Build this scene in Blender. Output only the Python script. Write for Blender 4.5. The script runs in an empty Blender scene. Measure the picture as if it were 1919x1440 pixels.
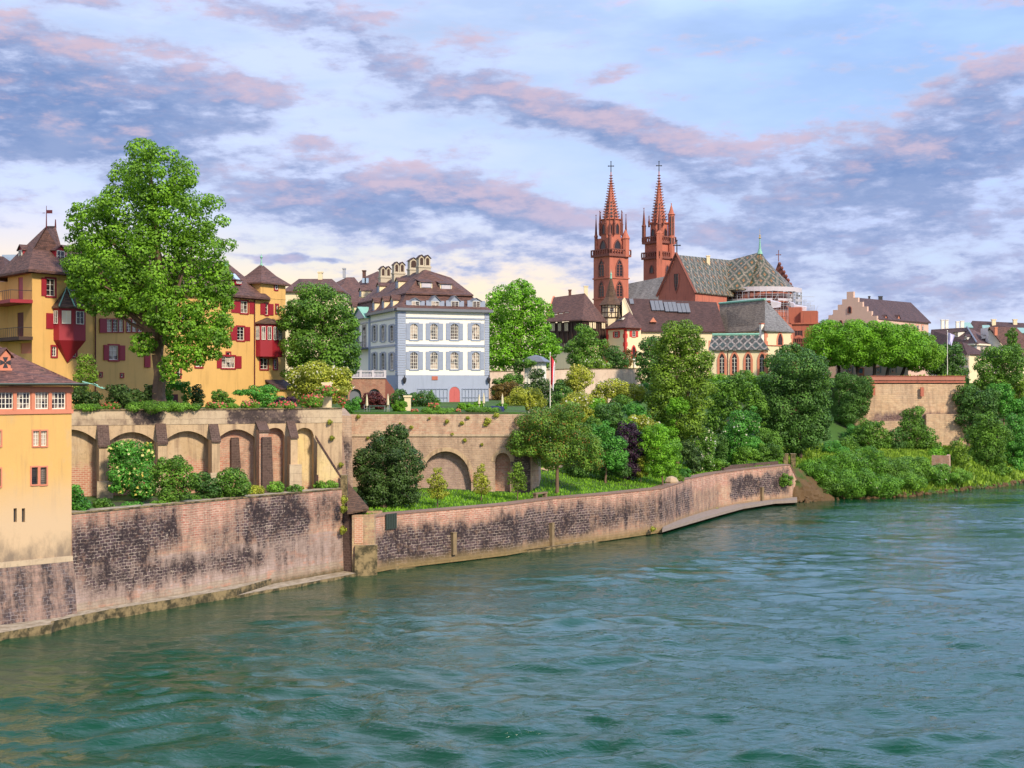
import bpy, math, random
import numpy as np
from mathutils import Vector

# ------------------------------------------------------------------ camera, light, exposure
F, CX, CY, H = 2470.0, 959.5, 720.0, 22.0          # focal length and centre in photo pixels, eye height over the water
SC = bpy.context.scene
COL = SC.collection
cam_d = bpy.data.cameras.new("camera"); cam = bpy.data.objects.new("camera", cam_d); COL.objects.link(cam)
cam.location = (0, 0, H); cam.rotation_euler = (math.radians(90), 0, 0)
cam_d.sensor_fit = 'HORIZONTAL'; cam_d.sensor_width = 36; cam_d.lens = 36 * F / 1919
cam_d.clip_start = 1; cam_d.clip_end = 9000
SC.camera = cam
SUN_EL, SUN_AZ = math.radians(36), math.radians(146)   # azimuth clockwise from +Y: behind the camera, to the right
sd = bpy.data.lights.new("sun", 'SUN'); sun = bpy.data.objects.new("sun", sd); COL.objects.link(sun)
sd.energy = 3.2; sd.angle = math.radians(6); sd.color = (1.0, 0.87, 0.68)
sv = Vector((math.sin(SUN_AZ) * math.cos(SUN_EL), math.cos(SUN_AZ) * math.cos(SUN_EL), math.sin(SUN_EL)))
sun.rotation_euler = sv.to_track_quat('Z', 'Y').to_euler()
SC.view_settings.view_transform = 'Standard'; SC.view_settings.look = 'None'
SC.view_settings.exposure = 0.55; SC.view_settings.gamma = 1.0
SC.view_settings.use_curve_mapping = False
SC.cycles.use_denoising = True
SC.cycles.max_bounces = 6; SC.cycles.transmission_bounces = 3; SC.cycles.diffuse_bounces = 3; SC.cycles.glossy_bounces = 3
SC.cycles.sample_clamp_indirect = 4; SC.cycles.sample_clamp_direct = 6

# ------------------------------------------------------------------ node helpers
class NT:
    def __init__(s, tree): s.t = tree; s.n = tree.nodes; s.l = tree.links
    def new(s, typ, **kw):
        n = s.n.new(typ)
        for k, v in kw.items(): setattr(n, k, v)
        return n
    def put(s, sock, v):
        if isinstance(v, bpy.types.NodeSocket): s.l.new(v, sock)
        elif v is not None:
            if sock.type == 'RGBA' and not isinstance(v, (int, float)) and len(v) == 3: v = (*v, 1)
            sock.default_value = v
    def m(s, op, a, b=None, c=None, clamp=False):
        n = s.new('ShaderNodeMath', operation=op, use_clamp=clamp)
        for i, v in enumerate((a, b, c)):
            if v is not None: s.put(n.inputs[i], v)
        return n.outputs[0]
    def ss(s, v, a, b, o0=0.0, o1=1.0):                    # smoothstep
        n = s.new('ShaderNodeMapRange', interpolation_type='SMOOTHSTEP')
        s.put(n.inputs[0], v); n.inputs[1].default_value = a; n.inputs[2].default_value = b
        n.inputs[3].default_value = o0; n.inputs[4].default_value = o1
        return n.outputs[0]
    def mix(s, f, a, b, mode='MIX'):
        n = s.new('ShaderNodeMix', data_type='RGBA', blend_type=mode)
        s.put(n.inputs[0], f); s.put(n.inputs[6], a); s.put(n.inputs[7], b)
        return n.outputs[2]
    def xyz(s, x, y, z=0.0):
        n = s.new('ShaderNodeCombineXYZ')
        for i, v in enumerate((x, y, z)): s.put(n.inputs[i], v)
        return n.outputs[0]
    def sep(s, v):
        n = s.new('ShaderNodeSeparateXYZ'); s.put(n.inputs[0], v); return n.outputs
    def noise(s, v, scale, detail=4, rough=.55, dist=0.0, col=False):
        n = s.new('ShaderNodeTexNoise'); s.put(n.inputs['Vector'], v)
        n.inputs['Scale'].default_value = scale; n.inputs['Detail'].default_value = detail
        n.inputs['Roughness'].default_value = rough; n.inputs['Distortion'].default_value = dist
        return n.outputs[1 if col else 0]
    def mapv(s, v, sc=(1, 1, 1), rot=(0, 0, 0), loc=(0, 0, 0)):
        n = s.new('ShaderNodeMapping'); s.put(n.inputs[0], v)
        n.inputs[1].default_value = loc; n.inputs[2].default_value = rot; n.inputs[3].default_value = sc
        return n.outputs[0]

# ------------------------------------------------------------------ sky (direction based: azimuth and elevation)
W = bpy.data.worlds.new("World"); SC.world = W; W.use_nodes = True
w = NT(W.node_tree); w.n.clear()
tc = w.new('ShaderNodeTexCoord'); dx, dy, dz = w.sep(tc.outputs['Generated'])
az = w.m('ARCTAN2', dx, dy)
hyp = w.m('SQRT', w.m('ADD', w.m('MULTIPLY', dx, dx), w.m('MULTIPLY', dy, dy)))
el = w.m('DIVIDE', dz, w.m('MAXIMUM', hyp, .05))
sky = w.new('ShaderNodeTexSky', sky_type='NISHITA'); sky.sun_disc = False
sky.sun_elevation = SUN_EL; sky.sun_rotation = SUN_AZ; sky.air_density = 1.0; sky.dust_density = 1.0; sky.ozone_density = 1.6

CLOUDS = [  # px, py, rx, ry, tilt (down to the right, degrees), weight
    (90, 190, 400, 135, 8, .95), (60, 280, 330, 60, 0, .7), (400, 165, 170, 65, 10, .75), (700, 95, 220, 80, 35, .62),
    (430, 18, 420, 36, 0, .55), (1090, 225, 420, 58, 14, .85), (1370, 310, 170, 60, 8, .6), (650, 370, 280, 80, 5, .8),
    (900, 375, 300, 65, 11, .9), (1480, 370, 380, 90, -8, .6), (1720, 290, 360, 110, -8, .85), (1860, 160, 220, 50, -12, .75),
    (1640, 430, 480, 110, 0, .62), (900, 470, 460, 55, 4, .5), (540, 482, 130, 13, 2, .7), (1780, 540, 420, 70, 0, .6),
    (1120, 140, 130, 30, -20, .4), (860, 90, 110, 45, 10, .45), (600, 270, 170, 40, 12, .45), (1800, 12, 140, 25, 0, .4), (60, 380, 90, 14, 5, .35)]

def density(a, e):
    v = w.xyz(a, e)
    wob = w.noise(w.mapv(v, (9, 20, 1)), 1.0, 5, .6, col=True)
    wx, wy, _ = w.sep(wob)
    a2 = w.m('ADD', a, w.m('MULTIPLY', w.m('SUBTRACT', wx, .5), .085))
    e2 = w.m('ADD', e, w.m('MULTIPLY', w.m('SUBTRACT', wy, .5), .042))
    tot = None
    for (px, py, rx, ry, tilt, wt) in CLOUDS:
        a0 = math.atan((px - CX) / F); e0 = (CY - py) / F * math.cos(a0)
        t = math.radians(tilt)
        da = w.m('SUBTRACT', a2, a0); de = w.m('SUBTRACT', e0, e2)          # de grows downwards
        p = w.m('ADD', w.m('MULTIPLY', da, math.cos(t) * F / rx), w.m('MULTIPLY', de, math.sin(t) * F / rx))
        q = w.m('SUBTRACT', w.m('MULTIPLY', de, math.cos(t) * F / ry), w.m('MULTIPLY', da, math.sin(t) * F / ry))
        r2 = w.m('ADD', w.m('MULTIPLY', p, p), w.m('MULTIPLY', q, q))
        k = w.m('MULTIPLY', w.m('MAXIMUM', w.m('SUBTRACT', 1.0, w.m('MULTIPLY', r2, .62)), 0.0), wt)
        tot = k if tot is None else w.m('SMOOTH_MAX', tot, k, .25)
    back = w.ss(w.m('ABSOLUTE', az), .5, .75)                                # generic cover outside the view
    high = w.ss(e, .30, .42)
    gen = w.m('MULTIPLY', w.m('MAXIMUM', back, high), w.ss(w.noise(w.mapv(v, (4, 4.2, 1)), 1.0, 3), .46, .66, 0, .80))
    tot = w.m('MAXIMUM', tot, gen)
    n1 = w.noise(w.mapv(v, (16, 44, 1), (0, 0, -.12)), 1.0, 8, .62)
    n2 = w.noise(w.mapv(v, (48, 120, 1), (0, 0, -.2)), 1.0, 5, .6)
    d = w.m('ADD', w.m('ADD', w.m('MULTIPLY', tot, .72), w.m('MULTIPLY', n1, 1.25)), w.m('MULTIPLY', n2, .50))
    return d, n1, n2
d0, n1, n2 = density(az, el)
d1, _, _ = density(w.m('ADD', az, .004), w.m('ADD', el, .020))
cover = w.ss(d0, .99, 1.31)
thick = w.ss(d0, 1.10, 1.50)
lit = w.ss(w.m('SUBTRACT', d0, d1), .0, .50)
# clear sky with a thin bright veil, creamy low on the left, bluer high on the right
veil_n = w.noise(w.mapv(w.xyz(az, el), (5, 16, 1), (0, 0, .2)), 1.0, 5, .55)
lowleft = w.m('MULTIPLY', w.ss(el, .05, .15, 1, 0), w.ss(az, .02, .26, 1, .2))
veil_c = w.mix(lowleft, (.48, .555, .77), (.86, .67, .42))
veil_c = w.mix(w.m('MULTIPLY', w.ss(az, -.10, .30, .1, .8), w.ss(el, .05, .25, .3, 1)), veil_c, (.29, .46, .84))
veil_f = w.m('ADD', w.m('MULTIPLY', w.ss(veil_n, .35, .65), .45), w.ss(el, .0, .26, .52, .26))
dark = w.mix(w.ss(n1, .38, .64), (.115, .19, .385), (.19, .255, .44))
pinkz = w.m('MAXIMUM', w.ss(az, -.14, -.30, 0, .8), w.ss(el, .10, .16, .25, .65))
pink = w.mix(w.m('MULTIPLY', pinkz, .75), (.43, .40, .55), (.70, .42, .37))
ccol = w.mix(thick, (.39, .43, .61), dark)
ccol = w.mix(w.m('MULTIPLY', w.m('MULTIPLY', lit, .66), w.ss(n2, .25, .6, .4, 1)), ccol, pink)
ccol = w.mix(w.m('MULTIPLY', w.ss(el, .0, .075, 1, 0), w.ss(n1, .5, .66)), ccol, (.66, .52, .42))
ccol = w.mix(w.ss(el, .27, .40), ccol, w.mix(w.ss(n1, .4, .6), (.62, .52, .62), (.30, .38, .60)))
bg_s = w.new('ShaderNodeBackground'); w.l.new(sky.outputs[0], bg_s.inputs[0]); bg_s.inputs[1].default_value = .09
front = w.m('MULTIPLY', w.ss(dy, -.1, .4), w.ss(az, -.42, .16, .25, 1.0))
sky_boost = w.m('ADD', 1.0, w.m('MULTIPLY', w.m('MULTIPLY', w.ss(el, .25, .50), front), 1.75))  # added boost to the unseen overhead sky, for brighter reflections in the water
bg_v = w.new('ShaderNodeBackground'); w.put(bg_v.inputs[0], veil_c); w.put(bg_v.inputs[1], sky_boost)
bg_c = w.new('ShaderNodeBackground'); w.put(bg_c.inputs[0], ccol); w.put(bg_c.inputs[1], sky_boost)
mx1 = w.new('ShaderNodeMixShader'); w.put(mx1.inputs[0], w.m('ADD', veil_f, .28, clamp=True)); w.l.new(bg_s.outputs[0], mx1.inputs[1]); w.l.new(bg_v.outputs[0], mx1.inputs[2])
mx2 = w.new('ShaderNodeMixShader'); w.put(mx2.inputs[0], w.m('MULTIPLY', cover, .93)); w.l.new(mx1.outputs[0], mx2.inputs[1]); w.l.new(bg_c.outputs[0], mx2.inputs[2])
wo = w.new('ShaderNodeOutputWorld'); w.l.new(mx2.outputs[0], wo.inputs[0])

# ------------------------------------------------------------------ materials
def mat(name):
    m = bpy.data.materials.new(name); m.use_nodes = True
    n = NT(m.node_tree); n.n.clear()
    b = n.new('ShaderNodeBsdfPrincipled'); o = n.new('ShaderNodeOutputMaterial'); n.l.new(b.outputs[0], o.inputs[0])
    return m, n, b, o
def coord(n, kind='Object'): return n.new('ShaderNodeTexCoord').outputs[kind]
def geo_pos(n): return n.new('ShaderNodeNewGeometry').outputs['Position']
def bump(n, b, h, dist=.02, st=.6):
    k = n.new('ShaderNodeBump'); k.inputs['Distance'].default_value = dist; k.inputs['Strength'].default_value = st
    n.put(k.inputs['Height'], h); n.l.new(k.outputs[0], b.inputs['Normal'])
def mul(c, k): return tuple(min(1, x * k) for x in c)

def simple(name, c, rough=.6, metal=0.0, var=.15, scale=2.0):
    m, n, b, o = mat(name)
    f = n.noise(geo_pos(n), scale, 4)
    n.put(b.inputs['Base Color'], n.mix(f, mul(c, 1 - var), mul(c, 1 + var)))
    b.inputs['Roughness'].default_value = rough; b.inputs['Metallic'].default_value = metal
    return m
def plaster(name, c, var=.10, grime=.25, grimec=None, low=None):
    m, n, b, o = mat(name); p = geo_pos(n)
    col = n.mix(n.noise(p, .35, 5, .6), mul(c, 1 - var), mul(c, 1 + var))
    streak = n.noise(n.mapv(p, (1.6, 1.6, .16)), 1.0, 5, .6)
    gc = grimec or mul(c, .55)
    col = n.mix(n.m('MULTIPLY', n.ss(streak, .52, .75), grime), col, gc)
    col = n.mix(n.m('MULTIPLY', n.ss(n.noise(p, 3.5, 4, .7), .55, .75), .12), col, mul(c, .7))
    if low:                                                  # (colour, z of full effect, z of none): paler weathered foot
        z = n.sep(p)[2]
        zz = n.m('ADD', z, n.m('MULTIPLY', n.noise(p, .3, 4), 2.4))
        col = n.mix(n.ss(zz, low[1] + 1.2, low[2] + 1.2, 1, 0), col, low[0])
        zg = n.m('ADD', z, n.m('MULTIPLY', n.noise(n.mapv(p, (.5, .5, .25)), 1.0, 6, .7), -7.0))
        col = n.mix(n.m('MULTIPLY', n.ss(zg, 2.0, 5.0, 1, 0), .8), col, (.13, .105, .085))
        col = n.mix(n.m('MULTIPLY', n.ss(n.noise(n.mapv(p, (.9, .9, .35), loc=(4, 4, 0)), 1.0, 6, .7), .52, .70), .35), col, (.50, .38, .24))
    n.put(b.inputs['Base Color'], col); b.inputs['Roughness'].default_value = .9
    bump(n, b, n.noise(p, 6, 4), .03, .35)
    return m
def tiles(name, c1, c2, bw=.28, rh=.22, moss=None):
    m, n, b, o = mat(name); uv = coord(n, 'UV')
    t = n.new('ShaderNodeTexBrick'); n.l.new(uv, t.inputs[0])
    t.inputs['Color1'].default_value = (*c1, 1); t.inputs['Color2'].default_value = (*c2, 1)
    t.inputs['Mortar'].default_value = (*mul(c1, .35), 1)
    t.inputs['Scale'].default_value = 1; t.inputs['Mortar Size'].default_value = .018; t.inputs['Mortar Smooth'].default_value = .6
    t.inputs['Brick Width'].default_value = bw; t.inputs['Row Height'].default_value = rh
    big = n.noise(n.mapv(uv, (.5, .16, 1)), 1.0, 6, .65)
    col = n.mix(n.ss(big, .3, .72), n.mix(.5, t.outputs[0], mul(c1, .6), 'MULTIPLY'), t.outputs[0])
    col = n.mix(n.ss(big, .3, .72), mul(c1, .62), col)
    spot = n.noise(uv, 2.6, 3, .8)
    col = n.mix(n.m('MULTIPLY', n.ss(spot, .56, .72), .75), col, mul(c2, 1.7))
    col = n.mix(n.m('MULTIPLY', n.ss(spot, .45, .30), .5), col, mul(c1, .45))
    if moss: col = n.mix(n.m('MULTIPLY', n.ss(n.noise(uv, .45, 5, .7), .55, .75), .5), col, moss)
    row = n.noise(n.mapv(uv, (.8, 4.4, 1)), 1.0, 3, .7)
    col = n.mix(n.m('MULTIPLY', n.ss(row, .42, .62), .55), col, mul(c2, 1.25))
    n.put(b.inputs['Base Color'], col); b.inputs['Roughness'].default_value = .85
    saw = n.m('FRACT', n.m('DIVIDE', n.sep(uv)[1], rh))
    bump(n, b, n.m('ADD', n.m('MULTIPLY', saw, -1.0), n.m('MULTIPLY', t.outputs[1], -.5)), .05, .7)
    return m
def diamond_tiles(name, wd, hd, base1, base2, line, dot, line_w=.09):
    m, n, b, o = mat(name); uv = coord(n, 'UV'); u, v, _ = n.sep(uv)
    wob = n.m('MULTIPLY', n.m('SUBTRACT', n.noise(uv, 1.2, 3), .5), .07)
    a = n.m('ADD', n.m('ADD', n.m('DIVIDE', u, wd), n.m('DIVIDE', v, hd)), wob)
    c = n.m('ADD', n.m('SUBTRACT', n.m('DIVIDE', u, wd), n.m('DIVIDE', v, hd)), wob)
    fa = n.m('ABSOLUTE', n.m('SUBTRACT', n.m('FRACT', a), .5)); fc = n.m('ABSOLUTE', n.m('SUBTRACT', n.m('FRACT', c), .5))
    mxd = n.m('MAXIMUM', fa, fc)
    ln = n.ss(mxd, .5 - line_w - .02, .5 - line_w + .02)
    dt = n.ss(mxd, .17, .12)
    ring = n.m('MULTIPLY', n.ss(mxd, .21, .25), n.ss(mxd, .33, .29))
    chk = n.m('MODULO', n.m('ABSOLUTE', n.m('ADD', n.m('FLOOR', a), n.m('FLOOR', c))), 2.0)
    col = n.mix(chk, base1, base2)
    col = n.mix(n.m('MULTIPLY', ring, .8), col, mul(base1, .45))
    col = n.mix(dt, col, dot); col = n.mix(ln, col, line)
    col = n.mix(n.ss(n.noise(uv, 1.6, 6, .75), .42, .62, .75, 0), col, mul(base2, .5))
    t = n.new('ShaderNodeTexBrick'); n.l.new(uv, t.inputs[0]); t.inputs['Scale'].default_value = 1
    t.inputs['Color1'].default_value = (1, 1, 1, 1); t.inputs['Color2'].default_value = (.5, .5, .5, 1); t.inputs['Mortar'].default_value = (.3, .3, .3, 1)
    t.inputs['Mortar Size'].default_value = .03; t.inputs['Brick Width'].default_value = .5; t.inputs['Row Height'].default_value = .3
    col = n.mix(.75, col, t.outputs[0], 'MULTIPLY')
    n.put(b.inputs['Base Color'], col); b.inputs['Roughness'].default_value = .6
    bump(n, b, t.outputs[1], .04, .5)
    return m

def masonry(name, s1, s2, mortar, bw=.6, rh=.3, stains=(), bias=.0, d1=(.030, .018, .02), d2=(.075, .045, .05), dm=(.46, .37, .30),
            bands=(), patch=None, top=None, streak=1.0, mortar_size=.03, foot=None):
    """coursed stone; stains: (u0,u1,v0,v1,strength,soft) in metres along the wall; bands: (v0,v1,colour,amount) lighter or greyer courses"""
    m, n, b, o = mat(name); uv = coord(n, 'UV'); u, v, _ = n.sep(uv)
    wob = n.noise(uv, .9, 4, .6, col=True); w1, w2, _ = n.sep(wob)
    uvw = n.xyz(n.m('ADD', u, n.m('MULTIPLY', n.m('SUBTRACT', w1, .5), .40)), n.m('ADD', v, n.m('MULTIPLY', n.m('SUBTRACT', w2, .5), .34)))
    def brick(c1, c2, mo):
        t = n.new('ShaderNodeTexBrick'); n.l.new(uvw, t.inputs[0])
        for k, c in zip(('Color1', 'Color2', 'Mortar'), (c1, c2, mo)): t.inputs[k].default_value = (*c, 1)
        t.inputs['Scale'].default_value = 1; t.inputs['Mortar Size'].default_value = mortar_size; t.inputs['Mortar Smooth'].default_value = .3
        t.inputs['Brick Width'].default_value = bw; t.inputs['Row Height'].default_value = rh
        return t
    tl = brick(s1, s2, mortar)
    td = brick(d1, mul(d2, 1.5), dm); tv = n.noise(uv, 2.2, 4, .75)
    rub = n.mix(n.ss(n.m('ADD', n.m('MULTIPLY', tv, .5), n.m('MULTIPLY', n.noise(uv, .33, 4, .6), .5)), .43, .55), mul(d1, .9), td.outputs[0])
    rub = n.mix(n.m('MULTIPLY', n.ss(tv, .58, .72), .5), rub, mul(mortar, .55))
    big = n.noise(uv, .22, 6, .65)
    lite = n.mix(n.m('MULTIPLY', n.ss(big, .35, .65), .65), tl.outputs[0], patch or mul(s2, 1.15))
    lite = n.mix(n.m('MULTIPLY', n.ss(n.noise(uv, 1.7, 5, .7), .5, .72), .55), lite, mul(s1, .62))
    for (v0, v1, c, amt) in bands:
        vv = n.m('ADD', v, n.m('MULTIPLY', n.m('SUBTRACT', big, .5), 1.6))
        k = n.m('MULTIPLY', n.ss(vv, v0 - .15, v0 + .15), n.ss(vv, v1 - .15, v1 + .15, 1, 0))
        lite = n.mix(n.m('MULTIPLY', k, amt), lite, c)
    st = n.noise(n.mapv(uv, (.85, .13, 1)), 1.0, 7, .72)
    fine = n.noise(uv, 1.3, 6, .72)
    # stains sit on their own shapes; edges broken by noise
    us = n.m('ADD', u, n.m('MULTIPLY', n.m('SUBTRACT', n.noise(uv, .35, 5, .65), .5), 5.0))
    vs = n.m('ADD', v, n.m('MULTIPLY', n.m('SUBTRACT', n.noise(n.mapv(uv, (.8, .3, 1), loc=(9, 4, 0)), 1.0, 5, .65), .5), 3.4))
    tot = None
    for (u0, u1, v0, v1, k, soft) in stains:
        q = n.m('MULTIPLY', n.m('MULTIPLY', n.ss(us, u0 - soft, u0 + soft), n.ss(us, u1 - soft, u1 + soft, 1, 0)),
                n.m('MULTIPLY', n.ss(vs, v0 - soft, v0 + soft), n.ss(vs, v1 - soft, v1 + soft, k, 0)))
        tot = q if tot is None else n.m('MAXIMUM', tot, q)
    nz = n.m('ADD', n.m('MULTIPLY', st, streak), n.m('MULTIPLY', fine, 1.0 - streak * .5))
    x = n.m('ADD', nz, n.m('ADD', tot, bias)) if tot is not None else n.m('ADD', nz, bias)
    if top:                                                  # courses of small red bricks along the top
        tb = n.new('ShaderNodeTexBrick'); n.l.new(uvw, tb.inputs[0]); tb.inputs['Scale'].default_value = 1; tb.inputs['Mortar Size'].default_value = .03
        for k, cc in zip(('Color1', 'Color2', 'Mortar'), ((.46, .13, .085), (.64, .34, .24), (.66, .52, .40))): tb.inputs[k].default_value = (*cc, 1)
        tb.inputs['Brick Width'].default_value = .62; tb.inputs['Row Height'].default_value = .24
        lite = n.mix(n.m('MULTIPLY', n.ss(n.m('ADD', v, n.m('MULTIPLY', n.m('SUBTRACT', big, .5), 6.0)), top - .6, top + .4), .92), lite, tb.outputs[0])
    grime = n.ss(x, .66, 1.05)
    lite = n.mix(n.m('MULTIPLY', n.ss(n.noise(n.mapv(uv, (.5, .8, 1), loc=(5, 2, 0)), 1.0, 5, .7), .52, .62), .75), lite, n.mix(.5, tl.outputs[0], s1))
    lite = n.mix(n.m('MULTIPLY', grime, .68), lite, n.mix(n.noise(uv, .8, 3), (.17, .105, .075), (.33, .23, .165)))
    drip = n.noise(n.mapv(uv, (1.9, .08, 1)), 1.0, 6, .7)
    lite = n.mix(n.m('MULTIPLY', n.m('MULTIPLY', n.ss(drip, .50, .74), n.ss(big, .42, .62)), .55), lite, (.11, .065, .05))
    mask = n.m('MULTIPLY', n.ss(x, .92, 1.26), n.ss(fine, .30, .50, .45, 1.0))
    mor = n.noise(n.mapv(uv, (.7, .5, 1), loc=(3, 8, 0)), 1.0, 5, .7)
    dk = n.mix(n.ss(mor, .50, .36), rub, n.mix(.55, rub, d1))
    dk = n.mix(n.m('MULTIPLY', n.ss(fine, .56, .66), n.ss(mor, .48, .60)), dk, mul(mortar, .82))
    col = n.mix(mask, lite, dk)
    if foot:
        col = n.mix(n.ss(n.m('ADD', v, n.m('MULTIPLY', fine, 1.2)), foot[1] + .5, foot[2] + .5, 1, 0), col, n.mix(fine, mul(foot[0], .25), foot[0]))
    n.put(b.inputs['Base Color'], col); b.inputs['Roughness'].default_value = .92
    bump(n, b, n.m('ADD', n.m('MULTIPLY', tl.outputs[1], -1.0), n.m('MULTIPLY', fine, .9)), .06, .75)
    return m

def leaf(name, dark, lite, trans=.35, hue=None, rough=.5):
    m, n, b, o = mat(name); g = n.new('ShaderNodeNewGeometry')
    dark = (dark[0] * 1.2, dark[1] * 1.15, dark[2] * 1.0); lite = (lite[0] * 1.12, lite[1], lite[2]); lite = tuple(min(.58, x * 2.6) for x in lite); trans *= .5
    rnd = g.outputs['Random Per Island']
    big = n.noise(g.outputs['Position'], .42, 4, .6)
    f = n.m('ADD', n.m('MULTIPLY', rnd, .38), n.m('MULTIPLY', n.ss(big, .3, .7), .62))
    col = n.mix(f, dark, lite)
    if hue: col = n.mix(n.m('MULTIPLY', n.ss(n.m('FRACT', n.m('MULTIPLY', rnd, 7.31)), 1 - hue[1] * 1.6, 1.0), n.ss(n.noise(g.outputs['Position'], .8, 3), .35, .6)), col, hue[0])
    n.put(b.inputs['Base Color'], col); b.inputs['Roughness'].default_value = rough
    b.inputs['Specular IOR Level'].default_value = .25
    tr = n.new('ShaderNodeBsdfTranslucent'); n.put(tr.inputs[0], n.mix(.5, col, mul(lite, 1.5)))
    mx = n.new('ShaderNodeMixShader'); mx.inputs[0].default_value = trans
    n.l.new(b.outputs[0], mx.inputs[1]); n.l.new(tr.outputs[0], mx.inputs[2]); n.l.new(mx.outputs[0], o.inputs[0])
    return m

class M: pass
M.ochre = plaster("ochre_plaster", (.70, .41, .130), .12, .40)
M.ochre_low = plaster("weathered_ochre_plaster", (.66, .40, .13), .12, .45, (.36, .22, .11), low=((.60, .43, .26), 9.0, 15.0))
M.cream = plaster("cream_plaster", (.80, .66, .42), .05, .15)
M.buff = plaster('weathered_buff_plaster', (.50, .43, .32), .1, .4)
M.white = plaster("white_plaster", (.84, .80, .70), .04, .10)
M.blue = plaster("blue_painted_plaster", (.34, .385, .49), .08, .25)
M.bluewood = simple("blue_grey_paint", (.27, .31, .40), .5)
M.pinkstone = plaster("pink_sandstone", (.62, .225, .135), .10, .3)
M.redstone = plaster("red_sandstone", (.48, .15, .095), .24, .65, (.17, .065, .05))
M.sootstone = plaster('sooty_red_sandstone', (.42, .125, .075), .25, .6, (.10, .045, .04))
M.redtrim = plaster("red_painted_stone", (.55, .05, .04), .1, .1)
M.darkstone = plaster("dark_red_sandstone", (.22, .075, .055), .2, .4, (.05, .03, .03))
M.shutter = simple("red_shutter_paint", (.30, .014, .026), .55, var=.12)
M.maroon = simple("dark_red_timber", (.10, .012, .02), .6)
M.wood = simple("dark_brown_timber", (.055, .026, .018), .8)
M.frame = simple("white_window_paint", (.80, .76, .66), .5, var=.05)
M.offwhite = simple("off_white_blind", (.80, .70, .55), .7, var=.05)
M.copper = simple("green_copper", (.22, .46, .34), .6, var=.3)
M.iron = simple("dark_iron", (.03, .03, .035), .5)
M.lead = simple("grey_lead", (.15, .16, .185), .5)
M.slateblue = simple("pale_blue_skylight_glass", (.35, .45, .58), .15)
M.gold = simple("gilded_metal", (.8, .55, .15), .35, .6)
M.door = simple("pink_painted_door", (.50, .11, .10), .6)
M.steel = simple("galvanised_steel", (.42, .43, .45), .45, .3)
M.sheet = simple("white_tarpaulin", (.54, .50, .53), .7, var=.15)
M.tarp = simple("navy_blue_tarpaulin", (.02, .03, .12), .5)
M.canvas = simple("cream_canvas", (.68, .60, .40), .8)
M.grey = simple("grey_painted_metal", (.24, .26, .28), .5)
M.roof = tiles("brown_clay_tiles", (.100, .050, .040), (.175, .082, .060))
M.roof2 = tiles("dark_brown_clay_tiles", (.070, .036, .034), (.11, .055, .048))
M.roofred = tiles("mottled_red_clay_tiles", (.105, .048, .040), (.24, .105, .075), moss=(.08, .075, .03))
M.roofmoss = tiles("mossy_clay_tiles", (.09, .052, .032), (.16, .085, .05), moss=(.10, .10, .025))
M.roofgrey = tiles("grey_speckled_tiles", (.20, .155, .12), (.30, .24, .18), .4, .3)
M.roofslate = tiles("slate_grey_tiles", (.17, .165, .16), (.26, .25, .245), .4, .3)
M.diamond = diamond_tiles("glazed_diamond_tiles", 3.1, 5.4, (.07, .125, .072), (.13, .13, .08), (.40, .32, .23), (.58, .24, .06), .11)
M.diamond2 = diamond_tiles("glazed_green_white_tiles", 2.0, 3.4, (.055, .12, .10), (.10, .085, .06), (.52, .44, .38), (.08, .13, .11), .13)
M.tan = simple("bare_lime_mortar", (.46, .34, .22), .95, var=.3, scale=1.3)
def ledge():
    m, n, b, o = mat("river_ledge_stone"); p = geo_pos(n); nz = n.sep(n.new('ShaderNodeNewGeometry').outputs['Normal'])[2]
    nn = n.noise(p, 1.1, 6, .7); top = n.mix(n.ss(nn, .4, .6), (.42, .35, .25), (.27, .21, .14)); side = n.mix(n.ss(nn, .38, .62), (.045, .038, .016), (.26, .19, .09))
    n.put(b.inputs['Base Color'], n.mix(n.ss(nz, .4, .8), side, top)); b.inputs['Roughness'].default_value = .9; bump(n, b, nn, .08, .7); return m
M.ledge = ledge()
def glass():
    m, n, b, o = mat("window_glass")
    p = geo_pos(n); r = n.new('ShaderNodeObjectInfo').outputs['Random']
    dk = n.mix(n.ss(n.noise(p, .9, 2), .4, .6), (.012, .010, .016), (.07, .045, .04))
    fold = n.noise(n.mapv(p, (5, 5, .25)), 1.0, 3)
    cur = n.mix(fold, (.30, .22, .17), (.62, .52, .42))
    half = n.m('MULTIPLY', n.ss(r, .45, .55), n.ss(n.noise(n.mapv(p, (1.1, 1.1, .9)), 1.0, 1), .42, .56))
    n.put(b.inputs['Base Color'], n.mix(half, dk, cur)); b.inputs['Roughness'].default_value = .08
    return m
M.glass = glass()
M.glassdark = simple('dark_leaded_glass', (.030, .024, .028), .25, var=.5)
def water():
    m, n, b, o = mat("river_water"); p = geo_pos(n)
    flow = math.radians(52)
    h = n.m('ADD', n.m('MULTIPLY', n.noise(n.mapv(p, (1.1, 2.4, 1), (0, 0, -.2)), 1.0, 4, .6, .8), .22), n.m('MULTIPLY', n.noise(n.mapv(p, (3.2, 6.0, 1), (0, 0, .25)), 1.0, 3, .6), .05))
    calm = n.ss(n.noise(n.mapv(p, (.03, .07, 1), (0, 0, .5)), 1.0, 4, .6), .38, .62, .35, 1.1)
    h = n.m('MULTIPLY', h, calm)
    big = n.noise(n.mapv(p, (.015, .04, 1), (0, 0, .7)), 1.0, 4)
    n.put(b.inputs['Base Color'], n.mix(big, (.0002, .033, .012), (.0006, .062, .027)))
    b.inputs['Roughness'].default_value = .03; b.inputs['IOR'].default_value = 1.43
    bump(n, b, h, .62, 1.0)
    return m
M.water = water()
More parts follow.
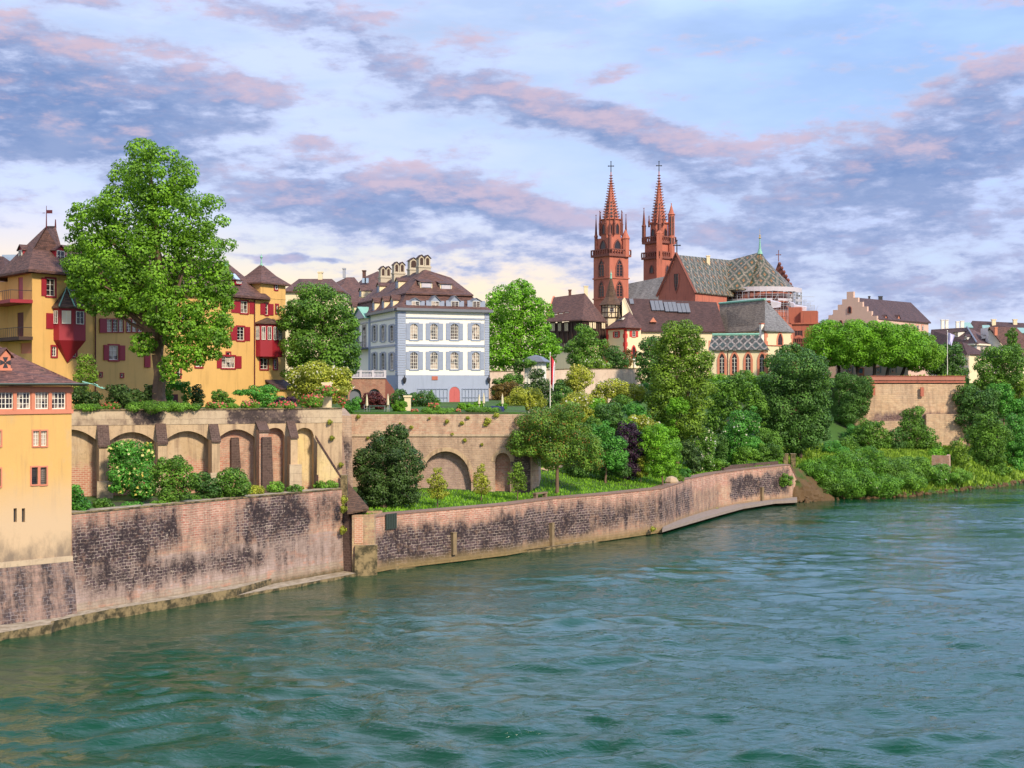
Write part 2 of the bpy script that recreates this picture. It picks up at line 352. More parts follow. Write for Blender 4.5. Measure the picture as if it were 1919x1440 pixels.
def grass_m(name, a, b_, soil=None):
    m, n, b, o = mat(name); p = geo_pos(n)
    col = n.mix(n.noise(p, .5, 6, .7), a, b_)
    if soil: col = n.mix(n.ss(n.noise(p, .12, 6, .7), .5, .62), col, soil)
    n.put(b.inputs['Base Color'], col); b.inputs['Roughness'].default_value = 1.0
    bump(n, b, n.noise(p, 5, 4), .15, .8)
    return m
M.ground = grass_m("grassy_ground", (.030, .080, .008), (.060, .145, .012), (.045, .05, .02))
M.soil = grass_m("brown_bank_soil", (.06, .036, .016), (.17, .10, .042), (.05, .085, .015))
M.path = simple("sandy_path", (.46, .32, .19), .95)
M.bark = simple("brown_bark", (.17, .105, .068), .95, var=.35, scale=4)
M.barkd = simple("dark_bark", (.045, .030, .022), .95, var=.35, scale=4)
# foliage kinds
L = {}
L['plane'] = leaf("plane_tree_leaves", (.028, .075, .008), (.096, .212, .014), .34)
L['lime'] = leaf("bright_lime_leaves", (.05, .125, .010), (.088, .235, .012), .36)
L['mid'] = leaf("mid_green_leaves", (.020, .060, .010), (.066, .150, .016), .32)
L['deep'] = leaf("deep_green_leaves", (.012, .042, .010), (.046, .112, .018), .28)
L['dark'] = leaf("dark_green_leaves", (.009, .028, .010), (.034, .070, .014), .24)
L['olive'] = leaf("olive_green_leaves", (.032, .070, .008), (.094, .172, .016), .34)
L['emerald'] = leaf("emerald_leaves", (.014, .066, .012), (.055, .185, .022), .34)
L['redtip'] = leaf("green_leaves_with_red_tips", (.020, .055, .012), (.084, .175, .020), .3, ((.30, .08, .02), .20))
L['maroon'] = leaf("maroon_leaves", (.022, .007, .008), (.070, .018, .016), .25)
L['purple'] = leaf("purple_black_leaves", (.010, .006, .012), (.028, .014, .026), .2)
L['yellow'] = leaf("yellow_green_leaves", (.08, .12, .010), (.19, .25, .025), .36)
L['ground'] = leaf("low_ground_cover_leaves", (.020, .065, .010), (.085, .19, .018), .34)
L['bank'] = leaf("bank_scrub_leaves", (.022, .070, .010), (.072, .18, .016), .32)
L['rust'] = leaf("rusty_green_leaves", (.035, .045, .012), (.13, .085, .02), .3)
BL = {}
BL['cream'] = leaf("cream_blossoms", (.48, .46, .22), (.74, .72, .48), .25)
BL['red'] = leaf("red_blossoms", (.42, .012, .018), (.72, .07, .06), .25)
BL['yellow'] = leaf("yellow_blossoms", (.55, .45, .04), (.80, .68, .12), .25)
# ------------------------------------------------------------------ geometry helpers
V3 = Vector
UP = Vector((0, 0, 1))
def P(px, py, Y): return Vector(((px - CX) * Y / F, Y, H - (py - CY) * Y / F))     # a point seen at px, py standing Y metres away
def R(d): return math.radians(d)
OFF = {}
def tag(o, label=None, cat=None, group=None, kind=None):
    if label: o['label'] = label
    if cat: o['category'] = cat
    if group: o['group'] = group
    if kind or label: o['kind'] = kind or 'thing'
    return o
def thing(name, label, cat, loc, group=None):
    o = bpy.data.objects.new(name, None); COL.objects.link(o); o.location = loc; o.empty_display_size = .5
    OFF[o.name] = Vector(loc); return tag(o, label, cat, group)
def link_mesh(name, me, parent, loc):
    o = bpy.data.objects.new(name, me); COL.objects.link(o)
    if parent is not None:
        o.parent = parent; o.location = Vector(loc) - OFF[parent.name]
    else: o.location = loc
    OFF[o.name] = Vector(loc); return o

class MB:
    def __init__(s): s.v = []; s.f = []; s.uv = []
    def poly(s, pts, uv=None):
        i = len(s.v); s.v += [tuple(p) for p in pts]; s.f.append(tuple(range(i, i + len(pts)))); s.uv.append(uv); return s
    def hexa(s, b, t):                                       # bottom and top loops, counter-clockwise from above
        n = len(b); s.poly(list(reversed(b))); s.poly(t)
        for i in range(n): j = (i + 1) % n; s.poly([b[i], b[j], t[j], t[i]])
        return s
    def prism(s, pts, ext):                                  # polygon extruded by a vector, all faces closed
        q = [Vector(p) + ext for p in pts]; pts = [Vector(p) for p in pts]
        nrm = Vector((0, 0, 0))
        for i in range(len(pts)): a, b = pts[i], pts[(i + 1) % len(pts)]; nrm += a.cross(b)
        if nrm.dot(ext) > 0: pts, q = list(pts), list(q)
        else: pts, q = list(reversed(pts)), list(reversed(q))
        s.poly(list(reversed(pts))); s.poly(q)
        for i in range(len(pts)): j = (i + 1) % len(pts); s.poly([pts[i], pts[j], q[j], q[i]])
        return s
    def box(s, c, sz, rz=0):
        cx, cy, cz = c; a, b, h = sz[0] / 2, sz[1] / 2, sz[2] / 2; co, si = math.cos(rz), math.sin(rz)
        pl = [(cx + x * co - y * si, cy + x * si + y * co) for x, y in ((-a, -b), (a, -b), (a, b), (-a, b))]
        return s.hexa([Vector((x, y, cz - h)) for x, y in pl], [Vector((x, y, cz + h)) for x, y in pl])
    def ring(s, c, prof, seg=8, rot=0, sy=1.0):                      # lathe: prof = [(r, z)...]
        c = Vector(c); L_ = []
        for r, z in prof: L_.append([c + Vector((r * math.cos(rot + 2 * math.pi * k / seg), sy * r * math.sin(rot + 2 * math.pi * k / seg), z)) for k in range(seg)])
        for a, b in zip(L_, L_[1:]):
            for k in range(seg): j = (k + 1) % seg; s.poly([a[k], a[j], b[j], b[k]])
        if prof[0][0] > .001: s.poly(list(reversed(L_[0])))
        if prof[-1][0] > .001: s.poly(L_[-1])
        return s
    def tube(s, p0, p1, r0, r1=None, seg=6):
        r1 = r0 if r1 is None else r1; p0, p1 = Vector(p0), Vector(p1); d = (p1 - p0).normalized()
        a = d.orthogonal().normalized(); b = d.cross(a)
        A = [p0 + (a * math.cos(2 * math.pi * k / seg) + b * math.sin(2 * math.pi * k / seg)) * r0 for k in range(seg)]
        B = [p1 + (a * math.cos(2 * math.pi * k / seg) + b * math.sin(2 * math.pi * k / seg)) * r1 for k in range(seg)]
        for k in range(seg): j = (k + 1) % seg; s.poly([A[k], A[j], B[j], B[k]])
        s.poly(list(reversed(A))); s.poly(B); return s
    def path(s, pts, rads, seg=6):
        for i in range(len(pts) - 1): s.tube(pts[i], pts[i + 1], rads[i], rads[i + 1], seg)
        return s
    def build(s, name, m, parent=None, smooth=False, origin=None):
        v = np.array(s.v)
        if parent is not None: loc = OFF[parent.name]
        elif origin is not None: loc = Vector(origin)
        else: loc = Vector(((v[:, 0].min() + v[:, 0].max()) / 2, (v[:, 1].min() + v[:, 1].max()) / 2, v[:, 2].min()))
        me = bpy.data.meshes.new(name); me.from_pydata((v - np.array(loc)).tolist(), [], s.f)
        ul = me.uv_layers.new(name="UVMap"); data = []
        for fi, f in enumerate(s.f):
            if s.uv[fi]: data += [c for q in s.uv[fi] for c in q]; continue
            ps = [Vector(s.v[i]) for i in f]; n = Vector((0, 0, 0))
            for i in range(len(ps)): n += (ps[i] - ps[0]).cross(ps[(i + 1) % len(ps)] - ps[0])
            n = n.normalized() if n.length > 1e-9 else UP
            t = UP.cross(n)
            t = t.normalized() if t.length > .05 else Vector((1, 0, 0))
            bt = n.cross(t)
            for p in ps: data += [p.dot(t), p.dot(bt)]
        ul.data.foreach_set('uv', data)
        if smooth: me.polygons.foreach_set('use_smooth', [True] * len(me.polygons))
        me.materials.append(m); me.update()
        return link_mesh(name, me, parent, loc)

class Fac:                                                   # a vertical facade from A to B (plan points, left to right as seen)
    def __init__(s, A, B):
        s.A = Vector((A[0], A[1], 0)); s.B = Vector((B[0], B[1], 0)); d = s.B - s.A; s.L = d.length; s.u = d.normalized(); s.n = Vector((s.u.y, -s.u.x, 0)); s.holes = []
    def p(s, a, z, o=0.0): q = s.A + s.u * a + s.n * o; return Vector((q.x, q.y, z))
    def sz(s, px, py):
        k = (px - CX) / F; t = (s.A.dot(s.n)) / (k * s.n.x + s.n.y); q = Vector((k * t, t, 0))
        return (q - s.A).dot(s.u), H - (py - CY) / F * t
    def a(s, px): return s.sz(px, 700)[0]
    def z(s, px, py): return s.sz(px, py)[1]
    def rect(s, x0, y0, x1, y1):
        m = (x0 + x1) / 2; return (s.a(x0), s.a(x1), s.z(m, y1), s.z(m, y0))
    def box(s, mb, a0, a1, z0, z1, o0, o1):
        c = [(a0, o1), (a1, o1), (a1, o0), (a0, o0)]
        return mb.hexa([s.p(a, z0, o) for a, o in c], [s.p(a, z1, o) for a, o in c])
    def wall(s, mb, a0, a1, z0, z1, depth=.25, holes=None):
        hs = [h for h in (s.holes if holes is None else holes) if h[1] > a0 and h[0] < a1 and h[3] > z0 and h[2] < z1]
        xs = sorted({a0, a1, *[min(max(x, a0), a1) for h in hs for x in h[:2]]}); zs = sorted({z0, z1, *[min(max(x, z0), z1) for h in hs for x in h[2:]]})
        for i in range(len(xs) - 1):
            for j in range(len(zs) - 1):
                cx, cz = (xs[i] + xs[i + 1]) / 2, (zs[j] + zs[j + 1]) / 2
                if xs[i + 1] - xs[i] < 1e-5 or zs[j + 1] - zs[j] < 1e-5: continue
                if any(h[0] < cx < h[1] and h[2] < cz < h[3] for h in hs): continue
                mb.poly([s.p(xs[i], zs[j]), s.p(xs[i + 1], zs[j]), s.p(xs[i + 1], zs[j + 1]), s.p(xs[i], zs[j + 1])])
        for (b0, b1, c0, c1) in hs:
            for q in (((b0, c0), (b1, c0)), ((b1, c0), (b1, c1)), ((b1, c1), (b0, c1)), ((b0, c1), (b0, c0))):
                (x0, y0), (x1, y1) = q
                mb.poly([s.p(x0, y0), s.p(x0, y0, -depth), s.p(x1, y1, -depth), s.p(x1, y1)])
        return mb

def win(par, f, Rc, cols=2, rows=3, fr=None, fw=.07, mw=.035, sur=None, sw=.14, hole=True, arch=0.0, sill=True, pane=None, shut=(), sm=None, depth=.22, name='window'):
    fr = fr or M.frame; a0, a1, z0, z1 = Rc
    if hole: f.holes.append(Rc); o = -depth * .55
    else: o = .03
    mb = MB(); e = .004
    f.box(mb, a0 + e, a0 + fw, z0 + e, z1 - e, o, o + .07); f.box(mb, a1 - fw, a1 - e, z0 + e, z1 - e, o, o + .07)
    f.box(mb, a0 + fw, a1 - fw, z0 + e, z0 + fw, o, o + .068); f.box(mb, a0 + fw, a1 - fw, z1 - fw, z1 - e, o, o + .068)
    for i in range(1, cols):
        x = a0 + (a1 - a0) * i / cols; wd = mw * (1.6 if cols % 2 == 0 and i == cols // 2 else 1)
        f.box(mb, x - wd / 2, x + wd / 2, z0 + fw, z1 - fw, o + .01, o + .062)
    for j in range(1, rows):
        z = z0 + (z1 - z0) * j / rows
        f.box(mb, a0 + fw, a1 - fw, z - mw / 2, z + mw / 2, o + .014, o + .058)
    wobj = mb.build(name, fr, par)
    g = MB(); f.box(g, a0 + .01, a1 - .01, z0 + .01, z1 - .01, o - .03, o + .012); g.build('pane', pane or M.glass, wobj)
    if sur:
        sb = MB()
        f.box(sb, a0 - sw, a0, z0 - sw, z1 + sw, -.02, .06); f.box(sb, a1, a1 + sw, z0 - sw, z1 + sw, -.02, .06)
        f.box(sb, a0, a1, z1, z1 + sw, -.02, .058)
        f.box(sb, a0 - sw * .3, a1 + sw * .3, z0 - sw, z0, -.02, .11 if sill else .058)
        if arch > 0:
            n = 6
            for sgn in (0, 1):
                pts = []
                for k in range(n + 1):
                    t = k / n * .5; x = (t if sgn == 0 else 1 - t); y = 4 * t * (1 - t)
                    pts.append((a0 + (a1 - a0) * x, z1 - arch * (1 - y)))
                cx = a0 if sgn == 0 else a1
                poly = [f.p(cx, z1 + .001, .05)] + [f.p(a, z, .05) for a, z in pts]
                sb.prism(poly, f.n * -.14)
        sb.build('surround', sur, wobj)
    for (b0, b1) in shut:
        q = MB(); f.box(q, b0, b1, z0 - .05, z1 + .05, .05, .09)
        for k in range(2):
            zz0 = z0 + (z1 - z0) * (k * .5) + .05; zz1 = zz0 + (z1 - z0) * .5 - .1
            f.box(q, b0 + .08, b1 - .08, zz0, zz1, .089, .10)
        q.build('shutter', sm or M.shutter, wobj)
    return wobj

def pointed(a0, a1, z0, z1, n=5):                            # outline of a pointed-arch opening
    wd = a1 - a0; m = (a0 + a1) / 2; hgt = min(wd * .95, (z1 - z0) * .6); zs = z1 - hgt; pts = [(a0, z0), (a1, z0), (a1, zs)]
    for k in range(1, n): t = k / n; pts.append((a1 - (wd / 2) * (1 - math.cos(t * math.pi / 2)) ** .8, zs + hgt * math.sin(t * math.pi / 2) ** 1.0 * (.72 + .28 * t)))
    pts.append((m, z1))
    for k in range(n - 1, 0, -1): t = k / n; pts.append((a0 + (wd / 2) * (1 - math.cos(t * math.pi / 2)) ** .8, zs + hgt * math.sin(t * math.pi / 2) * (.72 + .28 * t)))
    pts.append((a0, zs)); return pts
def round_top(a0, a1, z0, z1, n=6):
    r = (a1 - a0) / 2; zs = z1 - r; pts = [(a0, z0), (a1, z0)]
    for k in range(2 * n + 1): t = math.pi * k / (2 * n); pts.append(((a0 + a1) / 2 + r * math.cos(t), zs + r * math.sin(t)))
    return pts
def gothic(par, f, Rc, sur, sw=.3, pane=None, mull=1, shape=pointed, name='window', trac=None, proud=.16):
    a0, a1, z0, z1 = Rc; o = shape(a0 - sw, a1 + sw, z0 - sw * .6, z1 + sw * 1.2); i = shape(a0, a1, z0, z1); n = len(i); mb = MB()
    for k in range(n):
        j = (k + 1) % n
        mb.poly([f.p(*o[k], proud), f.p(*o[j], proud), f.p(*i[j], proud), f.p(*i[k], proud)])
        mb.poly([f.p(*o[k], -.02), f.p(*o[j], -.02), f.p(*o[j], proud), f.p(*o[k], proud)])
        mb.poly([f.p(*i[k], proud), f.p(*i[j], proud), f.p(*i[j], -.02), f.p(*i[k], -.02)])
    wobj = mb.build(name, sur, par)
    g = MB(); g.prism([f.p(x, z, .012) for x, z in i], f.n * .02); g.build('pane', pane or M.glassdark, wobj)
    if mull:
        t = MB(); zs = z0 + (z1 - z0) * .74
        for k in range(1, mull + 1): x = a0 + (a1 - a0) * k / (mull + 1); f.box(t, x - .06, x + .06, z0 + .01, zs + (z1 - zs) * .3, .034, .10)
        f.box(t, a0 + .02, a1 - .02, zs - .05, zs + .05, .036, .095)
        for k in range(1, 4): zz = z0 + (zs - z0) * k / 4; f.box(t, a0 + .02, a1 - .02, zz - .025, zz + .025, .034, .06)
        t.build('tracery', trac or M.frame, wobj)
    return wobj

def roof(name, m, parent, polys, drop=.3):
    mb = MB(); edges = {}
    key = lambda p: (round(p[0], 2), round(p[1], 2), round(p[2], 2))
    for ps in polys:
        ps = [Vector(p) for p in ps]; n = Vector((0, 0, 0))
        for i in range(len(ps)): n += (ps[i] - ps[0]).cross(ps[(i + 1) % len(ps)] - ps[0])
        if n.z < 0: ps.reverse()
        mb.poly(ps); mb.poly([p - UP * drop for p in reversed(ps)])
        for i in range(len(ps)):
            a, b = ps[i], ps[(i + 1) % len(ps)]; k = tuple(sorted((key(a), key(b))))
            edges.setdefault(k, []).append((a, b))
    for es in edges.values():
        if len(es) == 1: a, b = es[0]; mb.poly([b, a, a - UP * drop, b - UP * drop])
    return mb.build(name, m, parent)

def walls(mb, plan, z0, z1, skip=()):                        # plain walls round a plan polygon
    for i in range(len(plan)):
        if i in skip: continue
        a, b = plan[i], plan[(i + 1) % len(plan)]
        mb.poly([(a[0], a[1], z0), (b[0], b[1], z0), (b[0], b[1], z1), (a[0], a[1], z1)])
    return mb
def xy(v): return (v[0], v[1])

# ------------------------------------------------------------------ foliage
def leaf_mesh(name, clumps, size, dens, seed, droop=.0, flat=.0, core=True):
    size = size * .66; rng = np.random.default_rng(seed); Ps, Ns = [], []
    C = np.array([c[0] for c in clumps], float); Rr = np.array([c[1] for c in clumps], float)
    for i in range(len(clumps)):
        r = Rr[i]; area = 4 * math.pi * (r[0] * r[1] * r[2]) ** (2 / 3); n = int(dens * area / (size * size * .5)) + 6
        d = rng.normal(size=(n, 3)); d /= np.linalg.norm(d, axis=1)[:, None]
        fr = 1.06 - .45 * rng.random(n) ** 1.7
        p = C[i] + d * r * fr[:, None]
        if len(clumps) > 1:
            q = np.abs((p[:, None, :] - C[None]) / Rr[None]); inside = ((q ** 2).sum(2) < .52); inside[:, i] = False
            keep = ~inside.any(1) | (rng.random(n) < .10); p, d = p[keep], d[keep]
        Ps.append(p); Ns.append(d)
    p = np.concatenate(Ps); d = np.concatenate(Ns); n = len(p)
    nn = d * .95 + rng.normal(size=(n, 3)) * .34 + np.array([0, 0, .34 + flat]); nn /= np.linalg.norm(nn, axis=1)[:, None]
    t = rng.normal(size=(n, 3)); t[:, 2] -= droop; t -= nn * (t * nn).sum(1)[:, None]; t /= np.linalg.norm(t, axis=1)[:, None]
    b = np.cross(nn, t); s = size * (.6 + .8 * rng.random(n))[:, None]
    fold = nn * s * .16
    v = np.stack([p - t * s * .5, p + b * s * .36 + fold - t * s * .05, p + t * s * .5, p - b * s * .36 + fold - t * s * .05], 1).reshape(-1, 3)
    return v, n
def mesh_from_quads(name, v, n, m):
    me = bpy.data.meshes.new(name); me.vertices.add(len(v)); me.vertices.foreach_set('co', v.astype(np.float32).ravel())
    me.loops.add(4 * n); me.loops.foreach_set('vertex_index', np.arange(4 * n, dtype=np.int32))
    me.polygons.add(n); me.polygons.foreach_set('loop_start', np.arange(0, 4 * n, 4, dtype=np.int32))
    me.update(calc_edges=True); me.materials.append(m); return me
def clumps_of(ells, seed, per=15, k=.36, squash=.8):
    rng = np.random.default_rng(seed); out = []
    for (c, r) in ells:
        c = np.array(c); r = np.array(r); mean = float(np.prod(r) ** (1 / 3))
        for j in range(per):
            z = 1 - 2 * (j + .5) / per; ph = j * 2.39996 + rng.random() * 1.2
            d = np.array([math.sqrt(1 - z * z) * math.cos(ph), math.sqrt(1 - z * z) * math.sin(ph), z]) + rng.normal(size=3) * .18
            d /= np.linalg.norm(d); kk = k * rng.uniform(.62, 1.25)
            f = (1.04 - kk * .9) * rng.uniform(.82, 1.06)
            out.append((c + d * r * f, np.array([kk * mean * 1.1, kk * mean * 1.1, kk * mean * squash])))
        out.append((c, r * .62))
    return out
def ells_px(sil, Y):
    out = []
    for e in sil:
        cx, cy, rx, ry = e[:4]; y = Y + (e[4] if len(e) > 4 else 0); k = y / F
        out.append((P(cx, cy, y), (rx * k, min(max(rx, .6 * ry), 1.3 * rx) * k * .95, ry * k)))
    return out
SEED = [100]
def foliage(name, ells, m, size, parent=None, dens=.9, per=15, k=.36, origin=None, squash=.8, droop=0., flat=0.):
    SEED[0] += 1; cl = clumps_of(ells, SEED[0], per, k, squash); v, n = leaf_mesh(name, cl, size, dens, SEED[0] + 7, droop, flat)
    loc = OFF[parent.name] if parent is not None else Vector(origin)
    o = link_mesh(name, mesh_from_quads(name, v - np.array(loc), n, m), parent, loc); return o, cl
def sprinkle(name, cl, m, size, frac, parent, top=.0, per_area=1.0):            # flowers on the outer side of the clumps
    SEED[0] += 1; rng = np.random.default_rng(SEED[0]); Ps = []
    for c, r in cl[:]:
        if rng.random() > frac: continue
        n = max(3, int(per_area * 4 * math.pi * r[0] * r[2] / (size * size * 4)))
        d = rng.normal(size=(n, 3)); d[:, 2] += top; d[:, 1] -= .6; d /= np.linalg.norm(d, axis=1)[:, None]; Ps.append(c + d * r * 1.1)
    if not Ps: return
    p = np.concatenate(Ps); n = len(p); nn = rng.normal(size=(n, 3)) * .4 + np.array([0, -.6, .6]); nn /= np.linalg.norm(nn, axis=1)[:, None]
    t = rng.normal(size=(n, 3)); t -= nn * (t * nn).sum(1)[:, None]; t /= np.linalg.norm(t, axis=1)[:, None]; b = np.cross(nn, t)
    s = size * (.6 + .8 * rng.random(n))[:, None]
    v = np.stack([p - t * s * .5, p + b * s * .5, p + t * s * .5, p - b * s * .5], 1).reshape(-1, 3)
    return link_mesh(name, mesh_from_quads(name, v - np.array(OFF[parent.name]), n, m), parent, OFF[parent.name])
def tree(name, label, sil, Y, base, kind, leafsize=.42, tr=.35, cat='tree', group=None, bark=None, per=15, k=.36, dens=.9, limbs=10, flat=0., droop=0., squash=.8, flowers=None, zbase=None):
    bx = (base - CX) * Y / F; bz = ground(bx, Y) if zbase is None else zbase
    if bz < 0: print('IN WATER', label, bx, Y)
    root = thing(name, label, cat, (bx, Y, bz), group); ells = ells_px(sil, Y)
    o, cl = foliage('crown', ells, L[kind], leafsize, root, dens, per, k, None, squash, droop, flat)
    SEED[0] += 1; rng = random.Random(SEED[0]); mb = MB()
    low = min(e[0].z - e[1][2] for e in ells); top = max(e[0].z for e in ells); cx = sum(e[0].x for e in ells) / len(ells); cy = sum(e[0].y for e in ells) / len(ells)
    b0 = Vector((bx, Y, bz - .4)); fork = Vector((bx * .75 + cx * .25, Y, max(low + (top - low) * .25, bz + .8)))
    pts = [b0]; rs = [tr * 1.25]
    for i in range(1, 5):
        t = i / 4; q = b0.lerp(fork, t); q.x += rng.uniform(-.2, .2) * tr * 2; pts.append(q); rs.append(tr * (1.1 - .35 * t))
    tip = Vector((cx, cy, top)); pts += [fork.lerp(tip, .5) + Vector((rng.uniform(-1, 1) * tr * 2, 0, 0)), tip]; rs += [tr * .5, tr * .15]
    mb.path(pts, rs, 8)
    big = sorted(cl, key=lambda c: rng.random())[:limbs]
    for c, r in big:
        c = Vector(c); s0 = pts[3].lerp(pts[5], rng.random() * .8); mid = s0.lerp(c, .5) + Vector((0, 0, -.06 * (c - s0).length))
        mb.path([s0, mid, c], [tr * .42, tr * .26, tr * .06], 6)
    mb.build('trunk', bark or M.bark, root, smooth=True)
    if flowers: sprinkle('blossoms', cl, BL[flowers[0]], flowers[1], flowers[2], root, .6, flowers[3])
    return root
def shrub(name, label, sil, Y, kind, leafsize=.36, cat='shrub', group=None, per=13, k=.38, dens=.95, flowers=None, down=True, flat=0., droop=0., squash=.8):
    ells = ells_px(sil, Y); c = ells[0][0]; gz = ground(c.x, c.y)
    if gz < 0: print('IN WATER', label); down = False; gz = 99
    low = min(e[0].z - e[1][2] for e in ells)
    if down and low > gz + .3:                               # fill down to the ground so that the bush stands on it
        e = min(ells, key=lambda e: e[0].z); r = e[1]; hh = (e[0].z - gz) / 2
        ells.append((Vector((e[0].x, e[0].y + .1, gz + hh)), (r[0] * .85, r[1] * .85, max(hh, .3))))
    org = (c.x, c.y, min(gz, low))
    o, cl = foliage(name, ells, L[kind], leafsize, None, dens, per, k, org, squash, droop, flat)
    tag(o, label, cat, group)
    if flowers: sprinkle('blossoms', cl, BL[flowers[0]], flowers[1], flowers[2], o, 1.1 if flowers[0] == 'red' else .5, flowers[3])
    return o

# ------------------------------------------------------------------ the lie of the land
QUAY = np.array([(-3000, -2600), (-400, -220), (-75, 88), (-45.4, 117), (-40.6, 121.5), (-19.7, 152.5), (-16.6, 152.6), (-13.9, 156), (-.8, 168), (5.5, 177), (13.2, 184),
                 (22, 194), (27.2, 208), (34.5, 223.7), (41.1, 234), (48, 240.7), (51.4, 244), (60, 250), (76, 255), (104, 281), (150, 335), (300, 480), (900, 1000), (3000, 3000)], float)
ARCH = ((-49.5, 143.3), (-20.1, 155.2)); PF = (78.5, 106.3)
def dist_quay(X, Y):
    best = np.full(X.shape, 1e9); sg = np.zeros(X.shape)
    for a, b in zip(QUAY, QUAY[1:]):
        d = b - a; L2 = d @ d; t = np.clip(((X - a[0]) * d[0] + (Y - a[1]) * d[1]) / L2, 0, 1)
        qx, qy = a[0] + t * d[0], a[1] + t * d[1]; dd = np.hypot(X - qx, Y - qy); s = d[0] * (Y - a[1]) - d[1] * (X - a[0])
        up = dd < best - 1e-9; best = np.where(up, dd, best); sg = np.where(up, np.sign(s), sg)
    return best * sg
def ground_np(X, Y):
    X = np.asarray(X, float); Y = np.asarray(Y, float); t = dist_quay(X, Y)
    slope = np.interp(t, [0, 4, 14, 24, 40, 55, 95], [6.3, 6.9, 9.0, 11.0, 16.0, 19.8, 22.4])
    bank = np.interp(t, [0, 1.5, 9, 13, 28, 40, 52, 70, 95], [-.3, .9, 5.6, 6.4, 7.4, 13, 20, 21.5, 22.4])
    k = np.clip((X - 48) / 9, 0, 1); z = slope * (1 - k) + bank * k
    lawn = np.interp(t, [0, 20, 40], [6.3, 7.4, 8.0])
    z2 = np.where(Y > 186.0, np.interp(Y, [186.0, 225, 300, 330], [17.9, 18.8, 20.5, 22.4]), lawn)
    k2 = np.clip((X - np.where(Y < 204, 2.2, 2.2)) / 1.2, 0, 1); z = np.where(X < 11, z2 * (1 - k2) + np.minimum(z, 24) * k2, z)
    side = -20.3 - (Y - 151.5) * 4.4 / 32.5
    archy = ARCH[0][1] + (X - ARCH[0][0]) * (ARCH[1][1] - ARCH[0][1]) / (ARCH[1][0] - ARCH[0][0])
    zl = np.where(Y > archy + 1.5, np.where(Y < 205, 18.9, np.interp(Y, [205, 300, 330], [18.9, 20.5, 22.4])), 9.55)
    z = np.where(X < np.where(Y < 184.5, side, -24.5), np.where((X < -19.5) | (Y > 151.5), zl, z), z)
    z = np.where((X > PF[0] - 1) & (X < PF[1] + .0) & (Y > 311.5) | ((Y > 318) & (X > 40) & (X < 112)), np.maximum(z, 23.6), z)
    z = np.where(Y > 335, np.maximum(z, 22.4), z)
    return np.where(t < np.where(X > 56, 0, .8), -3.0, z)
def ground(X, Y): return float(ground_np(np.array([X]), np.array([Y]))[0])

def grid_mesh(name, xs, ys, fz, m):
    X, Y = np.meshgrid(xs, ys); Z = fz(X, Y); nx, ny = len(xs), len(ys)
    v = np.stack([X, Y, Z], -1).reshape(-1, 3); i = np.arange(nx * ny).reshape(ny, nx)
    q = np.stack([i[:-1, :-1], i[:-1, 1:], i[1:, 1:], i[1:, :-1]], -1).reshape(-1, 4)
    me = bpy.data.meshes.new(name); me.vertices.add(len(v)); me.vertices.foreach_set('co', v.astype(np.float32).ravel())
    me.loops.add(q.size); me.loops.foreach_set('vertex_index', q.astype(np.int32).ravel())
    me.polygons.add(len(q)); me.polygons.foreach_set('loop_start', np.arange(0, q.size, 4, dtype=np.int32)); me.update(calc_edges=True)
    me.polygons.foreach_set('use_smooth', [True] * len(q)); me.materials.append(m)
    o = bpy.data.objects.new(name, me); COL.objects.link(o); return o
far = [300, 380, 500, 700, 1000, 1600, 2600, 4000]
gx = np.array([-x for x in reversed(far)] + list(np.arange(-260, -80, 12)) + list(np.arange(-80, -52, 2)) + list(np.arange(-52, 58, .5)) + list(np.arange(58, 150, 1.5)) + list(np.arange(150, 300, 10)) + far)
gy = np.array([-2500, -1000, -300, -100, 0, 60] + list(np.arange(90, 115, 1.5)) + list(np.arange(115, 250, .5)) + list(np.arange(250, 330, 1.5)) + list(np.arange(330, 480, 10)) + [500, 600, 800, 1200, 2000, 3500, 5000])
tag(grid_mesh("ground", gx, gy, ground_np, M.ground), kind='structure')
wx = np.array([-4000, -1500, -600, -200, -90, *np.arange(-56, 150, .42), 170, 220, 400, 800, 1600, 4000.])
ys_ = [58.0]
while ys_[-1] < 330: ys_.append(ys_[-1] + .20 + max(0, ys_[-1] - 70) * .0028)
wy = np.array([-2500, -600, -100, 20, *ys_, 380, 500, 800, 2000, 5000.])
